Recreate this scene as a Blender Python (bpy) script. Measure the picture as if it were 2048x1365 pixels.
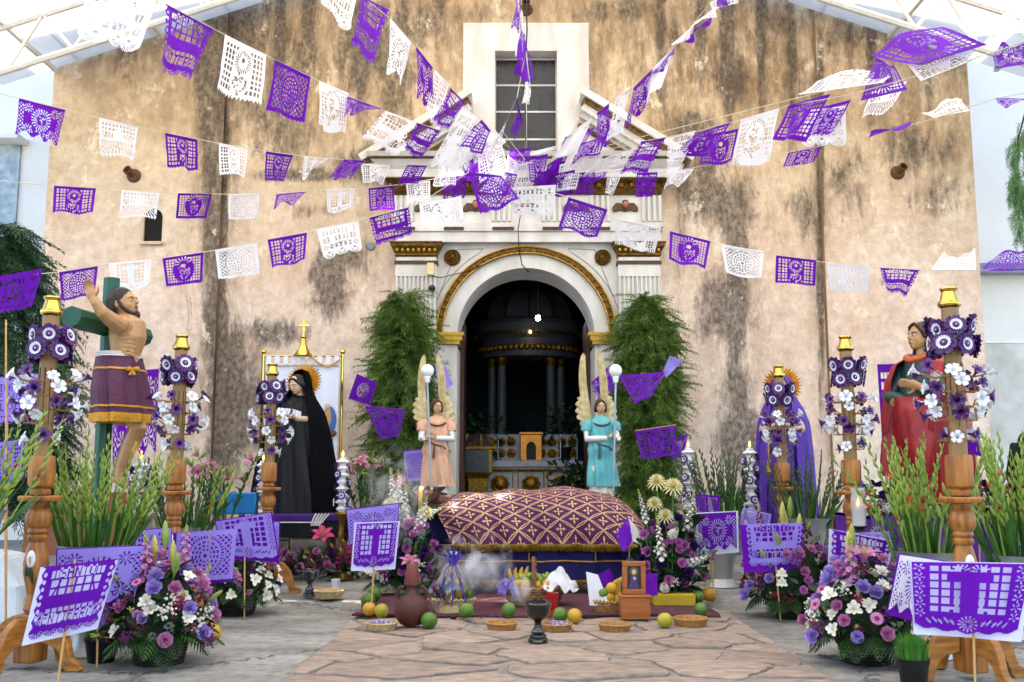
import bpy, math, random
import numpy as np
from mathutils import Vector, Matrix, Euler, Quaternion
random.seed(7); RNG = np.random.default_rng(7)
PI = math.pi; R = math.radians
for o in list(bpy.data.objects): bpy.data.objects.remove(o)
S = bpy.context.scene
COL = S.collection

# ---------------------------------------------------------------- camera
PITCH = R(7.6); CAMZ = 1.1; FPX = 1991.1
cd = bpy.data.cameras.new('camera'); cam = bpy.data.objects.new('camera', cd); COL.objects.link(cam)
cd.lens = 35; cd.sensor_width = 36; cd.clip_end = 500; cd.clip_start = 0.05
cam.location = (0, 0, CAMZ); cam.rotation_euler = (PI/2 + PITCH, 0, 0)
S.camera = cam
# ---------------------------------------------------------------- sky, sun, exposure
SUN_EL, SUN_AZ = R(60), R(0)
w = bpy.data.worlds.new('World'); S.world = w; w.use_nodes = True
nt = w.node_tree; nt.nodes.clear()
sky = nt.nodes.new('ShaderNodeTexSky'); sky.sky_type = 'NISHITA'; sky.sun_disc = False
sky.sun_elevation = SUN_EL; sky.sun_rotation = SUN_AZ
bg = nt.nodes.new('ShaderNodeBackground'); bg.inputs[1].default_value = 0.15
out = nt.nodes.new('ShaderNodeOutputWorld')
nt.links.new(sky.outputs[0], bg.inputs[0]); nt.links.new(bg.outputs[0], out.inputs[0])
sl = bpy.data.lights.new('sun', 'SUN'); sl.energy = 4.5; sl.angle = R(0.5); sl.color = (1, .94, .85)
so = bpy.data.objects.new('sun', sl); COL.objects.link(so)
sdir = Vector((math.sin(SUN_AZ)*math.cos(SUN_EL), math.cos(SUN_AZ)*math.cos(SUN_EL), math.sin(SUN_EL)))
so.rotation_euler = sdir.to_track_quat('Z', 'Y').to_euler(); so.location = (0, 0, 20)
vs = S.view_settings; vs.view_transform = 'Standard'; vs.look = 'None'; vs.gamma = 1; vs.use_curve_mapping = False
vs.exposure = 2.0
S.cycles.max_bounces = 7; S.cycles.transparent_max_bounces = 12
S.cycles.use_denoising = True

# ---------------------------------------------------------------- pixel helpers (2048 x 1365 photograph)
def At(px, py, Y):
    u = (px-1024)/FPX; v = (682.5-py)/FPX
    dy = math.cos(PITCH) - v*math.sin(PITCH); dz = math.sin(PITCH) + v*math.cos(PITCH)
    t = Y/dy
    return Vector((u*t, Y, CAMZ + dz*t))
def G(px, py, z=0.0):
    u = (px-1024)/FPX; v = (682.5-py)/FPX
    dy = math.cos(PITCH) - v*math.sin(PITCH); dz = math.sin(PITCH) + v*math.cos(PITCH)
    t = (z-CAMZ)/dz
    return Vector((u*t, dy*t, z))
def lerp(a, b, t): return a + (b-a)*t

# ---------------------------------------------------------------- mesh builder
class MB:
    def __init__(s): s.v = []; s.f = []; s.m = []; s.mat = 0
    def add(s, vs, fs, M=None):
        o = len(s.v)
        if M is not None: vs = [M @ Vector(p) for p in vs]
        s.v.extend([tuple(p) for p in vs])
        s.f.extend([tuple(i+o for i in f) for f in fs]); s.m.extend([s.mat]*len(fs))
        return s
    def box(s, x0, x1, y0, y1, z0, z1, M=None):
        v = [(x, y, z) for z in (z0, z1) for y in (y0, y1) for x in (x0, x1)]
        return s.add(v, [(0,2,3,1),(4,5,7,6),(0,1,5,4),(2,6,7,3),(0,4,6,2),(1,3,7,5)], M)
    def lathe(s, prof, n=24, o=(0,0,0), M=None, sx=1, sy=1, wob=None, caps=True):
        vs = []; fs = []; k = len(prof)
        for (r, z) in prof:
            for j in range(n):
                a = 2*PI*j/n; rr = r*(wob(a, z) if wob else 1)
                vs.append((o[0]+rr*math.cos(a)*sx, o[1]+rr*math.sin(a)*sy, o[2]+z))
        for i in range(k-1):
            for j in range(n):
                fs.append((i*n+j, i*n+(j+1)%n, (i+1)*n+(j+1)%n, (i+1)*n+j))
        if caps:
            fs.append(tuple(range(n-1, -1, -1))); fs.append(tuple((k-1)*n+j for j in range(n)))
        return s.add(vs, fs, M)
    def tube(s, pts, r, n=8, M=None, caps=True, flat=1.0):
        pts = [Vector(p) for p in pts]; k = len(pts)
        rs = r if isinstance(r, (list, tuple)) else [r]*k
        vs = []; fs = []; up = None
        for i in range(k):
            d = (pts[min(i+1, k-1)] - pts[max(i-1, 0)])
            d = d.normalized() if d.length > 1e-9 else Vector((0,0,1))
            if up is None:
                up = Vector((0,0,1)) if abs(d.z) < .9 else Vector((1,0,0))
            a = d.cross(up)
            if a.length < 1e-6: a = d.orthogonal()
            a.normalize(); b = a.cross(d).normalized(); up = b
            for j in range(n):
                t = 2*PI*j/n
                vs.append(pts[i] + a*math.cos(t)*rs[i] + b*math.sin(t)*rs[i]*flat)
        for i in range(k-1):
            for j in range(n):
                fs.append((i*n+j, i*n+(j+1)%n, (i+1)*n+(j+1)%n, (i+1)*n+j))
        if caps:
            fs.append(tuple(range(n-1, -1, -1))); fs.append(tuple((k-1)*n+j for j in range(n)))
        return s.add(vs, fs, M)
    def loft(s, rings, caps=True, closed=True, M=None):
        n = len(rings[0]); k = len(rings); vs = [p for r in rings for p in r]; fs = []
        for i in range(k-1):
            for j in range(n if closed else n-1):
                fs.append((i*n+j, i*n+(j+1)%n, (i+1)*n+(j+1)%n, (i+1)*n+j))
        if caps and closed:
            fs.append(tuple(range(n-1, -1, -1))); fs.append(tuple((k-1)*n+j for j in range(n)))
        return s.add(vs, fs, M)
    def ball(s, c, r, n=14, m=8, M=None):
        r = r if isinstance(r, (tuple, list)) else (r, r, r)
        vs = [(c[0], c[1], c[2]-r[2])]; fs = []
        for i in range(1, m):
            p = PI*i/m
            for j in range(n):
                a = 2*PI*j/n
                vs.append((c[0]+r[0]*math.sin(p)*math.cos(a), c[1]+r[1]*math.sin(p)*math.sin(a), c[2]-r[2]*math.cos(p)))
        vs.append((c[0], c[1], c[2]+r[2])); e = len(vs)-1
        for j in range(n):
            fs.append((0, 1+(j+1)%n, 1+j)); fs.append((e, 1+(m-2)*n+j, 1+(m-2)*n+(j+1)%n))
        for i in range(m-2):
            for j in range(n):
                fs.append((1+i*n+j, 1+i*n+(j+1)%n, 1+(i+1)*n+(j+1)%n, 1+(i+1)*n+j))
        return s.add(vs, fs, M)
    def prism(s, poly, y0, y1, M=None):            # polygon in x,z (counter-clockwise seen from -y)
        n = len(poly)
        vs = [(x, y0, z) for x, z in poly] + [(x, y1, z) for x, z in poly]
        fs = [tuple(range(n)), tuple(range(2*n-1, n-1, -1))]
        fs += [(i, n+i, n+(i+1)%n, (i+1)%n) for i in range(n)]
        return s.add(vs, fs, M)
    def grid(s, P, closed=False, M=None):
        nu = len(P); nv = len(P[0]); fs = []
        for i in range(nu-1):
            for j in range(nv-1):
                fs.append((i*nv+j, (i+1)*nv+j, (i+1)*nv+j+1, i*nv+j+1))
        return s.add([p for r in P for p in r], fs, M)
    def mesh(s, mats, smooth=40):
        me = bpy.data.meshes.new('m'); me.from_pydata(s.v, [], s.f)
        for m in (mats if isinstance(mats, (list, tuple)) else [mats]): me.materials.append(m)
        if len(me.materials) > 1: me.polygons.foreach_set('material_index', s.m)
        if smooth:
            me.shade_smooth()
            if smooth < 180: me.set_sharp_from_angle(angle=R(smooth))
        me.update(); return me
    def build(s, name, mats, parent=None, smooth=40, loc=None, rot=None, bevel=0, seg=2):
        return link(name, s.mesh(mats, smooth), parent, loc, rot, bevel, seg)

def link(name, me, parent=None, loc=None, rot=None, bevel=0, seg=2):
    o = bpy.data.objects.new(name, me); COL.objects.link(o)
    if me.name == 'm' or me.name.startswith('m.'): me.name = name
    if parent is not None: o.parent = parent
    if loc is not None: o.location = loc
    if rot is not None: o.rotation_euler = rot
    if bevel:
        b = o.modifiers.new('b', 'BEVEL'); b.width = bevel; b.segments = seg; b.limit_method = 'ANGLE'; b.angle_limit = R(40)
        b.harden_normals = False
    return o
def tag(o, label=None, cat=None, group=None, kind=None):
    if label: o['label'] = label
    if cat: o['category'] = cat
    if group: o['group'] = group
    if kind: o['kind'] = kind
    return o
def thing(name, label, cat, loc=(0,0,0), rz=0, group=None):
    o = bpy.data.objects.new(name, None); COL.objects.link(o); o.empty_display_size = .1
    o.location = loc; o.rotation_euler = (0, 0, rz); return tag(o, label, cat, group)
def fused(mb, voxel, mats, it=3, fac=.5):
    """union of overlapping closed shapes as one continuous smooth mesh"""
    o = bpy.data.objects.new('t', mb.mesh(mats, 0)); COL.objects.link(o)
    r = o.modifiers.new('r', 'REMESH'); r.mode = 'VOXEL'; r.voxel_size = voxel; r.use_smooth_shade = True
    if it:
        q = o.modifiers.new('s', 'SMOOTH'); q.factor = fac; q.iterations = it
    dg = bpy.context.evaluated_depsgraph_get(); dg.update()
    me = bpy.data.meshes.new_from_object(o.evaluated_get(dg), depsgraph=dg)
    bpy.data.objects.remove(o); me.name = 'm'
    for p in me.polygons: p.use_smooth = True
    return me
def TM(loc=(0,0,0), rot=(0,0,0), sc=1):
    sc = sc if isinstance(sc, (tuple, list)) else (sc, sc, sc)
    return Matrix.Translation(Vector(loc)) @ Euler(rot).to_matrix().to_4x4() @ Matrix.Diagonal((*sc, 1))
def align(loc, d, roll=0, sc=1):
    """matrix taking local +Z to direction d"""
    q = Vector(d).normalized().to_track_quat('Z', 'Y')
    return Matrix.Translation(Vector(loc)) @ q.to_matrix().to_4x4() @ Matrix.Rotation(roll, 4, 'Z') @ Matrix.Diagonal((sc, sc, sc, 1))

# ---------------------------------------------------------------- materials
def hexc(h):
    h = h.lstrip('#'); c = [int(h[i:i+2], 16)/255 for i in (0, 2, 4)]
    return tuple((x/12.92 if x <= .04045 else ((x+.055)/1.055)**2.4) for x in c)
def N(nt, t, **k):
    n = nt.nodes.new(t)
    for a, b in k.items(): setattr(n, a, b)
    return n
MATS = {}
def mat(name, col, rough=.6, metal=0.0, var=.12, scale=8, bump=0.0, bscale=80, trans=0.0, rnd=0.0, island=0.0, spec=.4, coat=0.0, col2=None, stretch=None, emit=0, detail=5, alpha=1):
    if name in MATS: return MATS[name]
    m = bpy.data.materials.new(name); m.use_nodes = True; nt = m.node_tree; L = nt.links.new
    b = nt.nodes['Principled BSDF']; out = nt.nodes['Material Output']
    c = hexc(col) if isinstance(col, str) else col
    tc = N(nt, 'ShaderNodeTexCoord'); mp = N(nt, 'ShaderNodeMapping')
    L(tc.outputs['Object'], mp.inputs[0])
    if stretch: mp.inputs['Scale'].default_value = stretch
    nz = N(nt, 'ShaderNodeTexNoise'); nz.inputs['Scale'].default_value = scale; nz.inputs['Detail'].default_value = detail
    L(mp.outputs[0], nz.inputs['Vector'])
    rp = N(nt, 'ShaderNodeValToRGB'); rp.color_ramp.elements[0].position = .3; rp.color_ramp.elements[1].position = .7
    lo = tuple(x*(1-var) for x in c) if col2 is None else (hexc(col2) if isinstance(col2, str) else col2)
    hi = tuple(min(1, x*(1+var)) for x in c) if col2 is None else c
    rp.color_ramp.elements[0].color = (*lo, 1); rp.color_ramp.elements[1].color = (*hi, 1)
    L(nz.outputs[0], rp.inputs[0]); src = rp.outputs[0]
    if rnd or island:
        hs = N(nt, 'ShaderNodeHueSaturation'); mr = N(nt, 'ShaderNodeMapRange')
        k = max(rnd, island); mr.inputs[3].default_value = 1-k; mr.inputs[4].default_value = 1+k
        if island: g = N(nt, 'ShaderNodeNewGeometry'); L(g.outputs['Random Per Island'], mr.inputs[0])
        else: g = N(nt, 'ShaderNodeObjectInfo'); L(g.outputs['Random'], mr.inputs[0])
        L(mr.outputs[0], hs.inputs['Value']); L(src, hs.inputs['Color']); src = hs.outputs[0]
    L(src, b.inputs['Base Color'])
    b.inputs['Roughness'].default_value = rough; b.inputs['Metallic'].default_value = metal
    b.inputs['Specular IOR Level'].default_value = spec; b.inputs['Coat Weight'].default_value = coat
    b.inputs['Alpha'].default_value = alpha
    if bump:
        bn = N(nt, 'ShaderNodeTexNoise'); bn.inputs['Scale'].default_value = bscale; bn.inputs['Detail'].default_value = 8; bn.inputs['Roughness'].default_value = .6
        L(mp.outputs[0], bn.inputs['Vector'])
        bp = N(nt, 'ShaderNodeBump'); bp.inputs['Strength'].default_value = bump; bp.inputs['Distance'].default_value = .02
        L(bn.outputs[0], bp.inputs['Height']); L(bp.outputs[0], b.inputs['Normal'])
    if emit:
        b.inputs['Emission Color'].default_value = (*c, 1); b.inputs['Emission Strength'].default_value = emit
    if trans:
        t = N(nt, 'ShaderNodeBsdfTranslucent'); L(src, t.inputs[0]); mx = N(nt, 'ShaderNodeMixShader'); mx.inputs[0].default_value = trans
        L(b.outputs[0], mx.inputs[1]); L(t.outputs[0], mx.inputs[2]); L(mx.outputs[0], out.inputs[0])
    MATS[name] = m; return m
def nodes_of(m):
    return m.node_tree, m.node_tree.links.new, m.node_tree.nodes['Principled BSDF']

PURPLE = mat('purple_paper', '#6a10ac', .6, trans=.4, var=.12, scale=5, rnd=.14, spec=.15)
LILAC = mat('lilac_paper', '#9a86dc', .6, trans=.25, var=.07, scale=4, rnd=.05, spec=.2)
WHITEP = mat('white_paper', '#e9e7ea', .6, trans=.35, var=.03, scale=3, rnd=.04)
BACKP = mat('backing_paper', '#dcdcf0', .7, trans=.2, var=.03)
CORD = mat('cord', '#cfc7ad', .8)
WHITEPAINT = mat('white_paint', '#dedad6', .75, var=.1, scale=2.2, stretch=(2, 2, .6), bump=.25, bscale=24, detail=11, col2='#c3bdb4')
GOLD = mat('gold_leaf', '#b08a3a', .32, .85, var=.3, scale=14, bump=.25, bscale=60)
BRASS = mat('polished_brass', '#d8b45a', .16, 1.0, var=.08)
GILT = mat('antique_gilt', '#7d5a1c', .38, .55, var=.4, scale=18, bump=.4, bscale=70, col2='#3a2208')
BROWNTRIM = mat('brown_trim', '#4a2a12', .5, .1, var=.3)
WOOD = mat('varnished_wood', '#b3752f', .42, var=.2, scale=7, stretch=(5, 5, .5), col2='#6f3c16', coat=.08, bump=.2, bscale=30, rnd=.1, detail=9)
PLYWOOD = mat('varnished_plywood', '#b87c36', .45, var=.2, scale=4, stretch=(1.5, 1.5, 10), col2='#74431a', coat=.06, rnd=.08, detail=9)
WAX = mat('tan_wax', '#8f6c3c', .45, var=.08, scale=3, spec=.5)
GROOVE = mat('dark_groove', '#3c2510', .6)
AWHITE = mat('white_foam', '#e6e6ea', .5, trans=.15, var=.04)
APURPLE = mat('plum_foam', '#4a1d63', .4, var=.2, scale=30, rnd=.2)
BLACK = mat('black_plastic', '#0d0d0f', .35, var=.2)
SKIN = mat('painted_skin', '#b08558', .42, var=.12, scale=10, spec=.5)
PALESKIN = mat('pale_painted_skin', '#cda98a', .4, var=.06, scale=12, spec=.5)
HAIRD = mat('dark_hair_paint', '#22140d', .5, var=.3, scale=40, bump=.5, bscale=90)
EYEW = mat('eye_white', '#d8d4cc', .3); DARK = mat('eye_dark', '#120a06', .3); LIP = mat('lip_paint', '#94392f', .4)
LEAF = mat('leaf_green', '#35601f', .45, var=.35, scale=12, trans=.25, island=.25)
DLEAF = mat('dark_leaf', '#1c3a17', .45, var=.35, scale=12, trans=.15, island=.3)
STEM = mat('stem_green', '#6d8f35', .5, var=.25, scale=8, trans=.1, rnd=.1)

# ================================================================= SETTING
AX = 0.197      # axis of the doorway
YW = 14.0       # facade plane
# ---- ground
def ground_mat():
    m = mat('worn_concrete', '#8d8a84', .75, var=.0, scale=1.0)
    nt, L, b = nodes_of(m)
    tc = N(nt, 'ShaderNodeTexCoord')
    n1 = N(nt, 'ShaderNodeTexNoise'); n1.inputs['Scale'].default_value = .9; n1.inputs['Detail'].default_value = 9; n1.inputs['Roughness'].default_value = .65
    n2 = N(nt, 'ShaderNodeTexNoise'); n2.inputs['Scale'].default_value = 14; n2.inputs['Detail'].default_value = 8
    mp = N(nt, 'ShaderNodeMapping'); mp.inputs['Scale'].default_value = (1, 2.2, 1)
    L(tc.outputs['Object'], mp.inputs[0]); L(mp.outputs[0], n1.inputs['Vector']); L(tc.outputs['Object'], n2.inputs['Vector'])
    r1 = N(nt, 'ShaderNodeValToRGB'); r1.color_ramp.elements[0].position = .32; r1.color_ramp.elements[1].position = .72
    r1.color_ramp.elements[0].color = (*hexc('#5f5b55'), 1); r1.color_ramp.elements[1].color = (*hexc('#a7a49d'), 1)
    r2 = N(nt, 'ShaderNodeValToRGB'); r2.color_ramp.elements[0].position = .35; r2.color_ramp.elements[1].position = .6
    r2.color_ramp.elements[0].color = (.55, .55, .55, 1); r2.color_ramp.elements[1].color = (1, 1, 1, 1)
    mx = N(nt, 'ShaderNodeMix', data_type='RGBA', blend_type='MULTIPLY'); mx.inputs[0].default_value = .7
    L(n1.outputs[0], r1.inputs[0]); L(n2.outputs[0], r2.inputs[0]); L(r1.outputs[0], mx.inputs[6]); L(r2.outputs[0], mx.inputs[7])
    # hairline cracks
    vo = N(nt, 'ShaderNodeTexVoronoi', feature='DISTANCE_TO_EDGE'); vo.inputs['Scale'].default_value = .55
    wp = N(nt, 'ShaderNodeMixRGB'); wp.inputs[0].default_value = .25; L(tc.outputs['Object'], wp.inputs[1]); L(n2.outputs[1], wp.inputs[2])
    L(wp.outputs[0], vo.inputs['Vector'])
    cr = N(nt, 'ShaderNodeMath', operation='LESS_THAN'); cr.inputs[1].default_value = .006; L(vo.outputs[0], cr.inputs[0])
    m2 = N(nt, 'ShaderNodeMix', data_type='RGBA'); L(cr.outputs[0], m2.inputs[0]); L(mx.outputs[2], m2.inputs[6]); m2.inputs[7].default_value = (.05, .047, .04, 1)
    L(m2.outputs[2], b.inputs['Base Color'])
    bp = N(nt, 'ShaderNodeBump'); bp.inputs['Strength'].default_value = .35; bp.inputs['Distance'].default_value = .01
    L(n2.outputs[0], bp.inputs['Height']); L(bp.outputs[0], b.inputs['Normal'])
    return m
CONC = ground_mat()
gm = MB(); xs = [-200, -40, -12] + [x*1.0 for x in range(-9, 10)] + [12, 40, 200]; ys = [-200, -40, -8] + [y*1.0 for y in range(-3, 15)] + [24, 60, 250]
gm.grid([[(x, y, 0) for y in ys] for x in xs])
tag(gm.build('ground', CONC, smooth=0), kind='structure')
# ---- flagstone path: mortar bed and single stones
MORTAR = mat('grey_mortar', '#8a8076', .9, var=.3, scale=14, bump=1, bscale=50)
STONE = mat('pink_sandstone', '#a8917e', .85, var=.2, scale=9, bump=1, bscale=14, rnd=.16, col2='#756b63', stretch=(1, 2.4, 1), detail=12)
path = MB()
PL = lambda Y: AX-1.42+.03*math.sin(Y*3); PR = lambda Y: AX+1.52+.03*math.sin(Y*2.3+1)
yy = np.linspace(2.4, 8.3, 24)
path.grid([[(PL(y), y, .004) for y in yy], [(PR(y), y, .004) for y in yy]][::-1])
pth = tag(path.build('flagstone_path', MORTAR, smooth=0), kind='structure')
def clip(poly, p, n):
    out = []
    for i in range(len(poly)):
        a = poly[i]; b = poly[(i+1) % len(poly)]
        da = (a[0]-p[0])*n[0]+(a[1]-p[1])*n[1]; db = (b[0]-p[0])*n[0]+(b[1]-p[1])*n[1]
        if da <= 0: out.append(a)
        if da*db < 0:
            t = da/(da-db); out.append((a[0]+(b[0]-a[0])*t, a[1]+(b[1]-a[1])*t))
    return out
rs = random.Random(21)
sites = []
for i in range(7):
    for j in range(15):
        if rs.random() < .12: continue
        sites.append((AX-1.35+i*.46+rs.uniform(-.21, .21)+(j % 2)*.2, 2.6+j*.39+rs.uniform(-.17, .17)))
for k, s0 in enumerate(sites):
    y0, y1 = 2.42, 8.28
    poly = [(AX-1.40, y0), (AX+1.50, y0), (AX+1.50, y1), (AX-1.40, y1)]
    for q, s1 in enumerate(sites):
        if q == k: continue
        dx, dy = s1[0]-s0[0], s1[1]-s0[1]; d = math.hypot(dx, dy)
        if d > 2: continue
        nx_, ny_ = dx*.62, dy*1.25; nl = math.hypot(nx_, ny_); sh = ((min(k, q)*37+max(k, q)*91) % 100/100-.5)*.22; sh = sh if k < q else -sh
        g = (.5+sh)*d; gp = .004+.016*((min(k, q)*13+max(k, q)*7) % 10)/10; ro = ((min(k, q)*53+max(k, q)*29) % 100/100-.5)*.5
        ca, sa = math.cos(ro), math.sin(ro); nx_, ny_ = nx_/nl, ny_/nl; nx_, ny_ = nx_*ca-ny_*sa, nx_*sa+ny_*ca
        poly = clip(poly, (s0[0]+dx/d*g-nx_*gp, s0[1]+dy/d*g-ny_*gp), (nx_, ny_))
        if len(poly) < 3: break
    if len(poly) < 3: continue
    # roughen the outline
    cx = sum(p[0] for p in poly)/len(poly); cy = sum(p[1] for p in poly)/len(poly); ring = []
    for i in range(len(poly)):
        a = poly[i]; b = poly[(i+1) % len(poly)]; n = max(1, int(math.hypot(b[0]-a[0], b[1]-a[1])/.05))
        for q in range(n):
            t = q/n; x, y = lerp(a[0], b[0], t), lerp(a[1], b[1], t)
            f = 1-rs.uniform(0, .085)-(.015 if q == 0 else 0); ring.append((cx+(x-cx)*f, cy+(y-cy)*f))
    h = rs.uniform(.012, .024); m = len(ring); tl = (rs.uniform(-.012, .012), rs.uniform(-.012, .012))
    vs = [(x, y, .002) for x, y in ring] + [(x, y, h*.75) for x, y in ring] + [(cx+(x-cx)*.965, cy+(y-cy)*.965, h+tl[0]*(x-cx)+tl[1]*(y-cy)) for x, y in ring] + [(cx, cy, h)]
    fs = [(r*m+i, r*m+(i+1) % m, (r+1)*m+(i+1) % m, (r+1)*m+i) for r in (0, 1) for i in range(m)] + [(2*m+i, 2*m+(i+1) % m, 3*m) for i in range(m)]
    mb = MB(); mb.add(vs, fs); mb.build('flagstone', STONE, pth, smooth=30)

# ---- facade wall material: ochre plaster with painted stain mask (attribute) broken up by noise
def plaster():
    m = mat('weathered_plaster', '#c9a06c', .85, var=0)
    nt, L, b = nodes_of(m)
    tc = N(nt, 'ShaderNodeTexCoord'); at = N(nt, 'ShaderNodeAttribute', attribute_name='stain')
    sp = N(nt, 'ShaderNodeSeparateColor'); L(at.outputs['Color'], sp.inputs[0])
    def noise(scale, detail, sc=(1, 1, 1), rough=.6, dist=0):
        mp = N(nt, 'ShaderNodeMapping'); mp.inputs['Scale'].default_value = sc; L(tc.outputs['Object'], mp.inputs[0])
        n = N(nt, 'ShaderNodeTexNoise'); n.inputs['Scale'].default_value = scale; n.inputs['Detail'].default_value = detail; n.inputs['Roughness'].default_value = rough; n.inputs['Distortion'].default_value = dist
        L(mp.outputs[0], n.inputs['Vector']); return n.outputs[0]
    def ramp(v, a, b_, ca=(0,0,0), cb=(1,1,1)):
        r = N(nt, 'ShaderNodeValToRGB'); r.color_ramp.elements[0].position = a; r.color_ramp.elements[1].position = b_
        r.color_ramp.elements[0].color = (*ca, 1); r.color_ramp.elements[1].color = (*cb, 1); L(v, r.inputs[0]); return r.outputs[0]
    def math_(op, a, b_):
        n = N(nt, 'ShaderNodeMath', operation=op)
        for i, x in enumerate((a, b_)):
            if isinstance(x, (int, float)): n.inputs[i].default_value = x
            else: L(x, n.inputs[i])
        return n.outputs[0]
    def mix(f, a, b_, blend='MIX'):
        n = N(nt, 'ShaderNodeMix', data_type='RGBA', blend_type=blend)
        for k, x in ((0, f), (6, a), (7, b_)):
            if isinstance(x, (int, float)): n.inputs[k].default_value = x
            elif isinstance(x, tuple): n.inputs[k].default_value = (*x, 1)
            else: L(x, n.inputs[k])
        return n.outputs[2]
    ochre = ramp(noise(.8, 8), .3, .7, hexc('#c0a27e'), hexc('#dec8a6'))
    pink = ramp(noise(1.1, 8), .3, .7, hexc('#dcbda6'), hexc('#efdccb'))
    base = mix(sp.outputs['Blue'], ochre, pink)                                     # blue: how pink (lower wall)
    # fine mottling
    base = mix(.55, base, ramp(noise(7, 11, rough=.78), .38, .60, (.52, .46, .40), (1, 1, 1)), 'MULTIPLY')
    base = mix(ramp(noise(3.2, 10, rough=.75), .58, .66), base, hexc('#e8d4b8'))       # paler worn spots
    # brown wash (green channel)
    br = math_('MULTIPLY', sp.outputs['Green'], ramp(noise(2.4, 11, (1.4, 1, .42), .78), .42, .58))
    base = mix(math_('MULTIPLY', br, .95), base, ramp(noise(7, 8, (1.2, 1, .5)), .3, .7, hexc('#4a3622'), hexc('#8a6a42')))
    # black mould (red channel)
    bl = math_('ADD', sp.outputs['Red'], math_('MULTIPLY', math_('SUBTRACT', noise(3.6, 10, (1.5, 1, .5), .75, .5), .5), 1.7))
    blm = ramp(bl, .32, .66)
    blm = math_('MULTIPLY', blm, ramp(sp.outputs['Red'], .06, .25))
    fine = ramp(noise(14, 9, (1.2, 1, .8), .68), .28, .60)
    base = mix(math_('MULTIPLY', math_('MULTIPLY', blm, fine), .85), base, hexc('#211b16'))
    base = mix(math_('MULTIPLY', blm, .4), base, hexc('#5c5247'))
    pale = math_('MULTIPLY', ramp(noise(1.7, 10, (1, 1, .8), .72), .60, .63), ramp(noise(12, 6), .4, .5)); base = mix(math_('MULTIPLY', pale, .55), base, hexc('#efe0c8'))
    L(base, b.inputs['Base Color'])
    bp = N(nt, 'ShaderNodeBump'); bp.inputs['Strength'].default_value = .5; bp.inputs['Distance'].default_value = .025
    L(noise(6, 10, rough=.7), bp.inputs['Height']); L(bp.outputs[0], b.inputs['Normal'])
    return m
PLASTER = plaster()
# stains in photograph pixels: (px, py, half width, half height, strength) -> red (black mould) / green (brown wash)
MOULD = [(500,60,12,150,.62),(560,90,12,170,.6),(722,60,16,200,.62),(806,70,14,170,.58),(880,30,20,90,.45),(1322,70,13,190,.5),(1402,70,14,170,.5),(1522,70,13,180,.52),(1584,110,11,220,.5),(1742,90,13,180,.45),(1856,90,14,160,.45),(620,40,20,120,.5),(200,60,20,90,.35),(432,250,16,560,1.1),(446,420,7,520,1.0),(1642,430,6,420,.7),(415,120,30,160,.6),(430,300,20,480,.9),(434,600,16,420,.6),(475,80,80,150,.5),(560,240,80,100,.4),(520,60,130,100,.35),(250,110,30,60,.38),(350,40,60,40,.3),
 (455,700,50,60,.55),(460,800,45,110,.7),(470,880,60,60,.5),(545,665,70,28,.5),(660,560,38,70,.62),(690,510,50,45,.5),(640,600,40,30,.4),(735,330,60,35,.65),(790,120,40,160,.45),(720,90,60,110,.45),(860,60,60,60,.35),
 (1455,100,14,130,.75),(1462,150,36,60,.55),(1455,300,60,80,.3),(1390,260,60,50,.45),(1405,330,28,45,.55),(1420,400,60,60,.5),(1470,420,45,70,.52),(1475,560,22,150,.75),(1455,610,60,80,.5),(1440,650,60,60,.4),
 (1475,780,36,60,.48),(1480,880,45,70,.6),(1640,300,10,400,.45),(1610,420,30,60,.42),(1560,40,80,50,.35),(1700,60,100,60,.35),(1900,60,60,80,.4),(1600,180,60,80,.3),(1840,300,90,50,.38),(1700,360,50,80,.35),(1880,400,60,60,.32),(1780,560,50,30,.26),(1350,90,40,70,.3),(1240,20,120,30,.35),(930,30,80,25,.3),(640,420,60,20,.35),(600,120,40,60,.4),(330,500,30,200,.15),(505,800,30,130,.45),(1540,820,20,30,.4),(600,350,120,14,.5)]
WASH = [(650,130,330,190,.75),(1450,110,420,180,.85),(1850,200,200,190,.7),(430,400,45,500,.9),(1640,400,20,420,.7),(1480,450,80,330,.6),(250,90,200,110,.6),(700,500,120,140,.35),(1040,0,500,90,.6),(1360,430,14,240,.6),(460,820,90,200,.45),(1850,330,140,120,.45)]
def wall_sheet(x0, x1, z0, z1, Y, nx, nz, skip=None):
    """front plaster sheet as a grid with the stain attribute"""
    X = np.linspace(x0, x1, nx); Z = np.linspace(z0, z1, nz)
    vs = []; colr = []
    for z in Z:
        for x in X:
            vs.append((x, Y, z))
            d = Vector((x, Y, z-CAMZ)); cy = d.y*math.cos(PITCH)+d.z*math.sin(PITCH); cz = -d.y*math.sin(PITCH)+d.z*math.cos(PITCH)
            px = 1024+FPX*x/cy; py = 682.5-FPX*cz/cy
            r = 0; g = 0
            for (a, b_, w_, h_, s_) in MOULD:
                q = ((px-a)/w_)**2+((py-b_)/h_)**2
                if q < 9: r = max(r, s_*math.exp(-q*.7))
            for (a, b_, w_, h_, s_) in WASH:
                q = ((px-a)/w_)**2+((py-b_)/h_)**2
                if q < 9: g = max(g, s_*math.exp(-q*.7))
            pk = min(1, max(0, (py-250)/350))
            colr += [min(1, r*1.6), min(1, g*1.05), pk, 1]
    fs = []
    for i in range(nz-1):
        for j in range(nx-1):
            cx = (X[j]+X[j+1])/2; cz = (Z[i]+Z[i+1])/2
            if skip and skip(cx, cz): continue
            fs.append((i*nx+j, i*nx+j+1, (i+1)*nx+j+1, (i+1)*nx+j))
    me = bpy.data.meshes.new('m'); me.from_pydata(vs, [], fs); me.materials.append(PLASTER)
    ca = me.color_attributes.new('stain', 'FLOAT_COLOR', 'POINT'); ca.data.foreach_set('color', colr)
    me.update(); return me

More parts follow.
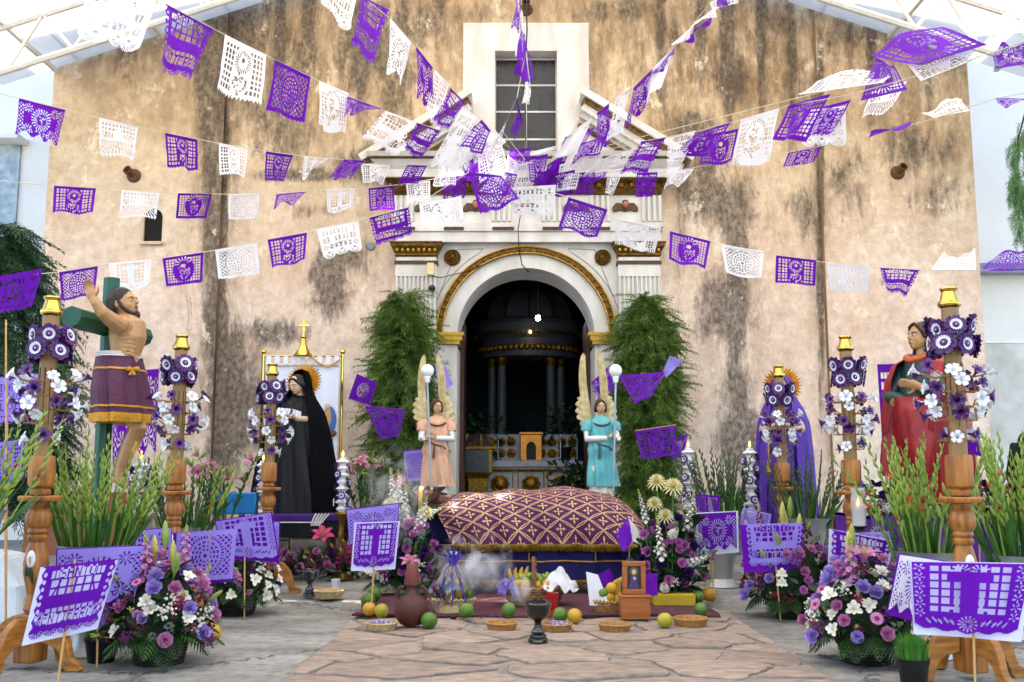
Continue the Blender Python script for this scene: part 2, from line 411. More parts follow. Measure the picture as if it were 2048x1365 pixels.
WX0 = At(106, 300, YW).x; WX1 = At(1944, 400, YW).x; XL = At(446, 400, YW).x; XR = At(1640, 400, YW).x
church = thing('church', 'old church front with stained ochre plaster and a white arched doorway', 'church', (AX, YW, 0))
def ch(mb, name, m, parent=church, **k):
    o = mb.build(name, m, parent, **k)
    if parent is church: o.location = (-AX, -YW, 0)
    return o
def chm(me, name):
    return link(name, me, church, loc=(-AX, -YW, 0))
D_OUT = 1.27    # half width left open in the plaster behind the portal
WIN = (At(990, 200, YW).x, At(1114, 200, YW).x, At(1052, 322, YW).z, At(1052, 107, YW).z)
ZS = At(1052, 670, YW).z            # arch spring
def hole(cx, cz):
    if abs(cx-AX) < 1.05 and cz < ZS: return True
    if abs(cx-AX) < 1.05 and (cx-AX)**2+(cz-ZS)**2 < 1.05**2: return True
    return WIN[0] < cx < WIN[1] and WIN[2] < cz < WIN[3]
ZT = 8.75
chm(wall_sheet(XL, XR, -.02, ZT, YW, 150, 150, hole), 'wall')
PROJ = .11
# added block, out of sight above, keeps sun off half of the bier
mb = MB(); mb.box(AX-.15, XR, YW, YW+1, ZT, ZT+.8); mb.box(XL, XR, YW+.85, YW+1.0, ZT-.3, ZT); ch(mb, 'added_sun_blocker', PLASTER, smooth=0)
for (a, b_, tag_) in ((WX0, XL, 0), (XR, WX1, 1)):
    me = wall_sheet(a, b_, -.02, ZT, YW-PROJ, 60, 120); o = chm(me, 'wall_bay')
    mb = MB(); xr = b_ if tag_ == 0 else a; xo = a if tag_ == 0 else b_
    mb.box(min(xr, xr+(.3 if tag_ else -.3)), max(xr, xr+(.3 if tag_ else -.3)), YW-PROJ+.003, YW+.3, -.02, ZT-.003)
    mb.box(min(xo, xo+(.9 if not tag_ else -.9)), max(xo, xo+(.9 if not tag_ else -.9)), YW-PROJ+.003, YW+9, -.02, ZT-.003)
    ch(mb, 'buttress', mat('stained_return', '#7d664a', .9, var=.4, scale=3, stretch=(1, 1, .3), col2='#33281c', detail=9, bump=.4, bscale=20) if tag_ == 0 else mat('plain_return', '#a58a68', .9, var=.4, scale=3, stretch=(1, 1, .3), col2='#6b543a', detail=9, bump=.4, bscale=20), smooth=0)
# nave behind (dark interior)
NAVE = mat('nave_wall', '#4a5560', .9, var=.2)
mb = MB(); mb.box(-3.6, 3.9, 22.6, 22.8, -.1, 8.4); mb.box(-3.8, -3.6, YW+.02, 22.8, -.1, 8.4); mb.box(3.9, 4.1, YW+.02, 22.8, -.1, 8.4)
mb.box(-3.8, 4.1, YW+.1, 22.8, 8.4, 8.6)
mb.box(-3.6, AX-1.2, YW+.75, YW+.85, -.1, 8.4); mb.box(AX+1.2, 3.9, YW+.75, YW+.85, -.1, 8.4); mb.box(AX-1.2, AX+1.2, YW+.75, YW+.85, 4.6, 8.4)
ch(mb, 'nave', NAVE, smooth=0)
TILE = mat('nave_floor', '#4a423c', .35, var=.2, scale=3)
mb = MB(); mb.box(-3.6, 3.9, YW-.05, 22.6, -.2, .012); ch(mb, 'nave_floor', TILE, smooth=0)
# dado and plinth
DADO = mat('terracotta_dado', '#9a5a3c', .8, var=.2, scale=3, bump=.3, bscale=20)
PLINTH = mat('rubble_plinth', '#8d8072', .9, var=.4, scale=5, bump=.9, bscale=9, col2='#4f463c')
zd = At(300, 985, YW-PROJ).z
mb = MB(); mb.box(WX0-.01, XL-.9, YW-PROJ-.02, YW-PROJ+.1, .0, zd); ch(mb, 'dado', DADO, smooth=0)
rs2 = random.Random(5)
for xa, xb, yw in ((XL-.85, XL+.02, YW-PROJ), (XL+.06, AX-1.9, YW), (AX+1.9, XR-.02, YW), (XR+.02, WX1, YW-PROJ)):
    x = xa
    while x < xb-.1:
        z = 0
        L_ = min(rs2.uniform(.35, .6), xb-x)
        for q in range(2):
            h = rs2.uniform(.2, .28); m_ = MB(); e = rs2.uniform(.0, .03)
            m_.box(x+.008, x+L_-.008, yw-.10-e, yw+.05, z+.005, z+h-.008); ch(m_, 'plinth_stone', PLINTH, bevel=.015); z += h
        x += L_
mb = MB(); mb.box(XR+.02, WX1, YW-PROJ-.14, YW-PROJ+.02, .5, .57); ch(mb, 'plinth_ledge', mat('dark_ledge', '#3a322b', .8), smooth=0)

# ---- portal
def zz(py, Y=YW): return At(1052, py, Y).z
def xx(px, py=600, Y=YW): return At(px, py, Y).x
YF = YW-.10     # portal field
YP = YW-.24     # pilaster face
KX = YF/YW      # width correction
r_op = (xx(1190, 670, YF)-xx(915, 670, YF))/2
r_wh = r_op*1.205; r_g = r_op*1.31
zs = At(1052, 672, YF).z
def arc(r, n=40, a0=0, a1=PI): return [(AX+r*math.cos(lerp(a0, a1, i/n)), zs+r*math.sin(lerp(a0, a1, i/n))) for i in range(n+1)]
def arch_band(ri, ro, y0, y1, zb=None, n=40):
    mb = MB(); I = arc(ri, n); O = arc(ro, n)
    for i in range(n):
        vs = [(I[i][0], y0, I[i][1]), (O[i][0], y0, O[i][1]), (O[i+1][0], y0, O[i+1][1]), (I[i+1][0], y0, I[i+1][1])]
        vs += [(x, y1, z) for x, _, z in vs]
        mb.add(vs, [(0,1,2,3), (0,3,7,4), (1,5,6,2)])
    return mb
z_arch_top = zz(484, YF); z_frieze0 = zz(447, YF); 
# spandrel field (white) with the arch cut out
mb = MB(); O = arc(r_wh-.01, 40); xl, xr = AX-1.02, AX+1.02; ztop = z_arch_top+.02
for i in range(40):
    a, b_ = O[i], O[i+1]
    mb.add([(a[0], YF, a[1]), (a[0], YF, ztop), (b_[0], YF, ztop), (b_[0], YF, b_[1])], [(0,1,2,3)])
mb.box(AX+r_wh-.012, xr+.3, YF, YW, 0, ztop); mb.box(xl-.3, AX-r_wh+.012, YF, YW, 0, ztop)
ch(mb, 'spandrel', WHITEPAINT, smooth=0)
ch(arch_band(r_op, r_wh, YF-.03, YW+.75), 'arch_ring', WHITEPAINT, smooth=30)
g = arch_band(r_wh+.002, r_g, YF-.07, YF+.02); ch(g, 'archivolt', GILT, smooth=30)
egg = MB(); egg.ball((0, 0, 0), (.021, .022, .034), 10, 6); em = egg.mesh(GILT)
for i in range(34):
    a = lerp(.04, PI-.04, i/33); rr = (r_wh+r_g)/2
    e = link('egg_moulding', em, church, loc=(rr*math.cos(a), YF-.075-YW, zs+rr*math.sin(a)), rot=(0, PI/2-a, 0))
rim = MB(); rim.tube([(x, YF-.075, z) for x, z in arc(r_g)], .014, 8); rim.tube([(x, YF-.075, z) for x, z in arc(r_wh+.01)], .012, 8); ch(rim, 'archivolt_rim', GOLD)
# jambs and imposts
zi0, zi1 = zz(690, YF), zz(667, YF)
for s_ in (-1, 1):
    mb = MB(); mb.box(*sorted((AX+s_*r_op, AX+s_*(r_wh+.06))), YF-.03, YW+.74, 0, zi0); ch(mb, 'jamb', WHITEPAINT, bevel=.01)
    mb = MB(); c = AX+s_*(r_op+r_g)/2
    for k, (hh, e) in enumerate(((0, .0), (.25, .03), (.6, .05), (1, .075))):
        pass
    hw = (r_g-r_op)/2+.03
    prof = [(0, 0), (.3, .01), (.42, .035), (.7, .045), (.78, .065), (1, .07)]
    for (a, ea), (b_, eb) in zip(prof[:-1], prof[1:]):
        e = eb; mb.box(c-hw-e, c+hw+e, YF-.06-e, YF+.3, lerp(zi0, zi1, a), lerp(zi0, zi1, b_)-.0005)
    ch(mb, 'impost', GOLD, smooth=0)
# door leaf edges
mb = MB(); DW = mat('door_wood', '#4a2413', .45, var=.2)
for s_ in (-1, 1):
    mb = MB(); mb.box(*sorted((AX+s_*(r_op-.055), AX+s_*(r_op-.005))), YW+.755, YW+1.5, .02, zs+.35); ch(mb, 'door_leaf', DW, smooth=0)
# rosettes
for px in (905, 1205):
    p = At(px, 516, YF); mb = MB()
    M_ = Matrix.Translation((p.x, YF-.002, p.z)) @ Matrix.Rotation(PI/2, 4, 'X')
    mb.lathe([(.115, 0), (.118, .02), (.10, .035), (.088, .022), (.07, .03), (.062, .045), (.045, .03), (.03, .05), (.012, .06), (0.002, .062)], 28, M=M_)
    ch(mb, 'rosette', GILT)
    o_ = MB(); pts = [(AX+(1 if px > 1000 else -1)*q[0], YF-.004, q[1]) for q in ((.62, zz(497, YF)), (1.0, zz(497, YF)), (1.0, zz(640, YF)))]
    sgn = 1 if px > 1000 else -1
    a2 = [(AX+sgn*(r_g+.09)*math.cos(t), YF-.004, zs+(r_g+.09)*math.sin(t)) for t in np.linspace(.30, 1.06, 14)]
    o_.tube([(AX+sgn*.98, YF-.004, zz(500, YF))]+a2+[(AX+sgn*.6, YF-.004, zz(498, YF)), (AX+sgn*.98, YF-.004, zz(500, YF))], .006, 5)
    ch(o_, 'panel_line', mat('grey_line', '#8f8d92', .7))
# pilasters
FL = mat('flute_white', '#dcdad6', .7)  # one even off-white paint tone
for pa, pb in ((790, 872), (1238, 1322)):
    xa, xb = xx(pa, 620, YP), xx(pb, 620, YP); z1 = zz(528, YP); w_ = xb-xa
    mb = MB(); mb.box(xa, xb, YP+.03, YW, 0, z1); n = 9
    zt = zz(553, YP)
    for k in range(n+1):
        x = lerp(xa+.02, xb-.02, k/n); mb.box(x-.012, x+.012, YP, YP+.0305, .5, zt)
    mb.box(xa-.004, xb+.004, YP-.004, YP+.03, zt, z1-.001); mb.box(xa-.03, xb+.03, YP-.03, YW-.001, 0, .5)
    ch(mb, 'pilaster_shaft', WHITEPAINT, smooth=0)
    mb = MB(); mb.box(xa-.02, xb+.02, YP-.02, YW-.01, zz(529, YP), zz(522, YP)); ch(mb, 'necking_band', BROWNTRIM, smooth=0)
    mb = MB(); mb.box(xa+.006, xb-.006, YP+.006, YW-.012, zz(522, YP), zz(513, YP)); ch(mb, 'capital_neck', WHITEPAINT, smooth=0)
    mb = MB(); z0, z1 = zz(514, YP), zz(485, YP)
    rings = []
    for t, e in ((0, .0), (.12, .02), (.2, .015), (.45, .035), (.62, .06), (.7, .075), (.86, .078), (.9, .09), (1, .092)):
        e *= .9; z = lerp(z0, z1, t); rings.append([(xa-e, YP-e, z), (xb+e, YP-e, z), (xb+e, YW, z), (xa-e, YW, z)])
    mb.loft(rings)
    ch(mb, 'capital', GILT, smooth=30)
    for k in range(8):
        m2 = MB(); x = lerp(xa+.02, xb-.02, k/7); m2.ball((x, YP-.03, lerp(z0, z1, .45)), (.022, .02, .035), 8, 6); ch(m2, 'capital_egg', GOLD)
# architrave
xa, xb = xx(783, 470, YP), xx(1330, 470, YP)
mb = MB(); mb.box(xa+.05, xb-.05, YP+.02, YW, zz(484, YP), zz(463, YP)); mb.box(xa+.03, xb-.03, YP-.01, YW-.001, zz(463, YP), zz(446, YP)); ch(mb, 'architrave', WHITEPAINT, bevel=.006)
for a, b_ in ((790, 830), (888, 928), (985, 1028), (1085, 1125), (1180, 1220), (1285, 1325)):
    mb = MB(); mb.box(xx(a, 458, YP), xx(b_, 458, YP), YP-.03, YP+.0, zz(461, YP), zz(455, YP)); ch(mb, 'guttae_strip', BROWNTRIM, smooth=0)
# frieze with triglyphs and winged heads
YFz = YP+.04
mb = MB(); mb.box(xx(788, 420, YFz), xx(1322, 420, YFz), YFz, YW, zz(446, YFz), zz(388, YFz)); ch(mb, 'frieze', WHITEPAINT, smooth=0)
for c in (808, 905, 1003, 1103, 1200, 1303):
    for k in range(4):
        mb = MB(); x = xx(c+(k-1.5)*11, 420, YFz); mb.box(x-.022, x+.022, YFz-.035, YFz+.01, zz(444, YFz), zz(392, YFz)); ch(mb, 'triglyph_bar', WHITEPAINT, bevel=.006)
WINGB = mat('brown_wing', '#5a3a1c', .55, var=.3, scale=20, bump=.4)
for c in (855, 952, 1052, 1152, 1250):
    p = At(c, 415, YFz); t = MB()
    for s_ in (-1, 1):
        pl = [(0, .01), (.06, .055), (.13, .06), (.18, .0), (.185, -.06), (.14, -.075), (.08, -.05), (0, -.07)]
        pl = [(p.x+s_*x, p.z+z) for x, z in pl]; pl = pl if s_ < 0 else pl[::-1]
        t.prism(pl, YFz-.03, YFz+.005)
    wg = ch(t, 'wing_pair', WINGB, bevel=.008)
    t = MB(); t.ball((p.x, YFz-.06, p.z+.03), (.042, .045, .058), 12, 8); t.mat = 1; t.ball((p.x, YFz-.05, p.z+.058), (.046, .045, .038), 12, 8); t.mat = 2
    t.ball((p.x, YFz-.1, p.z+.02), (.008, .012, .012), 6, 5)
    for s_ in (-1, 1): t.mat = 1; t.ball((p.x+s_*.016, YFz-.102, p.z+.04), (.007, .004, .004), 6, 4)
    ch(t, 'cherub_head', [mat('cherub_skin', '#b8705a', .5), HAIRD, mat('cherub_nose', '#b8705a', .5)])
# cornice
def cornice(name, m, pa, pb, prof, ends=True):
    """prof: (py, projection)"""
    rings = []
    xa, xb = xx(pa, 360, YP), xx(pb, 360, YP)
    for py, e in prof:
        z = zz(py, YP); rings.append([(xa-e, YP-e, z), (xb+e, YP-e, z), (xb+e, YW, z), (xa-e, YW, z)])
    mb = MB(); mb.loft(rings); ch(mb, name, m, smooth=0)
cornice('bed_moulding', GILT, 788, 1322, [(389, 0), (380, .03), (372, .05), (364, .12), (361, .13)])
cornice('cornice', WHITEPAINT, 788, 1322, [(361, .17), (346, .19), (342, .22), (333, .28), (331, .30)])
cornice('cornice_strip', GILT, 788, 1322, [(331, .27), (326, .29)])
cornice('cornice_top', WHITEPAINT, 788, 1322, [(326, .32), (318, .36)])
for k in range(26):
    mb = MB(); x = lerp(xx(782, 370, YP), xx(1328, 370, YP), k/25); z = zz(374, YP); mb.box(x-.03, x+.03, YP-.10, YP-.04, z-.03, z+.03); ch(mb, 'dentil', GILT, bevel=.008)
# broken pediment: raking cornices
YR = YP+.02
for s_, (p0, p1) in ((-1, ((722, 322), (938, 190))), (1, ((1384, 322), (1166, 190)))):
    a = At(p0[0], p0[1], YR); b_ = At(p1[0], p1[1], YR)
    d = (b_-a).normalized(); n_ = Vector((-d.z, 0, d.x)); n_ = n_ if n_.z > 0 else -n_
    def band(t0, t1, y0, y1, name, m, f0=0, f1=1):
        A = a.lerp(b_, f0); B = a.lerp(b_, f1)
        q = [A-n_*t0, B-n_*t0, B-n_*t1, A-n_*t1]; poly = [(v.x, v.z) for v in q]
        area = sum(poly[i][0]*poly[(i+1) % 4][1]-poly[(i+1) % 4][0]*poly[i][1] for i in range(4))
        if area < 0: poly = poly[::-1]
        mb = MB(); mb.prism(poly, y0, y1); ch(mb, name, m, smooth=0)
    band(0, .10, YR-.30, YW, 'raking_cornice', WHITEPAINT); band(.10, .17, YR-.24, YW, 'raking_strip', GILT, .02, .96)
    band(.17, .27, YR-.20, YW, 'raking_fascia', WHITEPAINT, .03, .94); band(.27, .34, YR-.12, YW, 'raking_fillet', WHITEPAINT, .06, .92); 
    band(.40, .455, YR-.05, YW, 'raking_dentil_band', GILT, .16, .9); band(.34, .62, YR, YW, 'tympanum', WHITEPAINT, .2, .92)
    for k in range(16):
        c = a.lerp(b_, .2+.68*k/15)-n_*.428; mb = MB(); M_ = Matrix.Translation((c.x, YR-.07, c.z)) @ Matrix.Rotation(-math.atan2(d.z, d.x), 4, 'Y')
        mb.box(-.025, .025, -.02, .02, -.022, .022, M=M_); ch(mb, 'raking_dentil', GILT, bevel=.006)
# window surround and window
xa, xb = xx(926, 150, YW-.09), xx(1178, 150, YW-.09); z0, z1 = zz(318, YW-.09), zz(46, YW-.09)
mb = MB(); yq = YW-.09
for (u0, u1, w0, w1) in ((xa, WIN[0], z0, z1), (WIN[1], xb, z0, z1), (WIN[0], WIN[1], WIN[3], z1), (WIN[0], WIN[1], z0, WIN[2])): mb.box(u0, u1, yq, YW+.35, w0, w1)
ch(mb, 'window_surround', WHITEPAINT, smooth=0)
GLASS = mat('dark_window_glass', '#1d1f22', .25, var=.2, scale=2, bump=.15, bscale=60, spec=.5)
win = MB(); 
for k in range(3):
    x = lerp(WIN[0], WIN[1], k/2); win.box(x-.014, x+.014, YW+.15, YW+.19, WIN[2], WIN[3])
rows = [zz(t, YW+.17) for t in (120, 172, 225, 280, 318)]
for z in rows: win.box(WIN[0], WIN[1], YW+.148, YW+.185, z-.012, z+.012)
wo = ch(win, 'window_frame', WHITEPAINT, smooth=0)
for i in range(4):
    for j in range(2):
        p = MB(); p.box(lerp(WIN[0], WIN[1], j/2)+.016, lerp(WIN[0], WIN[1], (j+1)/2)-.016, YW+.165, YW+.172, rows[i+1]+.014, rows[i]-.014); ch(p, 'window_pane', GLASS, smooth=0)
# drain spouts
CLAY = mat('clay_spout', '#5b3b22', .7, var=.3)
for (px, py, tilt) in ((268, 352, -.35), (1795, 346, .25), (1052, 20, 0)):
    yw = YW-PROJ if px != 1052 else YW
    p = At(px, py, yw); t = MB()
    M_ = Matrix.Translation((p.x, yw, p.z)) @ Matrix.Rotation(R(70), 4, 'X') @ Matrix.Rotation(tilt, 4, 'Y')
    t.lathe([(.055, -.05), (.055, .05), (.06, .12), (.066, .16), (.052, .16), (.05, .1)], 16, M=M_, caps=False)
    t.lathe([(.11, -.02), (.10, .02), (.06, .05)], 16, M=Matrix.Translation((p.x, yw, p.z)) @ Matrix.Rotation(PI/2, 4, 'X'))
    ch(t, 'drain_spout', CLAY)
# small arched niche opening
p0 = At(288, 484, YW-PROJ-.003); p1 = At(326, 418, YW-PROJ-.003); hw = (p1.x-p0.x)/2; cx = (p0.x+p1.x)/2
poly = [(p0.x, p0.z), (p1.x, p0.z)] + [(cx+hw*math.cos(t), p1.z-hw+hw*math.sin(t)) for t in np.linspace(0, PI, 12)]
mb = MB(); mb.prism(poly, YW-PROJ-.004, YW-PROJ+.2); ch(mb, 'niche_opening', mat('niche_dark', '#140d09', .9), smooth=0)
mb = MB(); mb.box(p0.x-.05, p1.x+.03, YW-PROJ-.05, YW-PROJ+.0, p0.z-.05, p0.z); ch(mb, 'niche_sill', PLASTER, bevel=.01)
mb = MB(); mb.prism([(p0.x-.035, p0.z), (p0.x, p0.z), (p0.x, p1.z-.05), (p0.x-.03, p1.z-.08)], YW-PROJ-.045, YW-PROJ+.01); ch(mb, 'niche_jamb', PLASTER, smooth=0)
for pts in ([(1357,430),(1360,470),(1355,520),(1358,562)], [(1367,440),(1371,500),(1368,560)], [(372,592),(378,630),(374,668)], [(380,596),(384,640)], [(652,822),(690,826),(740,822)], [(1128,0),(1130,0.5)]):
    if pts[0][0] == 1128: continue
    yw = YW-PROJ if pts[0][0] < 440 else YW
    P_ = [At(a, b_, yw-.001) for a, b_ in pts]; res = []
    for i in range(len(P_)-1):
        for k in range(7): res.append(P_[i].lerp(P_[i+1], k/7)+Vector((random.Random(i*9+k).uniform(-.012, .012), 0, random.Random(i+k*5).uniform(-.01, .01))))
    mb = MB(); mb.tube(res, [.0032*(.3+random.Random(k).random()) for k in range(len(res))], 4); ch(mb, 'crack', mat('crack_dark', '#54412f', .9))
# small fittings on the pilaster, cables
def single(mb, name, m, label, cat, group=None, smooth=40, bevel=0):
    """one-mesh thing with its origin at its own base"""
    v = np.array(mb.v); o = Vector(((v[:, 0].min()+v[:, 0].max())/2, (v[:, 1].min()+v[:, 1].max())/2, v[:, 2].min()))
    mb.v = [tuple(Vector(p)-o) for p in mb.v]
    return tag(mb.build(name, m, None, smooth, loc=o, bevel=bevel), label, cat, group)
p = At(861, 538, YP-.06); mb = MB(); mb.box(p.x-.05, p.x+.05, YP-.07, YP-.003, p.z-.085, p.z+.085)
single(mb, 'junction_box', mat('cream_plastic', '#d9c48f', .5), 'small cream plastic junction box high on the white pilaster', 'box', bevel=.01)
p = At(864, 577, YP-.05); mb = MB(); mb.ball((p.x, YP-.05, p.z), .05, 14, 10); mb.box(p.x-.03, p.x+.03, YP-.03, YP-.003, p.z-.03, p.z+.03)
single(mb, 'dome_camera', BLACK, 'small round black camera under the cream junction box', 'camera')
def cable(name, pts, r, label, m=BLACK, cat='cable'):
    P_ = [Vector(p) for p in pts]; res = []
    for i in range(len(P_)-1):
        for k in range(6): res.append(P_[i].lerp(P_[i+1], k/6))
    res.append(P_[-1]); mb = MB(); mb.tube(res, r, 6); return single(mb, name, m, label, cat)
cable('hanging_cable', [At(1041, 430, YP-.2), At(1036, 460, YP-.15), At(1038, 500, YP-.12), At(1044, 530, YF-.1), At(1058, 545, YF+.1)], .008, 'black cable hanging from the frieze down into the arch')
cable('thin_cable', [At(866, 552, YP-.06), At(880, 556, YF-.09), At(935, 543, YF-.09), At(1000, 515, YF-.09)], .006, 'thin black cable running from the junction box towards the arch')
cable('bulb_cord', [At(1052, -40, YW-.45), At(1054, 60, YW-.4), At(1050, 150, YW-.35), At(1052, 310, YW-.4)], .012, 'dark cord running down in front of the upper window')
p = At(742, 493, YW-.01); mb = MB(); mb.lathe([(.06, 0), (.06, .03), (.05, .05)], 14, M=Matrix.Translation((p.x, YW, p.z)) @ Matrix.Rotation(PI/2, 4, 'X'))
single(mb, 'wall_socket', mat('grey_metal_box', '#7d8084', .5), 'round grey metal socket on the plaster beside the portal', 'socket')

# ---- neighbouring white buildings, beyond the facade
WB = mat('white_building', '#faf2e6', .8, var=.05, scale=1.5)
p = At(30, 300, 17); 
nb = thing('white_house', 'white building standing beyond the crucifix end of the church', 'building', (-12, 17, 0))
mb = MB(); mb.box(-14, 5.1, 0, 6, 0, 13); mb.build('wall', WB, nb, smooth=0)
a = At(-60, 290, 16.95); b_ = At(30, 455, 16.95)
mb = MB(); mb.box(a.x+12, b_.x+12, -.05, .0, b_.z, a.z); mb.build('window', mat('pale_mosaic', '#c9d2d4', .5, var=.5, scale=9, col2='#8fa3ab'), nb, smooth=0)
mb = MB(); mb.box(a.x+12, b_.x+12.12, -.4, .0, a.z, a.z+.1); mb.build('window_hood', WB, nb, bevel=.02)
nb = thing('white_annex', 'white walled annex with a weathered lower band beyond the red-cloaked statue', 'building', (12, 16, 0))
mb = MB(); mb.box(-5.2, 14, 0, 5, 3.2, 13); mb.build('wall', WB, nb, smooth=0)
mb = MB(); mb.box(-5.2, 14, -.1, 5, 0, 3.18); mb.build('weathered_wall', mat('weathered_limewash', '#f0ece4', .9, var=.3, scale=3, bump=.4, bscale=8, col2='#cfc8b8', detail=9), nb, smooth=0)
mb = MB(); mb.box(-5.2, 14, -.35, -.1, 4.3, 4.45); mb.build('roof_edge', mat('grey_sheet', '#8c96a0', .5), nb, smooth=0)

# ---- canopy over the forecourt: white steel trusses and translucent sheet
STEEL = mat('white_steel', '#d8d5cc', .45, var=.08)
SHEET = mat('translucent_sheet', '#f2efe9', .5, var=.04, trans=.75)
can = thing('canopy', 'white steel canopy with translucent roof sheets over the church forecourt', 'canopy', (AX, 12, 0))
YT = 12.35
pa = At(125, 106, YT); pb = At(458, 0, YT); slope = (pb.z-pa.z)/(pb.x-pa.x)
z_low = lambda x: pa.z+slope*(-abs(x-AX)+abs(pa.x-AX))
GAPT = .62
z_up = lambda x: z_low(x)+GAPT
XE = 7.6
YREAR = 8.87+(z_up(AX-2)+.07)/math.tan(SUN_EL)
for s_ in (-1, 1):
    for k in range(7):
        x0, x1 = AX+s_*XE*k/7, AX+s_*XE*(k+1)/7
        mb = MB(); q = [(x0, z_up(x0)+.07), (x1, z_up(x1)+.07), (x1, z_up(x1)+.09), (x0, z_up(x0)+.09)]
        if s_ < 0: q = q[::-1]
        mb.prism(q, -4.5-12, YREAR-12, M=Matrix.Translation((-AX, 0, 0))); mb.build('roof_sheet', SHEET, can, smooth=0)
for y in (YT, 8.6, 4.9, 1.2, -2.5):
    for s_ in (-1, 1):
        mb = MB(); e = AX+s_*XE
        mb.tube([(AX, y, z_low(AX)), (e, y, z_low(e))], .045, 6, M=Matrix.Translation((-AX, -12, 0))); mb.build('lower_chord', STEEL, can)
        mb = MB(); mb.tube([(AX, y, z_up(AX)), (e, y, z_up(e))], .045, 6, M=Matrix.Translation((-AX, -12, 0))); mb.build('upper_chord', STEEL, can)
        if y == YT:
            for k in range(9):
                x0 = lerp(AX, e, k/9); x1 = lerp(AX, e, (k+.5)/9); x2 = lerp(AX, e, (k+1)/9)
                mb = MB(); mb.tube([(x0, y, z_low(x0)), (x1, y, z_up(x1))], .026, 5, M=Matrix.Translation((-AX, -12, 0))); mb.build('truss_web', STEEL, can)
                mb = MB(); mb.tube([(x1, y, z_up(x1)), (x2, y, z_low(x2))], .026, 5, M=Matrix.Translation((-AX, -12, 0))); mb.build('truss_web', STEEL, can)
        mb = MB(); mb.tube([(e, y, 0), (e, y, z_up(e))], .07, 10, M=Matrix.Translation((-AX, -12, 0))); mb.build('post', STEEL, can) if y < 5 else None
    
for k in range(5):
    for s_ in (-1, 1):
        x = AX+s_*XE*(k+.5)/5; mb = MB(); mb.box(x-AX-.03, x-AX+.03, -4.4-12, YREAR-12, z_up(x)+.01, z_up(x)+.065); mb.build('purlin', STEEL, can, smooth=0)

# ================================================================= CUT PAPER
FONT = {'A':'01110 10001 10001 11111 10001 10001 10001','B':'11110 10001 11110 10001 10001 10001 11110','D':'11110 10001 10001 10001 10001 10001 11110','E':'11111 10000 11110 10000 10000 10000 11111',
'G':'01111 10000 10000 10111 10001 10001 01111','I':'11111 00100 00100 00100 00100 00100 11111','L':'10000 10000 10000 10000 10000 10000 11111','N':'10001 11001 11001 10101 10011 10011 10001',
'Ñ':'01110 00000 10001 11001 10101 10011 10001','O':'01110 10001 10001 10001 10001 10001 01110','P':'11110 10001 10001 11110 10000 10000 10000','R':'11110 10001 10001 11110 10100 10010 10001',
'S':'01111 10000 10000 01110 00001 00001 11110','T':'11111 00100 00100 00100 00100 00100 00100','U':'10001 10001 10001 10001 10001 10001 01110','V':'10001 10001 10001 10001 10001 01010 00100'}
def text(m, s, u0, u1, v0, v1, clear=True, boxed=False):
    H, W = m.shape; n = len(s); cw = (u1-u0)/n
    if clear and not boxed: m[int(v0*H):int(v1*H), int(u0*W):int(u1*W)] = False
    for k, c in enumerate(s):
        if c not in FONT: continue
        g = np.array([[ch_ == '1' for ch_ in r] for r in FONT[c].split()])
        a, b_ = int((u0+k*cw+cw*.11)*W), max(int((u0+k*cw+cw*.89)*W), int((u0+k*cw+cw*.11)*W)+3)
        c0, c1 = int(v0*H), int(v1*H)
        if boxed: m[c0:c1, a:b_] = False
        for y in range(c0, c1):
            for x in range(a, b_):
                gy = int((y-c0)/(c1-c0)*7); gx = int((x-a)/(b_-a)*5)
                if g[gy, gx]: m[y, x] = True
    if clear and not boxed:      # bridges that keep the letters on the sheet
        m[int(v0*H)-1:int(v0*H), int(u0*W):int(u1*W)] = True; m[int(v1*H):int(v1*H)+1, int(u0*W):int(u1*W)] = True
PATC = {}
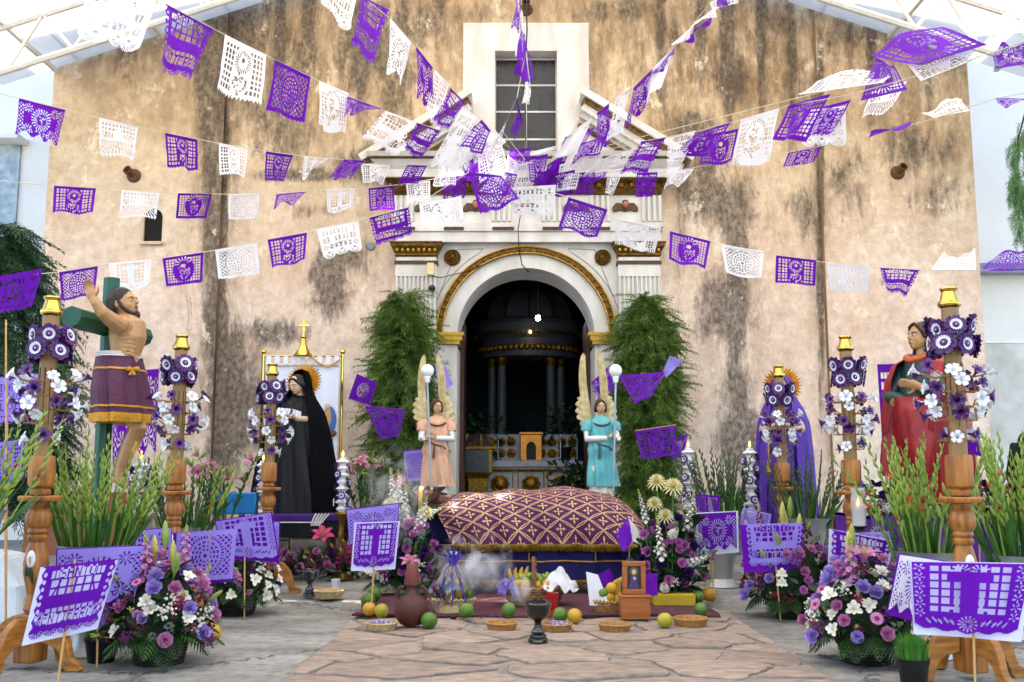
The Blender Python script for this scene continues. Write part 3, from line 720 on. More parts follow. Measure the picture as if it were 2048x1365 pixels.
def pat(kind, W, H):
    key = (kind, W, H)
    if key in PATC: return PATC[key]
    v, u = np.mgrid[0:H, 0:W]; u = (u+.5)/W; v = (v+.5)/H
    m = np.ones((H, W), bool)
    def lattice(u0, u1, v0, v1, nu, nv, fr=.62, diag=False):
        reg = (u > u0) & (u < u1) & (v > v0) & (v < v1)
        a, b_ = (u-u0)/(u1-u0)*nu, (v-v0)/(v1-v0)*nv
        if diag: a, b_ = a+b_, a-b_
        hole = (np.abs(a % 1-.5) < fr/2) & (np.abs(b_ % 1-.5) < fr/2)
        m[reg & hole] = False
    def burst(cu, cv, r0, r1, n, duty=.45, asp=.8, a0=0, a1=2*PI):
        du, dv = (u-cu), (v-cv)*asp; r = np.hypot(du, dv); a = np.arctan2(dv, du) % (2*PI)
        m[(r > r0) & (r < r1) & ((a/(2*PI)*n) % 1 < duty) & (a >= a0) & (a <= a1)] = False
    def disc(cu, cv, r, val=True, asp=.8): m[np.hypot(u-cu, (v-cv)*asp) < r] = val
    def scallop(n, depth=.1, kind_='round'):
        if kind_ == 'round':
            e = 1-depth+depth*np.sqrt(np.clip(1-(2*((u*n) % 1)-1)**2, 0, 1))
        else:
            e = 1-depth*np.abs(2*((u*n) % 1)-1)
        m[v > e] = False
    def dots(cu, cv, ru, rv, n, size, seed=0):
        r_ = random.Random(seed)
        for _ in range(n):
            a = r_.uniform(0, 2*PI); q = math.sqrt(r_.random()); du, dv = cu+ru*q*math.cos(a), cv+rv*q*math.sin(a); t = r_.uniform(0, PI)
            x, y = (u-du), (v-dv)*.8; x, y = x*math.cos(t)+y*math.sin(t), -x*math.sin(t)+y*math.cos(t)
            m[(x/size)**2+(y/(size*.42))**2 < 1] = False
    if kind == 'santo':
        lattice(.15, .85, .2, .44, 6, 2.0, .74); lattice(.15, .85, .6, .67, 8, 1, .74); lattice(.13, .25, .06, .2, 2, 1, .7); lattice(.75, .87, .06, .2, 2, 1, .7)
        text(m, 'SANTO', .25, .75, .045, .2); text(m, 'ENTIERRO', .13, .87, .68, .83)
        tri = (v > .22) & (v < .44) & (np.abs(u-.2-(.44-v)*.4) < .014); m[tri] = True; tri = (v > .22) & (v < .44) & (np.abs(u-.8+(.44-v)*.4) < .014); m[tri] = True
        for k in range(7):
            for c in (.055, .945): m[((u-c)/.022)**2+((v-.12-k*.1)/.03)**2 < 1] = False
        for k in range(5): burst(.1+.2*k, .9, .03, .085, 14, .4, a0=.1, a1=PI-.1)
        for c in (.1, .9): burst(c, .72, .02, .07, 14, .4)
        scallop(5, .1); m[(u < .03*(1+np.sin(v*40))*.5)] = False; m[(u > 1-.03*(1+np.sin(v*40))*.5)] = False
    elif kind == 'perdona':
        for t_, a, b_ in (('PERDONA A', .1, .28), ('TU PUEBLO', .33, .51)): text(m, t_, .08, .92, a, b_, boxed=True)
        text(m, 'SEÑOR', .22, .78, .56, .74, boxed=True)
        for k in range(3): burst(.17+.33*k, .86, .05, .11, 18, .4, a0=.05, a1=PI-.05); m[(np.abs(u-.17-.33*k) < .03) & (v > .80) & (v < .835)] = False
        burst(.12, .65, .02, .06, 10); burst(.88, .65, .02, .06, 10); scallop(3, .14)
    elif kind == 'circle':
        lattice(.07, .93, .1, .9, 9, 7, .66, True); disc(.5, .5, .34); burst(.5, .5, .27, .325, 40, .5)
        for r_ in (.08, .14, .2): burst(.5, .5, r_, r_+.035, int(60*r_)+5, .6)
        disc(.5, .5, .03, False); scallop(18, .02, 'z')
    elif kind == 'figure':
        lattice(.06, .94, .07, .9, 11, 8, .66); m[((u-.5)/.21)**2+((v-.5)/.52)**2 < 1] = True
        burst(.5, .33, .1, .17, 26, .45); dots(.5, .72, .14, .18, 22, .03, 3); disc(.5, .3, .035, False); scallop(14, .05, 'z')
    elif kind == 'dove':
        lattice(.05, .95, .07, .88, 10, 7, .68)
        m[(np.abs(v-.38-.25*np.abs(u-.5)+.0) < .13*(1-np.abs(u-.5)*1.6)) & (np.abs(u-.5) < .42)] = True; m[((u-.5)/.07)**2+((v-.4)/.28)**2 < 1] = True
        a = np.arctan2(u-.5, v-.25); fan = (np.abs(a) < .75) & (v > .55) & (v < .92); m[fan] = True; m[fan & ((a*9) % 1 < .5)] = False
        for s_ in (-1, 1):
            for k in range(4): m[(np.abs(u-.5-s_*(.14+.07*k)) < .02) & (np.abs(v-.4-.02*k) < .05)] = False
        scallop(13, .07, 'z')
    elif kind == 'grapes':
        lattice(.06, .94, .08, .9, 12, 9, .64); m[((u-.5)/.27)**2+((v-.48)/.40)**2 < 1] = True
        dots(.5, .55, .16, .24, 34, .022, 5); burst(.5, .3, .1, .22, 14, .35, a0=PI, a1=2*PI); m[((u-.5)/.06)**2+((v-.35)/.06)**2 < 1] = False; scallop(20, .025, 'z')
    elif kind == 'virgen':
        text(m, 'VIRGEN', .2, .8, .16, .3, clear=False); 
        for t_, a, b_, p_, q_ in (('VIRGEN', .15, .32, .24, .76), ('DE LOS', .36, .53, .24, .76), ('DOLORES', .57, .74, .18, .82)):
            k0 = m.copy(); m[:] = False; text(m, t_, p_, q_, a, b_, clear=False); t0 = m.copy(); m[:] = k0; m[t0] = False
        for c in ((.08, .2), (.92, .2), (.08, .55), (.92, .55)): burst(c[0], c[1], .02, .07, 9, .4)
        for k in range(16): m[(np.hypot(u-.03-.0625*k, (v-.87)*.8) < .018)] = False
        scallop(9, .06)
    elif kind == 'cross':
        lattice(.14, .86, .03, .72, 7, 6, .72); m[np.abs(u-.5) < .085] = True; m[(np.abs(v-.22) < .06) & (np.abs(u-.5) < .2)] = True
        for c in (.42, .58): burst(c, .12, .03, .09, 12, .4, a0=PI, a1=2*PI)
        for s_ in (-1, 1):
            m[(np.abs(u-.5-s_*.13) < .045) & (v > .62) & (v < .66)] = False; m[(np.abs(u-.5-s_*.11) < .018) & (v > .4) & (v < .66)] = False
        for k in range(6):
            for c in (.06, .94):
                burst(c, .08+.13*k, .012, .05, 5, .35)
        burst(.5, .85, .02, .09, 13, .4); 
        for k in range(5):
            for s_ in (-1, 1):
                x, y = u-.5-s_*(.14+.055*k), (v-.84+.02*(k % 2)); m[((x*.8+s_*y*.5)/.012)**2+((y*.7-s_*x*.5)/.04)**2 < 1] = False
        e = .97-.07*np.abs(2*u-1)**3-.015*np.cos(u*2*PI*5); m[v > e] = False
    elif kind == 'chalice':
        lattice(.07, .27, .1, .8, 3, 8, .6); lattice(.73, .93, .1, .8, 3, 8, .6); burst(.5, .4, .2, .26, 34, .45); dots(.5, .5, .18, .32, 40, .028, 9)
        e = np.where(np.abs(u-.5) < .3, .86+.13*np.sqrt(np.clip(1-((u-.5)/.3)**2, 0, 1)), .93); m[v > e] = False
        m[(np.abs(u-.5) > .3) & (v > .8) & ((u*22) % 1 < .4)] = False
    elif kind == 'floral':
        for c in ((.2, .2), (.8, .2), (.2, .75), (.8, .75)): burst(c[0], c[1], .02, .1, 9, .4)
        burst(.5, .45, .12, .24, 22, .4); dots(.5, .45, .1, .12, 14, .025, 4); dots(.5, .8, .3, .08, 16, .025, 8); lattice(.02, .1, .1, .9, 1, 8, .55, True); lattice(.9, .98, .1, .9, 1, 8, .55, True)
        e = .9+.06*np.cos(u*2*PI*3); m[v > e] = False
    elif kind == 'rose':
        for k in range(6):
            a = k*PI/3; du, dv = u-.5-.11*math.cos(a), (v-.5)*.9-.11*math.sin(a); r = np.hypot(du, dv); m[(np.abs(r-.1) < .012) & ((np.arctan2(dv, du)*3) % 1 < .8)] = False
        r = np.hypot(u-.5, (v-.5)*.9); m[(np.abs(r-.25) < .012) & ((np.arctan2(v-.5, u-.5)*4) % 1 < .75)] = False
        scallop(9, .07, 'z')
    else:  # plain with corner slits
        burst(.14, .2, .02, .08, 8, .4); burst(.86, .2, .02, .08, 8, .4); scallop(12, .04, 'z')
    m[0:2, :] = True
    PATC[key] = m; return m
def paper_mesh(kind, TL, TR, BR, BL, m_, W=56, H=44, bend=.03, seed=0, curl=0.0, hem=True):
    """thin cut sheet hung between four world corners, with waves"""
    r_ = random.Random(seed); mk = pat(kind, W, H)
    uu = np.linspace(0, 1, W+1); vv = np.linspace(0, 1, H+1); U, V = np.meshgrid(uu, vv)
    c = [np.array(p) for p in (TL, TR, BR, BL)]
    P = ((1-U)*(1-V))[..., None]*c[0]+(U*(1-V))[..., None]*c[1]+(U*V)[..., None]*c[2]+((1-U)*V)[..., None]*c[3]
    n = np.cross(c[1]-c[0], c[3]-c[0]); n = n/(np.linalg.norm(n)+1e-9)
    p1, p2 = r_.uniform(0, 6), r_.uniform(0, 6); f1 = r_.uniform(.8, 1.5)
    d = bend*(np.sin(U*f1*2*PI+p1)*V+.6*np.sin(V*2.5+U*2+p2)*V)+curl*V*V+bend*.16*np.sin(U*15+p2+3*V)*np.sin(V*11+p1)*V
    P = P+d[..., None]*n
    ids = -np.ones(((H+1)*(W+1)), int); fs = []
    ys, xs_ = np.nonzero(mk)
    a = ys*(W+1)+xs_; F = np.stack([a, a+W+1, a+W+2, a+1], 1)
    used = np.unique(F); ids[used] = np.arange(len(used)); V3 = P.reshape(-1, 3)[used]; F = ids[F]
    me = bpy.data.meshes.new('m')
    vs_ = V3.tolist(); fl = F.tolist()
    if hem:      # folded hem over the cord
        k = len(vs_); e = -n*.004 if n[1] > 0 else n*.004
        t = 1.0/H*2.2; q = [c[0]+e, c[1]+e, lerp(c[1], c[2], t)+e*1.5, lerp(c[0], c[3], t)+e*1.5]
        vs_ += [x.tolist() for x in q]; fl.append([k, k+3, k+2, k+1])
    me.from_pydata(vs_, [], fl); me.materials.append(m_)
    me.shade_smooth(); me.update(); return me
PN = {'santo': 'lettered grid', 'perdona': 'letter rows', 'circle': 'sunburst lattice', 'figure': 'standing figure', 'dove': 'winged dove', 'grapes': 'grape bunch', 'virgen': 'letter rows', 'cross': 'cross grid', 'chalice': 'chalice edge', 'floral': 'flower cuts', 'rose': 'rosette', 'plain': 'small cuts'}
ORD = ['first', 'second', 'third', 'fourth', 'fifth', 'sixth', 'seventh', 'eighth', 'ninth', 'tenth', 'eleventh', 'twelfth', 'thirteenth', 'fourteenth', 'fifteenth', 'sixteenth', 'seventeenth', 'eighteenth']
def garland(desc, flags, ends, ydep, W=56, H=44):
    """flags: (colour, pattern, TL, TR, BR, BL [, push]) counted outward from the doorway; ydep: (px, Y) table"""
    tx = [a for a, _ in ydep]; ty = [b_ for _, b_ in ydep]
    D = lambda p: float(np.interp(p[0], tx, ty))
    for k, f in enumerate(flags):
        col, kd, tl, tr, br, bl = f[:6]; push = f[6] if len(f) > 6 else random.Random(k).uniform(-.12, .12)
        q = [At(*tl, D(tl)), At(*tr, D(tr)), At(*br, D(br)+push), At(*bl, D(bl)+push)]
        o = q[0].lerp(q[1], .5); q = [p-o for p in q]
        hi = 1.45 if kd in ('santo', 'perdona', 'virgen') else 1
        me = paper_mesh(kd, *q, PURPLE if col == 'P' else WHITEP, int(W*hi), int(H*hi), seed=hash((tl, br)) % 999 if False else int(tl[0]*7+br[1]*3) % 9999, bend=.034)
        b_ = link('paper_flag', me, None, loc=o)
        tag(b_, f"{'purple' if col == 'P' else 'white'} flag, {PN[kd]}, {ORD[k]} outward from the door on {desc}", 'flag', 'paper flags on the garlands')
    pts = [At(*e, D(e)) for e in ends]; pts.append(pts[-1]+(pts[-1]-pts[-2]).normalized()*3); mb = MB(); mb.tube(pts, .004, 4); single(mb, 'garland_cord', CORD, f'thin pale cord of {desc}', 'cord')
# lowest garland, crucifix side
garland('the crucifix-side lowest garland', [
 ('P','circle',(937,345),(1002,352),(1040,398),(960,432),-.2), ('W','chalice',(838,408),(923,393),(928,447),(846,463)), ('P','santo',(738,436),(818,415),(826,470),(752,492)), ('W','perdona',(633,460),(717,443),(724,500),(648,518)), ('P','figure',(535,480),(614,466),(611,525),(545,539)),
 ('W','circle',(430,501),(514,487),(521,549),(438,560)), ('P','grapes',(325,517),(407,505),(404,566),(331,575)), ('W','cross',(218,528),(303,520),(298,577),(224,584)), ('P','circle',(118,545),(196,533),(191,596),(122,601))],
 [(937,345),(838,408),(738,436),(633,460),(535,480),(430,501),(325,517),(218,528),(118,545),(-20,556)], [(0,9.3),(500,9.6),(1000,9.8)])
garland('the cloak-side lowest garland', [
 ('W','perdona',(1018,376),(1112,370),(1106,433),(1024,430)), ('P','circle',(1137,395),(1215,420),(1193,480),(1116,455),-.1), ('W','chalice',(1232,438),(1323,455),(1308,511),(1228,490)), ('P','grapes',(1340,463),(1421,483),(1410,540),(1337,522)), ('W','circle',(1442,489),(1528,504),(1521,561),(1452,549)),
 ('P','figure',(1552,511),(1633,521),(1630,574),(1551,567)), ('W','perdona',(1654,526),(1738,535),(1737,586),(1661,585)), ('P','santo',(1759,536),(1840,541),(1813,593),(1772,583)), ('W','floral',(1862,541),(1952,541),(1950,498),(1888,508),.35), ('P','circle',(1962,543),(2060,541),(2062,494),(1978,514),.35)],
 [(1060,372),(1137,395),(1232,438),(1340,463),(1442,489),(1552,511),(1654,526),(1759,536),(1862,541),(2080,541)], [(1000,9.7),(1500,9.6),(2050,9.2)])
# second garland, crucifix side
garland('the crucifix-side second garland', [
 ('P','figure',(888,355),(934,348),(932,398),(886,402)), ('W','figure',(812,368),(860,362),(862,400),(816,408)), ('P','figure',(737,377),(787,371),(787,420),(739,424)), ('W','cross',(653,380),(709,377),(703,421),(654,431)), ('P','circle',(553,390),(613,384),(592,400),(547,418),-.3), ('W','circle',(457,389),(519,387),(514,438),(455,441)),
 ('P','grapes',(356,387),(424,387),(412,438),(352,438)), ('W','dove',(243,381),(319,387),(313,437),(239,434)), ('P','figure',(108,372),(192,377),(184,431),(105,428))],
 [(1000,340),(888,355),(812,368),(737,377),(653,380),(553,388),(457,389),(356,387),(243,381),(108,372),(-20,360)], [(0,9.2),(500,10.4),(1000,11.8)])
# third garland, crucifix side
garland('the crucifix-side third garland', [
 ('P','floral',(945,322),(990,318),(975,362),(930,364)), ('W','figure',(878,326),(914,326),(908,376),(866,372)), ('P','figure',(815,330),(854,332),(832,368),(792,370)), ('W','figure',(722,328),(780,332),(768,368),(727,366)), ('P','floral',(688,320),(730,322),(696,363),(654,361)), ('W','cross',(608,313),(658,318),(628,334),(605,367)), ('P','figure',(532,303),(586,311),(568,365),(533,363)), ('W','figure',(438,287),(496,297),(491,356),(441,351)),
 ('P','figure',(330,266),(394,280),(397,341),(336,336)), ('W','dove',(198,236),(277,254),(271,320),(200,309)), ('P','floral',(38,197),(131,219),(119,294),(33,271))],
 [(1010,320),(945,322),(815,331),(722,328),(688,320),(608,313),(532,303),(438,287),(330,266),(198,236),(38,197),(-40,176)], [(0,8.0),(500,10.0),(1000,11.8)])
# fourth (high) garland, crucifix side
garland('the crucifix-side fourth garland', [
 ('P','floral',(972,286),(1004,292),(996,332),(960,334)), ('W','floral',(905,268),(952,282),(930,345),(868,340)), ('P','santo',(833,246),(882,263),(838,318),(804,300)), ('W','santo',(770,222),(828,244),(800,312),(724,276)), ('P','floral',(695,194),(764,219),(722,222),(688,236),-.4), ('W','chalice',(638,162),(697,187),(691,274),(633,256)),
 ('P','circle',(550,120),(621,153),(610,246),(534,221)), ('W','figure',(450,70),(532,110),(521,212),(427,181)), ('P','santo',(331,8),(428,59),(386,164),(315,133)), ('W','perdona',(176,-32),(312,0),(284,108),(158,78))],
 [(1010,300),(905,268),(833,246),(770,222),(695,192),(638,162),(550,120),(450,70),(331,8),(176,-34),(100,-60)], [(0,5.0),(230,5.8),(350,7.2),(500,8.2),(700,9.6),(1000,11.8)], 64, 52)
# fifth (steep) garland, crucifix side
garland('the crucifix-side steepest garland', [
 ('W','floral',(990,262),(1012,285),(975,310),(940,290)), ('P','figure',(963,240),(981,262),(955,312),(917,292)), ('W','perdona',(925,212),(956,236),(905,342),(866,332)), ('P','santo',(900,176),(930,206),(892,262),(868,240)), ('W','figure',(869,140),(898,170),(873,254),(860,218)), ('P','floral',(832,94),(864,135),(868,222),(838,202)), ('W','floral',(780,37),(822,86),(812,174),(767,143)),
 ('P','santo',(722,-8),(777,20),(753,130),(701,90)), ('W','perdona',(650,-52),(716,-10),(697,66),(640,14))],
 [(1020,298),(963,240),(925,210),(900,175),(869,140),(832,94),(780,37),(722,-8),(650,-52)], [(600,6.2),(720,7.0),(850,8.6),(1000,11.6)])
# over the camera, through the middle
garland('the window garland', [
 ('W','figure',(1004,262),(1014,240),(990,305),(972,318)), ('P','figure',(1034,196),(1046,246),(1030,286),(1026,238)), ('W','perdona',(1052,100),(1060,160),(1056,210),(1046,206)), ('P','plain',(1040,108),(1052,98),(1050,165),(1032,150)), ('P','floral',(1056,108),(1060,112),(1070,165),(1056,168)), ('P','plain',(1042,62),(1050,72),(1044,100),(1036,120)), ('W','floral',(1037,8),(1046,26),(1038,122),(1024,112)), ('P','floral',(1030,-10),(1042,-12),(1036,72),(1026,34))],
 [(1050,320),(1004,262),(1034,196),(1052,100),(1042,62),(1037,6),(1033,-40)], [(960,11.6),(1004,11),(1026,9.2),(1036,8.4),(1070,9.6)], 40, 40)
# steep garland, red-cloak side
garland('the cloak-side steepest garland', [
 ('W','plain',(1148,262),(1184,236),(1152,312),(1100,318)), ('P','floral',(1195,226),(1218,208),(1215,292),(1188,310)), ('W','figure',(1232,196),(1261,173),(1250,252),(1221,287)), ('P','floral',(1268,176),(1306,138),(1282,222),(1249,262)), ('W','plain',(1306,136),(1346,100),(1316,178),(1276,216)), ('P','floral',(1296,156),(1352,94),(1348,112),(1306,152),-.1), ('W','floral',(1342,90),(1430,14),(1424,28),(1352,94),-.2), ('P','plain',(1366,84),(1428,28),(1424,40),(1374,80),-.1), ('W','perdona',(1420,6),(1462,-14),(1474,-4),(1428,28),-.1), ('P','plain',(1428,8),(1448,-12),(1450,0),(1436,18),-.2)],
 [(1100,310),(1148,262),(1195,226),(1232,196),(1268,176),(1306,136),(1352,92),(1420,6),(1470,-40)], [(1060,11.6),(1200,10.2),(1300,8.6),(1480,6.6)])
# high garland, red-cloak side
garland('the cloak-side high garland', [
 ('W','plain',(1120,315),(1170,300),(1130,345),(1090,345)), ('P','figure',(1160,290),(1215,270),(1195,305),(1140,330)), ('W','perdona',(1200,320),(1270,296),(1250,330),(1170,350)), ('P','santo',(1282,284),(1332,276),(1290,351),(1234,346)), ('W','santo',(1338,274),(1392,262),(1352,346),(1326,356)), ('P','grapes',(1390,270),(1464,242),(1420,313),(1344,313)), ('W','chalice',(1482,240),(1558,218),(1540,331),(1458,336)), ('P','grapes',(1577,212),(1661,188),(1606,284),(1549,282)),
 ('W','figure',(1597,190),(1765,166),(1794,138),(1640,158),.5), ('P','grapes',(1722,202),(1815,180),(1782,122),(1752,120),.5), ('W','dove',(1842,163),(1968,112),(1930,108),(1816,132),.4), ('P','grapes',(1838,131),(1973,90),(1880,46),(1738,108),.5), ('P','floral',(1990,138),(2070,126),(2060,78),(1984,104),.4), ('W','circle',(1940,76),(2090,62),(2080,4),(1912,48),.5)],
 [(1090,330),(1282,284),(1390,264),(1482,240),(1577,212),(1700,190),(1842,150),(1972,110),(2090,70)], [(1060,11.8),(1250,10.8),(1400,9.6),(1550,8.4),(1760,7.2),(2050,6.0)], 60, 48)
# middle garland, red-cloak side
garland('the cloak-side middle garland', [
 ('P','figure',(1150,346),(1190,344),(1188,390),(1150,390)), ('W','figure',(1218,342),(1248,338),(1228,388),(1208,390)), ('P','figure',(1274,346),(1316,345),(1306,396),(1268,396)), ('W','floral',(1340,344),(1388,338),(1366,372),(1322,376)), ('P','grapes',(1412,272),(1477,258),(1466,326),(1398,331)), ('P','figure',(1577,306),(1644,290),(1632,326),(1564,336)), ('W','perdona',(1608,222),(1692,212),(1691,292),(1604,294)), ('P','figure',(1640,216),(1702,200),(1666,266),(1612,276)), ('W','dove',(1745,184),(1814,163),(1786,216),(1722,238)), ('P','plain',(1737,276),(1824,243),(1822,248),(1746,272),-.3), ('W','santo',(1866,236),(1940,222),(1922,198),(1836,220),.3), ('P','floral',(1990,196),(2060,198),(2056,206),(1996,204),-.3)],
 [(1120,348),(1218,342),(1340,344),(1480,320),(1577,306),(1737,272),(1860,240),(1990,198),(2080,180)], [(1100,11.9),(1500,10.2),(2050,8.2)])
# the tangle at the middle
garland('the middle knot', [
 ('W','figure',(955,300),(1004,290),(1014,345),(960,368),-.1), ('P','figure',(1056,318),(1096,308),(1086,362),(1062,368),-.1), ('W','figure',(1015,310),(1040,330),(1030,385),(1010,370)), ('P','floral',(925,330),(965,300),(950,375),(930,360),.1), ('W','plain',(985,350),(1020,345),(1010,386),(955,388)), ('P','plain',(1095,330),(1140,300),(1120,350),(1085,372),.1), ('W','figure',(1120,330),(1165,318),(1150,380),(1110,384)), ('P','figure',(1010,345),(1035,350),(1020,390),(995,388),-.3), ('W','floral',(940,268),(975,262),(965,330),(925,322)), ('P','plain',(1075,345),(1105,340),(1098,380),(1070,384)), ('W','plain',(1060,305),(1120,290),(1110,300),(1060,312)), ('P','figure',(1130,275),(1190,255),(1170,285),(1120,305)), ('P','santo',(1170,350),(1215,344),(1212,360),(1168,366)), ('W','figure',(900,300),(948,290),(938,350),(890,356),.1), ('P','floral',(1020,300),(1062,296),(1056,345),(1016,350),.1), ('W','perdona',(1030,330),(1072,322),(1068,372),(1028,380),.15), ('P','grapes',(1100,350),(1150,340),(1144,392),(1098,396),.2), ('W','floral',(1160,312),(1210,300),(1196,345),(1150,352),.2)],
 [(940,300),(1000,320),(1052,325),(1100,320),(1180,300)], [(900,11.2),(1052,11.6),(1200,11.2)], 60, 48)

# ================================================================= FLOWERS
def petal(mb, M, L, W, curl=.6, cup=.2, a0=.3, n=4, tip=.5, wave=0, r0=0.0):
    """petal grown from local origin outwards along +x, rising from angle a0 (0 = flat, pi/2 = upright) and bending by curl"""
    P = []; x, z = r0, 0.0
    for i in range(n+1):
        t = i/n; a = a0-curl*t
        wd = W*(math.sin(PI*min(1, (.12+.62*t)))**.8)*(1 if t < .75 else lerp(1, tip, (t-.75)/.25))
        row = []
        for j in (-1, -.5, 0, .5, 1):
            zz_ = z+cup*wd*abs(j)**2+wave*wd*math.sin(j*5+t*6)*t
            row.append((x-math.sin(a)*0, wd*j*.5, zz_))
        P.append(row); x += math.cos(a)*L/n; z += math.sin(a)*L/n
    mb.grid(P, M=M)
def ringpetals(mb, cnt, L, W, z=0, r0=0, off=0, **k):
    for i in range(cnt):
        mb_a = 2*PI*i/cnt+off
        petal(mb, Matrix.Translation((0, 0, z)) @ Matrix.Rotation(mb_a, 4, 'Z'), L, W, r0=r0, **k)
def fmat(name, c, c2=None, **k): return mat(name, c, .55, var=.18, scale=30, trans=.22, rnd=.12, col2=c2, **k)
F_LAV = fmat('lavender_petal', '#a890d4'); F_PINK = fmat('pink_petal', '#c77fae'); F_ROSE = fmat('rose_petal', '#c272b2'); F_MAG = fmat('magenta_petal', '#8f1f56'); F_WINE = fmat('wine_petal', '#5c1230'); F_PLUM = fmat('plum_petal', '#6d1f72')
F_WHITE = fmat('white_petal', '#e2ddd0'); F_CREAM = fmat('cream_petal', '#ddd3a0'); F_YEL = fmat('yellow_centre', '#d2b02a'); F_LILY = fmat('lily_petal', '#c4568c', '#dba0bb'); F_HOT = fmat('hot_pink_petal', '#c93d78'); F_BUD = fmat('bud_green', '#a8b04a'); F_RED = fmat('red_bud', '#b3202a'); F_ORG = fmat('orange_bud', '#cf5232'); F_VIO = fmat('violet_petal', '#3e1d5c')
FL_ = {}
def reg(k, mb, mats): FL_[k] = mb.mesh(mats, 180)
def rose_mb(s=1):
    b = MB(); ringpetals(b, 6, .040, .048, a0=.55, curl=.5, cup=.35, tip=.8); ringpetals(b, 5, .038, .046, z=.006, off=.5, a0=.95, curl=.35, cup=.45, tip=.85); ringpetals(b, 4, .034, .04, z=.01, off=.2, a0=1.3, curl=.2, cup=.5, tip=.9); ringpetals(b, 3, .028, .026, z=.012, off=.9, a0=1.5, curl=-.3, cup=.6, tip=.8); return b
for k, m_ in (('rose', F_ROSE), ('rose_pink', F_PINK), ('lisianthus', F_LAV), ('rose_violet', F_VIO)):
    reg(k, rose_mb(), m_)
b = MB(); ringpetals(b, 3, .05, .03, a0=.7, curl=.9, cup=.2, tip=.5); ringpetals(b, 3, .045, .026, off=1.05, a0=.9, curl=.7, cup=.2, tip=.4); b.mat = 1; b.tube([(0, 0, 0), (0, 0, .03)], .002, 4); reg('alstroemeria', b, [F_WHITE, F_YEL])
b = MB(); ringpetals(b, 16, .034, .013, a0=.15, curl=.3, tip=.8); b.mat = 1; b.ball((0, 0, .003), (.013, .013, .008), 10, 6); reg('daisy', b, [F_PINK, F_MAG])
def spike_mb(seed, n=26, L=.2, r=.03, s=.022):
    b = MB(); q = random.Random(seed)
    for i in range(n):
        t = i/n; a = i*2.4; rr = r*(1-.75*t); c = Vector((rr*math.cos(a), rr*math.sin(a), L*t)); d = Vector((math.cos(a), math.sin(a), .5+t)); sc = s*(1-.55*t)/.022
        M_ = align(c, d, q.uniform(0, 6), sc)
        for j in range(4): petal(b, M_ @ Matrix.Rotation(j*PI/2+q.uniform(-.3, .3), 4, 'Z'), .022, .024, a0=.8, curl=1.2, cup=.1, n=2, tip=.9, wave=.2)
    b.mat = 1; b.tube([(0, 0, -.06), (0, 0, L*1.1)], [.004, .002], 5); b.mat = 1
    for i in range(6): a = i*2.4; b.ball((.006*math.cos(a), .006*math.sin(a), L*(1+.03*i)), (.007*(1-.1*i), .007*(1-.1*i), .009), 6, 4)
    return b
reg('stock_pink', spike_mb(1), [F_PINK, F_BUD]); reg('stock_magenta', spike_mb(2), [F_MAG, F_BUD]); reg('stock_wine', spike_mb(3), [F_WINE, F_BUD]); reg('stock_white', spike_mb(4, 30, .24, .022, .02), [F_WHITE, F_BUD]); reg('stock_plum', spike_mb(5), [F_PLUM, F_BUD])
def dots_mb(seed, n=26, R_=.05):
    b = MB(); q = random.Random(seed)
    for i in range(n):
        d = Vector((q.gauss(0, 1), q.gauss(0, 1), abs(q.gauss(0, 1))+.3)).normalized()*R_*q.uniform(.5, 1)
        b.mat = 0; b.ball(d, q.uniform(.005, .009), 6, 4)
        if i % 3 == 0: b.mat = 1; b.tube([(0, 0, -.03), d], .0012, 3, caps=False)
    return b
reg('filler_plum', dots_mb(1), [F_PLUM, STEM]); reg('filler_white', dots_mb(2, 30, .055), [F_WHITE, STEM]); reg('filler_wine', dots_mb(3), [F_WINE, STEM])
b = MB()
for k in range(5): ringpetals(b, 13, .062-.006*k, .010, z=.004*k, off=.24*k, a0=.1+.28*k, curl=.9-.3*k, cup=.3, tip=.5, n=3)
b.mat = 1; b.ball((0, 0, .014), (.014, .014, .01), 10, 6); reg('chrysanthemum', b, [F_CREAM, F_YEL])
def lily_mb():
    b = MB(); ringpetals(b, 3, .11, .045, a0=1.15, curl=1.5, cup=.25, tip=.25, n=6); ringpetals(b, 3, .11, .036, off=1.05, a0=1.2, curl=1.5, cup=.25, tip=.25, n=6)
    b.mat = 1
    for i in range(6): a = i*1.05; b.tube([(0, 0, .01), (.02*math.cos(a), .02*math.sin(a), .08)], .0016, 4); b.mat = 2; b.ball((.02*math.cos(a), .02*math.sin(a), .082), (.004, .008, .003), 5, 4); b.mat = 1
    return b
reg('lily', lily_mb(), [F_LILY, F_BUD, F_ORG]); reg('lily_hot', lily_mb(), [F_HOT, F_BUD, F_ORG])
b = MB(); b.lathe([(.004, -.05), (.006, 0), (.015, .03), (.017, .06), (.012, .1), (.004, .125), (.001, .128)], 8, wob=lambda a, z: 1+.12*math.cos(3*a)); reg('lily_bud', b, fmat('lily_bud_green', '#a9b45c', '#7f9a44'))
reg('lily_bud_pink', b, fmat('lily_bud_pink', '#c9a08c', '#a9b45c')); reg('lily_bud_yellow', b, fmat('lily_bud_yellow', '#d9c878', '#b9b45c'))
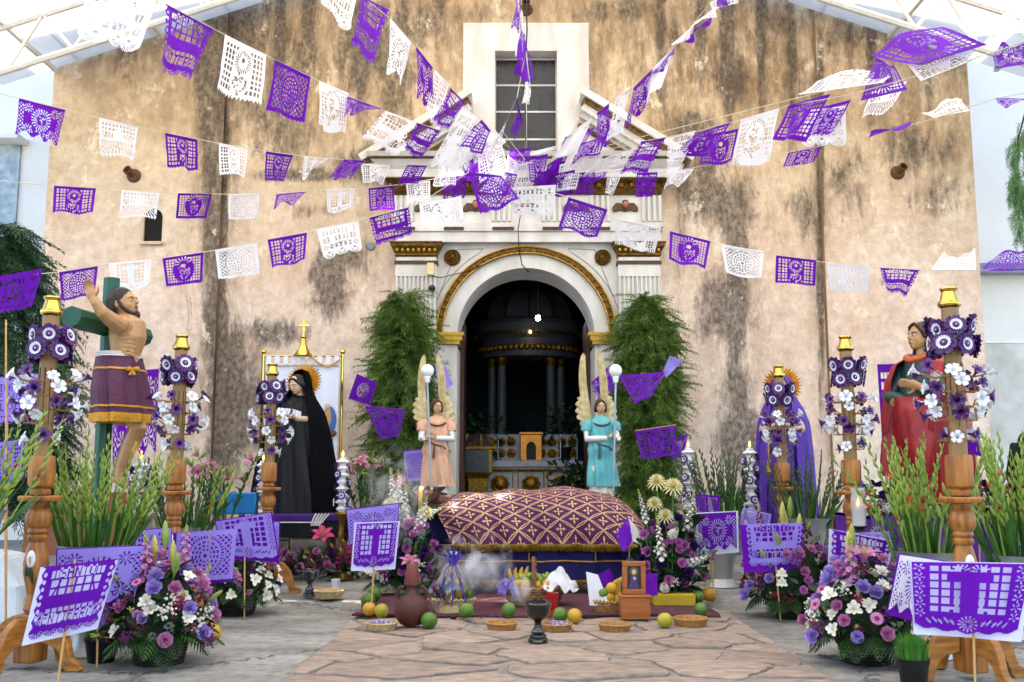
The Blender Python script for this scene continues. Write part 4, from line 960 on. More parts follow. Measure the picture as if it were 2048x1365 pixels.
# leaves
def blade(mb, M, L, W, droop=.8, a0=1.2, n=5, fold=.15): petal(mb, M, L, W, curl=droop, a0=a0, n=n, tip=.15, cup=fold)
b = MB(); blade(b, Matrix(), .11, .045, .7, .9, 5, .2); reg('leaf', b, LEAF)
b = MB(); blade(b, Matrix(), .16, .06, .7, .9, 5, .2); reg('big_leaf', b, DLEAF)
def fern_mb(n=11, L=.22, w_=.09):
    b = MB(); pts = []
    for i in range(n+1):
        t = i/n; a = .5-1.2*t; pts.append((L*t*(1-.08*t), 0, L*(.32*t-.55*t*t)))
    b.tube(pts, .002, 4)
    for i in range(1, n+1):
        t = i/n; l = w_*math.sin(PI*(.15+.8*t))
        for s_ in (-1, 1): petal(b, Matrix.Translation(pts[i]) @ Matrix.Rotation(s_*(1.15-.5*t), 4, 'Z'), l, .012, a0=-.1-.4*t, curl=.5, n=2, tip=.2)
    return b
reg('fern', fern_mb(), DLEAF); reg('fern_light', fern_mb(9, .18, .07), LEAF)
reg('eucalyptus', None or (lambda b: b)(spike_mb(9, 16, .14, .03, .02)), [mat('grey_green_leaf', '#6e7f72', .6, trans=.1, var=.2, rnd=.1), STEM])
def put(k, parent, p, d, sc=1, roll=None, name=None):
    o = link(name or k.split('_')[0], FL_[k], parent); q = random.uniform(0, 6.28) if roll is None else roll
    o.matrix_local = align(p, d, q, sc); return o
NAMEOF = {'rose': 'rose', 'rose_pink': 'rose', 'rose_violet': 'rose', 'stock_pink': 'stock_spike', 'stock_magenta': 'stock_spike', 'stock_wine': 'stock_spike', 'stock_white': 'stock_spike', 'stock_plum': 'stock_spike', 'filler_plum': 'statice_sprig', 'filler_white': 'baby_breath_sprig', 'filler_wine': 'statice_sprig', 'fern': 'fern_frond', 'fern_light': 'fern_frond', 'lily_bud': 'lily_bud', 'lily_bud_pink': 'lily_bud', 'lily_bud_yellow': 'lily_bud', 'lily_hot': 'lily', 'big_leaf': 'leaf', 'eucalyptus': 'eucalyptus_sprig'}
def leafmass(parent, fn, n, key='leaf', name='foliage', seed=0, m_=None):
    """many leaves joined: fn(rng) -> matrix"""
    q = random.Random(seed); src = FL_[key]; V0 = np.array([v.co[:] for v in src.vertices]); F0 = [tuple(p.vertices) for p in src.polygons]
    vs = []; fs = []
    for i in range(n):
        M_ = np.array(fn(q)); P = V0 @ M_[:3, :3].T+M_[:3, 3]; o = len(vs); vs.extend(P.tolist()); fs.extend([tuple(a+o for a in f) for f in F0])
    me = bpy.data.meshes.new('m'); me.from_pydata(vs, [], fs); me.materials.append(m_ or src.materials[0]); me.shade_smooth()
    return tag(link(name, me, parent), kind='stuff')
def wicker(mb, r0, r1, h, rows=8, n=28, t=.006, sy=1.0, z0=0.0):
    """woven basket wall: alternating weave over upright stakes"""
    for i in range(rows):
        z = z0+h*(i+.5)/rows; rr = lerp(r0, r1, (i+.5)/rows); pts = []
        for j in range(n*2+1):
            a = PI*j/n; d = t*.7*(1 if (j+i) % 2 else -1); pts.append(((rr+d)*math.cos(a), (rr+d)*math.sin(a)*sy, z))
        mb.tube(pts, h/rows*.56, 5, caps=False)
    for j in range(n):
        a = 2*PI*j/n; mb.tube([(r0*math.cos(a), r0*math.sin(a)*sy, z0), (r1*math.cos(a), r1*math.sin(a)*sy, z0+h)], t*.6, 4)
    mb.lathe([(r0*.98, z0), (r1*.95, z0+h*.98)], 28, sy=sy, caps=False)
    mb.lathe([(.001, z0+.004), (r0, z0+.004)], 28, sy=sy, caps=False)
def bouquet(label, loc, R_, Hh, plan, seed, basket=(.12, .15, .14), tall=(), leaves=90, fern=16, group='flower baskets on the ground', flat=.85, bmat=None, cat='flower arrangement', name='flower_basket'):
    t = thing(name, label, cat, loc, 0, group); q = random.Random(seed)
    bh = basket[2]
    mb = MB(); wicker(mb, basket[0], basket[1], bh, 7, 18, .006); mb.build('basket', bmat or mat('dark_wicker', '#1d1613', .6, var=.3), t)
    c0 = Vector((0, 0, bh+.02))
    items = [k for k, n in plan for _ in range(n)]; q.shuffle(items); n = len(items); pts = []
    for i, k in enumerate(items):
        zf = 1-(i+.5)/n*1.02; zf = max(-.08, zf); a = i*2.399963+q.uniform(-.2, .2); rr = math.sqrt(max(0, 1-max(0, zf)**2))
        d = Vector((rr*math.cos(a), rr*math.sin(a)*flat, max(zf, -.05)))
        s_ = q.uniform(.86, 1.08); p = c0+Vector((d.x*R_*s_, d.y*R_*s_, d.z*Hh*s_))
        dd = Vector((d.x, d.y-.25, d.z*.9+.25))
        if k.startswith('stock') or k == 'eucalyptus': p -= dd.normalized()*.16
        put(k, t, p, dd, q.uniform(.85, 1.25), name=NAMEOF.get(k, k))
    for k, dx, dy, dz, sc in tall: put(k, t, c0+Vector((dx, dy, dz)), Vector((dx*.6, dy*.4-.12, 1)), sc, name=NAMEOF.get(k, k))
    def fn(q):
        a = q.uniform(0, 2*PI); zf = q.uniform(-.1, .95); rr = math.sqrt(max(0, 1-max(zf, 0)**2)); s_ = q.uniform(.45, .93)
        d = Vector((rr*math.cos(a), rr*math.sin(a)*flat, zf)); return align(c0+Vector((d.x*R_*s_, d.y*R_*s_, d.z*Hh*s_)), d+Vector((q.uniform(-.5, .5), q.uniform(-.5, .5), q.uniform(-.2, .5))), q.uniform(0, 6), q.uniform(.6, 1.1))
    leafmass(t, fn, leaves, 'leaf', 'foliage', seed, DLEAF)
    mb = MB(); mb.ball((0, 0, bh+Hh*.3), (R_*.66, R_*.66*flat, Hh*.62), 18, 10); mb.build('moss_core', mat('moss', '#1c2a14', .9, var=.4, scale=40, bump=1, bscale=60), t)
    for i in range(fern):
        a = 2*PI*i/fern+q.uniform(-.15, .15); o = link('fern_frond', FL_['fern' if i % 3 else 'fern_light'], t)
        o.matrix_local = Matrix.Translation((basket[1]*.8*math.cos(a), basket[1]*.8*math.sin(a), bh*1.05+q.uniform(0, .05))) @ Matrix.Rotation(a, 4, 'Z') @ Matrix.Rotation(q.uniform(-.1, .35), 4, 'Y') @ Matrix.Diagonal((1.15, 1.15, 1.15, 1))
    return t
MIX = [('lisianthus', 20), ('alstroemeria', 18), ('rose_pink', 12), ('rose', 6), ('daisy', 6), ('stock_pink', 3), ('stock_magenta', 3), ('stock_wine', 3), ('stock_plum', 2), ('filler_plum', 8), ('filler_white', 5), ('filler_wine', 8), ('eucalyptus', 6), ('lily_bud', 4)]
def base_of(px, py, dy=0): g = G(px, py); return (g.x, g.y+dy, 0)
bouquet('round basket of lavender and white flowers beside the front lettered grid sign', base_of(303, 1335, .12), .31, .43, MIX, 3, (.125, .16, .14), tall=[('lily_bud_yellow', -.03, -.05, .42, 1.3), ('lily_bud', .0, .02, .50, 1.3), ('lily_bud_yellow', .06, -.02, .40, 1.2), ('lily_bud_yellow', -.1, -.05, .36, 1.2), ('stock_pink', .12, 0, .36, 1.2), ('stock_pink', -.05, -.1, .3, 1.3), ('big_leaf', .05, -.05, .33, 1.3)], leaves=150, fern=20)
bouquet('white and pink flower basket behind the front one, under the lilac rose sign', base_of(462, 1234, .12), .33, .42, [('alstroemeria', 26), ('lisianthus', 10), ('stock_pink', 8), ('stock_plum', 5), ('filler_wine', 6), ('filler_white', 10), ('eucalyptus', 6), ('rose_pink', 5)], 4, (.13, .17, .14), leaves=140, fern=16)
bouquet('purple and wine flower basket at the foot of the second candlestick beside the red-cloaked statue', base_of(1592, 1240, .14), .36, .48, [('lisianthus', 14), ('stock_wine', 7), ('stock_plum', 5), ('filler_wine', 14), ('filler_plum', 10), ('alstroemeria', 9), ('rose_pink', 10), ('rose', 6), ('eucalyptus', 6), ('lily_bud', 4)], 5, (.13, .17, .14), tall=[('lily_bud_yellow', -.05, -.05, .55, 1.4), ('lily_bud_yellow', -.02, .0, .48, 1.4), ('lily_bud', .02, 0, .60, 1.3), ('lily_bud_yellow', .07, -.05, .46, 1.4), ('stock_wine', -.2, 0, .42, 1.2)], leaves=150, fern=20)
bouquet('lavender and white flower basket topped by a pink lily, beside the near candlestick', base_of(1748, 1333, .12), .33, .42, MIX, 6, (.125, .16, .14), tall=[('lily', -.02, -.08, .42, 1.25), ('lily_bud_yellow', -.08, -.02, .44, 1.3), ('lily_bud', -.04, .04, .48, 1.3), ('alstroemeria', .04, -.1, .34, 1.6), ('alstroemeria', .09, -.12, .26, 1.6), ('stock_pink', -.1, -.1, .28, 1.3)], leaves=150, fern=20)
# the two tall sprays at the bier and the low floor wreath
def spray_arr(label, loc, seed, plan, Rx, Ry, Hh, tall, box=None, cat='flower arrangement'):
    t = thing('standing_spray', label, cat, loc, 0, 'standing sprays at the bier'); q = random.Random(seed)
    if box: mb = MB(); mb.box(-.17, .17, -.26, -.04, 0, .12); mb.build('planter', mat('yellow_foam_box', '#b59a1c', .6, var=.1), t, bevel=.008)
    items = [k for k, n in plan for _ in range(n)]; q.shuffle(items); n = len(items)
    for i, k in enumerate(items):
        zf = (i+.5)/n; a = q.uniform(-PI*.95, .0) if i % 5 else q.uniform(0, PI); w_ = math.sin(PI*(.22+.68*zf))
        p = Vector((Rx*w_*math.cos(a)*q.uniform(.5, 1.05), Ry*w_*math.sin(a), .10+Hh*zf)); d = Vector((math.cos(a)*.8, math.sin(a)-.4, .35))
        put(k, t, p, d, q.uniform(.95, 1.3), name=NAMEOF.get(k, k))
    for k, dx, dy, dz, sc in tall:
        put(k, t, Vector((dx, dy, dz)), Vector((dx, -.5 if not k.startswith(('stock', 'lily_b', 'big')) else -.1, .8)), sc, name=NAMEOF.get(k, k))
        mb = MB(); mb.tube([(dx*.6, dy+.03, Hh*.5), (dx, dy, dz)], .004, 5); mb.build('stem', STEM, t)
    def fn(q):
        zf = q.uniform(0, 1); a = q.uniform(0, 2*PI); w_ = math.sin(PI*(.2+.7*zf)); s_ = q.uniform(.3, .9)
        return align((Rx*w_*math.cos(a)*s_, Ry*w_*math.sin(a)*s_, .08+Hh*zf), (math.cos(a), math.sin(a)-.2, q.uniform(-.2, 1)), q.uniform(0, 6), q.uniform(.7, 1.2))
    leafmass(t, fn, 260, 'leaf', 'foliage', seed, DLEAF)
    mb = MB(); mb.ball((0, .03, .1+Hh*.42), (Rx*.62, Ry*.55, Hh*.5), 16, 10); mb.build('moss_core', MATS['moss'], t)
    for i in range(16):
        a = 2*PI*i/16
        if box and math.sin(a) < -.25: continue
        o = link('fern_frond', FL_['fern'], t); o.matrix_local = Matrix.Translation((.12*math.cos(a), .1*math.sin(a), .14)) @ Matrix.Rotation(a, 4, 'Z') @ Matrix.Rotation(q.uniform(-.1, .3), 4, 'Y') @ Matrix.Diagonal((1.2, 1.2, 1.2, 1))
    return t
SPL = [('rose', 26), ('rose_violet', 14), ('stock_white', 4), ('filler_white', 4), ('filler_plum', 5), ('eucalyptus', 4)]
spray_arr('tall spray of pink roses and cream chrysanthemums in a yellow planter beside the framed picture', base_of(1345, 1215, .12), 11, SPL, .34, .20, .62, [('chrysanthemum', -.10, -.05, 1.02, 1.5), ('chrysanthemum', .03, -.08, .98, 1.6), ('chrysanthemum', -.13, -.1, .84, 1.3), ('chrysanthemum', -.05, -.16, .74, 1.35), ('stock_white', .14, -.1, .62, 1.2), ('stock_white', -.09, -.18, .40, 1.3), ('stock_white', -.2, -.08, .7, 1), ('big_leaf', .17, 0, .62, 2.0), ('big_leaf', .1, .02, .6, 2.2), ('big_leaf', 0, .02, .56, 2.0), ('rose', -.22, -.1, .58, 1.1), ('rose', .0, -.18, .64, 1)], box=True)
spray_arr('tall spray of pink roses and white stocks behind the clay jug', base_of(800, 1200, .25), 12, SPL+[('rose_pink', 6)], .36, .22, .62, [('chrysanthemum', -.12, -.1, .80, 1.5), ('chrysanthemum', .2, -.08, .74, 1.4), ('stock_white', -.08, -.05, .74, 1.5), ('stock_white', .02, -.1, .62, 1.4), ('stock_white', .12, -.12, .50, 1.3), ('stock_white', -.04, 0, .78, 1.3), ('big_leaf', .1, .03, .64, 1.8), ('big_leaf', -.14, .05, .70, 2.2), ('lily_hot', -.06, .05, .98, 1.0), ('rose', .1, -.2, .55, 1), ('rose', .16, -.18, .6, 1), ('lily', .08, -.28, .30, 1.1), ('stock_white', .16, -.14, .58, 1.2)])
t = thing('floor_wreath', 'low wreath of pink and magenta flowers on the floor before the black-robed statue', 'wreath', base_of(640, 1165, .35))
q = random.Random(14)
for i in range(46):
    a = q.uniform(0, 2*PI); x = q.uniform(-.62, .5); k = q.choice(['rose', 'rose', 'rose_violet', 'stock_magenta', 'stock_wine', 'rose_pink', 'filler_plum', 'lily_bud_pink'])
    put(k, t, Vector((x, q.uniform(-.28, .1), q.uniform(.10, .30))), Vector((q.uniform(-.4, .4), -.8, .7)), q.uniform(1, 1.4), name=NAMEOF.get(k, k))
put('lily_hot', t, Vector((-.03, -.1, .42)), Vector((.1, -.6, .7)), 1.5, name='lily')
leafmass(t, lambda q: align((q.uniform(-.68, .58), q.uniform(-.3, .15), q.uniform(.02, .26)), (q.uniform(-1, 1), q.uniform(-1, .4), q.uniform(.1, 1)), q.uniform(0, 6), q.uniform(.8, 1.4)), 240, 'leaf', 'foliage', 5, DLEAF)

# ================================================================= GLADIOLI AND LILIES IN VASES
GLG = mat('gladiolus_green', '#adbf58', .5, var=.25, scale=9, trans=.3, rnd=.14, col2='#7d9c3e'); GLB = mat('gladiolus_blade', '#47752a', .45, var=.3, scale=6, trans=.2, rnd=.15, col2='#2f5a1e')
GLD = mat('gladiolus_dark', '#56693a', .5, var=.25, scale=9, trans=.15, rnd=.12, col2='#3c5128')
def glad_mb(seed, nb=13):
    b = MB(); q = random.Random(seed); bx, by = q.uniform(-.16, .16), q.uniform(-.1, .1)
    ax = lambda t: Vector((bx*t*t, by*t*t, t))
    b.tube([ax(i/8) for i in range(9)], [.0085*(1-.75*i/8) for i in range(9)], 5)
    for i in range(nb):
        t = .42+.57*i/nb; s_ = 1 if i % 2 else -1; p = ax(t); l = .105*(1-.55*i/nb); d = Vector((s_*.32, q.uniform(-.2, .2), 1)).normalized(); r_ = .0155*(1-.5*i/nb)
        b.mat = 0; b.tube([p, p+d*l*.35+Vector((s_*.005, 0, 0)), p+d*l*.7, p+d*l], [r_*.5, r_, r_*.75, .001], 6)
        if i < 6 and q.random() < .1: b.mat = 1; b.tube([p+d*l*.55, p+d*l*.85, p+d*l*1.25], [r_*.6, r_*.95, .002], 6)
    b.mat = 2
    for i in range(2): petal(b, Matrix.Translation((0, 0, -.05)) @ Matrix.Rotation(q.uniform(0, 6.28), 4, 'Z') @ Matrix.Rotation(0, 4, 'Y'), q.uniform(.5, .75), .03, a0=1.48, curl=q.uniform(.05, .35), cup=.25, n=6, tip=.1)
    return b
GLADS = {}
for key, mats_ in (('green_red', [GLG, F_RED, GLB]), ('green_orange', [GLG, F_ORG, GLB]), ('dark', [GLD, F_VIO, GLB])):
    GLADS[key] = [glad_mb(i*3+len(key)).mesh(mats_, 180) for i in range(6)]
VASE = mat('galvanised_vase', '#a3a5a3', .4, .5, var=.2, scale=4)
def gladioli(label, px, py, Y, rad, hgt, n, L, spread, kinds, seed, lean=(0, 0), vase_h=None):
    """rim centre at pixel px,py at depth Y"""
    p = At(px, py, Y); zr = vase_h or p.z; t = thing('gladiolus_vase', label, 'flowers', (p.x, Y, 0), 0, 'vases of gladioli'); q = random.Random(seed); z1 = p.z
    mb = MB(); wv = lambda a, z: 1+(.06*math.cos(7*a) if z > z1*.93 else 0)
    mb.lathe([(rad*.62, 0), (rad*.66, .01), (rad*.42, z1*.12), (rad*.45, z1*.3), (rad*.7, z1*.7), (rad*.86, z1*.92), (rad*1.02, z1), (rad*.99, z1), (rad*.8, z1*.9)], 42, wob=wv, caps=False)
    mb.build('vase', VASE, t)
    for i in range(n):
        a = q.uniform(0, 2*PI); rr = math.sqrt(q.random()); x, y = rad*.75*rr*math.cos(a), rad*.75*rr*math.sin(a)
        d = Vector((math.cos(a)*rr*spread+lean[0]+q.uniform(-.05, .05), math.sin(a)*rr*spread*.8+lean[1], 1))
        o = link('gladiolus_stem', GLADS[kinds[i % len(kinds)]][i % 6], t); o.matrix_local = align((x, y, z1-.16), d, q.uniform(0, 6), L*q.uniform(.78, 1.08))
    return t
gladioli('big vase of bright green gladioli with red buds before the crucifix', 186, 1090, 6.3, .205, .65, 36, .82, .42, ['green_red', 'green_red', 'green_orange'], 1, (.03, 0))
gladioli('vase of gladioli with red and orange buds before the red-cloaked statue', 1850, 1102, 6.2, .2, .62, 34, .84, .36, ['green_red', 'green_orange'], 2, (-.05, 0))
gladioli('vase of dark gladioli behind the second candlestick, near the pink lilies', 366, 1054, 8.4, .22, .6, 34, .72, .42, ['dark', 'green_orange'], 3, (.0, 0))
gladioli('vase of dark gladioli before the purple-robed statue', 1612, 1036, 9.6, .23, .6, 30, .80, .50, ['dark'], 4)
gladioli('vase of dark gladioli between the bier spray and the purple-robed statue', 1440, 1030, 10.0, .26, .6, 30, .78, .40, ['dark'], 5, (-.06, 0))
gladioli('gladioli cut by the frame edge beside the near candlestick and tree', -62, 1020, 5.3, .18, .6, 16, .72, .45, ['green_red'], 6, (.35, 0))
gladioli('tall gladioli with red buds at the frame edge by the seated person', 2040, 1110, 6.9, .2, .6, 26, 1.06, .34, ['green_red', 'green_orange'], 7, (-.08, 0))
def lilies(label, px, py, Y, z0, n, spread, seed, hot=True, L=.62):
    p = At(px, py, Y); t = thing('lily_bunch', label, 'flowers', (p.x, Y, 0), 0, 'vases of lilies'); q = random.Random(seed)
    mb = MB(); mb.lathe([(.09, 0), (.095, .02), (.07, z0*.3), (.11, z0)], 20, caps=False); mb.build('vase', VASE, t)
    for i in range(n):
        a = q.uniform(0, 2*PI); rr = math.sqrt(q.random())*spread; tip = Vector((rr*math.cos(a), rr*math.sin(a)*.6, z0+L*q.uniform(.6, 1.05)))
        b0 = Vector((tip.x*.15, tip.y*.15, z0-.05)); mid = b0.lerp(tip, .55)+Vector((0, 0, .05)); mb = MB(); mb.tube([b0, mid, tip], [.006, .005, .003], 5)
        for k in range(9):
            s_ = k/9; pp = b0.lerp(tip, .3+.65*s_); aa = k*2.4; blade(mb, align(pp, (0, 0, 1), aa), .12, .022, .9, 1.1, 4)
        mb.build('lily_stem', LEAF, t)
        for k in range(3):
            d = Vector((q.uniform(-1, 1), q.uniform(-1, .2), q.uniform(.2, 1.2))); kk = q.choice(['lily_bud', 'lily_bud_pink', 'lily' if hot else 'lily_bud', 'lily_bud']); put(kk, t, tip+d*.02, d, q.uniform(.8, 1.1), name='lily' if kk == 'lily' else 'lily_bud')
    return t
lilies('bunch of pink lilies and green buds beside the black-robed statue and blue chair', 450, 1010, 9.8, .62, 12, .36, 1)
lilies('pale lily buds behind the decorated candle between banner and juniper', 725, 1000, 11.6, .62, 14, .42, 2)

# ================================================================= PASCHAL CANDLESTICKS
HC = 2.15
def anemone_mesh():
    b = MB(); b.mat = 0; ringpetals(b, 7, .06, .05, a0=.25, curl=.35, cup=.1, tip=.95, wave=.25, r0=.012); ringpetals(b, 7, .052, .045, z=-.006, off=.45, a0=-.1, curl=.3, cup=.1, tip=.95, wave=.2, r0=.012)
    b.mat = 1; ringpetals(b, 16, .02, .0125, z=.012, a0=.35, curl=.3, cup=.3, tip=.9, n=2, r0=.022); b.lathe([(.022, .012), (.026, .014), (.03, .012)], 16, caps=False); b.mat = 0; b.lathe([(.024, .012), (.02, .018), (.001, .018)], 14, caps=False); b.mat = 1; b.ball((0, 0, .02), .005, 6, 5)
    return b.mesh([APURPLE, AWHITE], 180)
def trumpet_mesh(m_):
    b = MB(); b.lathe([(.006, -.045), (.008, -.02), (.02, .004), (.03, .014)], 10, caps=False, wob=lambda a, z: 1+.25*math.cos(5*a)*max(0, z+.02)/.034)
    ringpetals(b, 5, .03, .036, z=.008, a0=.5, curl=.9, cup=.1, tip=.8, r0=.016); return b.mesh([m_], 180)
ANE = anemone_mesh(); TRW = trumpet_mesh(AWHITE); TRP = trumpet_mesh(APURPLE)
def candlestick(label, px, py, rz, seed, hc=HC):
    # distance at which a stick of height hc tops out at this pixel
    v = (682.5-py)/FPX; sl_ = (math.sin(PITCH)+v*math.cos(PITCH))/(math.cos(PITCH)-v*math.sin(PITCH)); Y = (hc-CAMZ)/sl_
    p = At(px, py, Y); t = thing('paschal_candlestick', label, 'candlestick', (p.x, Y, 0), rz, 'candlesticks lining the path'); q = random.Random(seed)
    z = lambda f: f*hc
    mb = MB(); mb.lathe([(0.039, z(.14)), (0.043, z(.145)), (0.056, z(.155)), (0.047, z(.17)), (0.050, z(.18)), (0.039, z(.19)), (0.043, z(.2)), (0.066, z(.25)), (0.069, z(.275)), (0.055, z(.31)), (0.043, z(.33)), (0.055, z(.337)), (0.055, z(.345)), (0.045, z(.35)), (0.055, z(.357)), (0.051, z(.366)), (0.070, z(.38)), (0.072, z(.40)), (0.058, z(.418)), (0.048, z(.422)), (0.053, z(.428)), (0.056, z(.434)), (0.051, z(.44))], 28); mb.build('baluster', WOOD, t)
    mb = MB(); mb.lathe([(.05, z(.439)), (.112, z(.439)), (.118, z(.443)), (.118, z(.450)), (.112, z(.453)), (.05, z(.453))], 36); mb.build('drip_disc', WOOD, t)
    mb = MB(); mb.lathe([(0.045, z(.453)), (0.057, z(.457)), (0.059, z(.465)), (0.049, z(.472)), (0.069, z(.48)), (0.072, z(.49)), (0.074, z(.54)), (0.071, z(.556)), (0.066, z(.56)), (0.041, z(.56))], 32); mb.build('cup', WOOD, t)
    mb = MB(); mb.box(-.066, .066, -.066, .066, z(.018), z(.142)); mb.build('hub_block', WOOD, t, bevel=.01)
    prof = []
    outer = [(.07, .285), (.12, .292), (.17, .27), (.22, .225), (.255, .16), (.27, .10), (.285, .065), (.32, .05), (.345, .035), (.35, .01), (.33, 0), (.26, 0), (.235, .015), (.222, .06), (.20, .10), (.16, .13), (.12, .14), (.07, .15)]
    for k in range(4):
        mb = MB(); mb.prism([(x, zz_) for x, zz_ in outer[::-1]], -.021, .021, M=Matrix.Rotation(k*PI/2, 4, 'Z')); mb.build('scroll_leg', PLYWOOD, t, bevel=.005)
    mb = MB(); mb.lathe([(.049, z(.545)), (.047, z(.955))], 28); cnd = mb.build('candle', WAX, t)
    for k in range(9):
        a = 2*PI*k/9+.2; mb = MB(); f0 = lerp(.63, .66, k % 2); mb.tube([(.048*math.cos(a), .048*math.sin(a), z(f0)), (.048*math.cos(a), .048*math.sin(a), z(.80))], [.002, .004], 5); mb.build('groove_line', GROOVE, cnd)
    mb = MB(); mb.lathe([(0.048, z(.945)), (0.061, z(.95)), (0.064, z(.956)), (0.061, z(.962)), (0.053, z(.964)), (0.050, z(.968)), (0.040, z(.988)), (0.045, z(.992)), (0.050, z(.996)), (0.046, z(1.0)), (0.036, z(1.0)), (0.032, z(.985))], 32, caps=False); mb.build('brass_cap', BRASS, t)
    for row, (zf, n, off) in enumerate(((.892, 6, .15), (.847, 6, .67))):
        for k in range(n):
            a = 2*PI*k/n+off+q.uniform(-.08, .08); d = Vector((math.cos(a), math.sin(a), q.uniform(-.35, .4))); rr = .108+q.uniform(-.018, .02)
            o = link('anemone', ANE, t); o.matrix_local = align((rr*math.cos(a), rr*math.sin(a), z(zf)+q.uniform(-.012, .012)), d, q.uniform(0, 6), q.uniform(.84, 1.02))
    mb = MB()
    for row, (zf, n, rr, zd) in enumerate(((.778, 9, .20, .6), (.738, 8, .17, .1), (.70, 9, .20, 0), (.665, 8, .17, -.5), (.612, 5, .085, .1))):
        for k in range(n):
            a = 2*PI*k/n+row*.37+q.uniform(-.1, .1); r2 = rr+q.uniform(-.03, .02); d = Vector((math.cos(a), math.sin(a), zd+q.uniform(-.3, .3)))
            w_ = (k+row) % 2 == 0; p_ = Vector((r2*math.cos(a), r2*math.sin(a), z(zf)+q.uniform(-.02, .02)))
            o = link('trumpet_flower', TRW if w_ else TRP, t); o.matrix_local = align(p_, d, q.uniform(0, 6), q.uniform(.8, 1.08))
            tn = MB(); tn.tube([(.045*math.cos(a+.4), .045*math.sin(a+.4), z(zf)-.03), (.11*math.cos(a+.2), .11*math.sin(a+.2), z(zf)-.035), p_-d.normalized()*.04], .0045, 5); tn.build('tendril', WAX, t)
    # painted calla lily on the baluster (turned to the path)
    cl = MB(); M_ = Matrix.Rotation(-rz, 4, 'Z')
    cl.mat = 0; cl.ball((0, -.065, z(.287)), (.026, .012, .05), 12, 8, M=M_); cl.mat = 1; cl.ball((.0, -.077, z(.285)), (.007, .006, .022), 8, 6, M=M_); cl.mat = 2; cl.tube([(0, -.064, z(.265)), (.006, -.066, z(.25)), (.012, -.052, z(.225))], [.012, .014, .006], 6, M=M_); cl.ball((-.022, -.062, z(.255)), (.012, .007, .03), 8, 6, M=M_)
    cl.build('painted_calla', [AWHITE, F_YEL, DLEAF], t)
    return t
candlestick('near candlestick by the tree, its flowered candle partly over the green cross', 105, 594, -.25, 1)
candlestick('near candlestick in front of the red-cloaked statue', 1897, 576, .2, 2)
candlestick('second candlestick from the front on the crucifix side, before dark gladioli', 364, 671, -.1, 3)
candlestick('second candlestick from the front on the red-cloak side, by the wall corner', 1690, 673, .1, 4)
candlestick('innermost candlestick, standing in front of the black-robed statue', 545, 728, -.12, 5)
candlestick('innermost candlestick, standing in front of the purple-robed statue', 1557, 732, .12, 6)

# ================================================================= EVERGREENS
def spray_template(seed, n=13):
    q = random.Random(seed); V = []; F = []
    def rh(p, d, l, w_):
        d = d.normalized(); s_ = d.cross(Vector((0, 0, 1)))
        s_ = s_.normalized() if s_.length > 1e-3 else Vector((1, 0, 0)); s_ = (s_+Vector((0, 0, q.uniform(-.8, .8)))).normalized()
        o = len(V); V.extend([p, p+d*l*.45+s_*w_, p+d*l, p+d*l*.45-s_*w_]); F.append((o, o+1, o+2, o+3))
    P = lambda t: Vector((t*.75, 0, .18*t-.75*t*t))
    for i in range(n):
        t = (i+1)/n; p = P(t); tg = (P(t+.02)-P(t-.02)).normalized(); rh(P(t-.09), tg, .16, .012)
        l = .34*(1-.62*t)
        for s_ in (-1, 1):
            d = (tg*.75+Vector((0, s_*.85, q.uniform(-.35, .25)))).normalized(); rh(p, d, l, .015)
            for k in range(3):
                pp = p+d*l*(.3+.22*k); dd = (d*.8+Vector((q.uniform(-.5, .5), q.uniform(-.7, .7), q.uniform(-.8, .1)))).normalized(); rh(pp, dd, l*.5, .012)
    return np.array([v[:] for v in V]), np.array(F)
SPR = [spray_template(i) for i in range(4)]
def scatter(name, parent, mats_list, m_, kind='stuff'):
    vs = []; fs = []; o = 0
    for k, M_ in mats_list:
        V0, F0 = SPR[k % 4]; A = np.array(M_); vs.append(V0 @ A[:3, :3].T+A[:3, 3]); fs.append(F0+o); o += len(V0)
    V3 = np.concatenate(vs); F3 = np.concatenate(fs)
    me = bpy.data.meshes.new('m'); me.vertices.add(len(V3)); me.vertices.foreach_set('co', V3.ravel()); me.loops.add(F3.size); me.loops.foreach_set('vertex_index', F3.ravel().astype(np.int32))
    me.polygons.add(len(F3)); me.polygons.foreach_set('loop_start', np.arange(0, F3.size, 4, dtype=np.int32)); me.update(calc_edges=True); me.materials.append(m_)
    return tag(link(name, me, parent), kind=kind)
JUN = mat('juniper_green', '#7d9840', .6, var=.35, scale=5, trans=.3, island=.45, col2='#35521f')
JUN2 = mat('cypress_green', '#3f6440', .6, var=.3, scale=2.5, trans=.2, island=.35, col2='#24422c')
BARK = mat('bark', '#3c2a1c', .9, var=.4, scale=20)
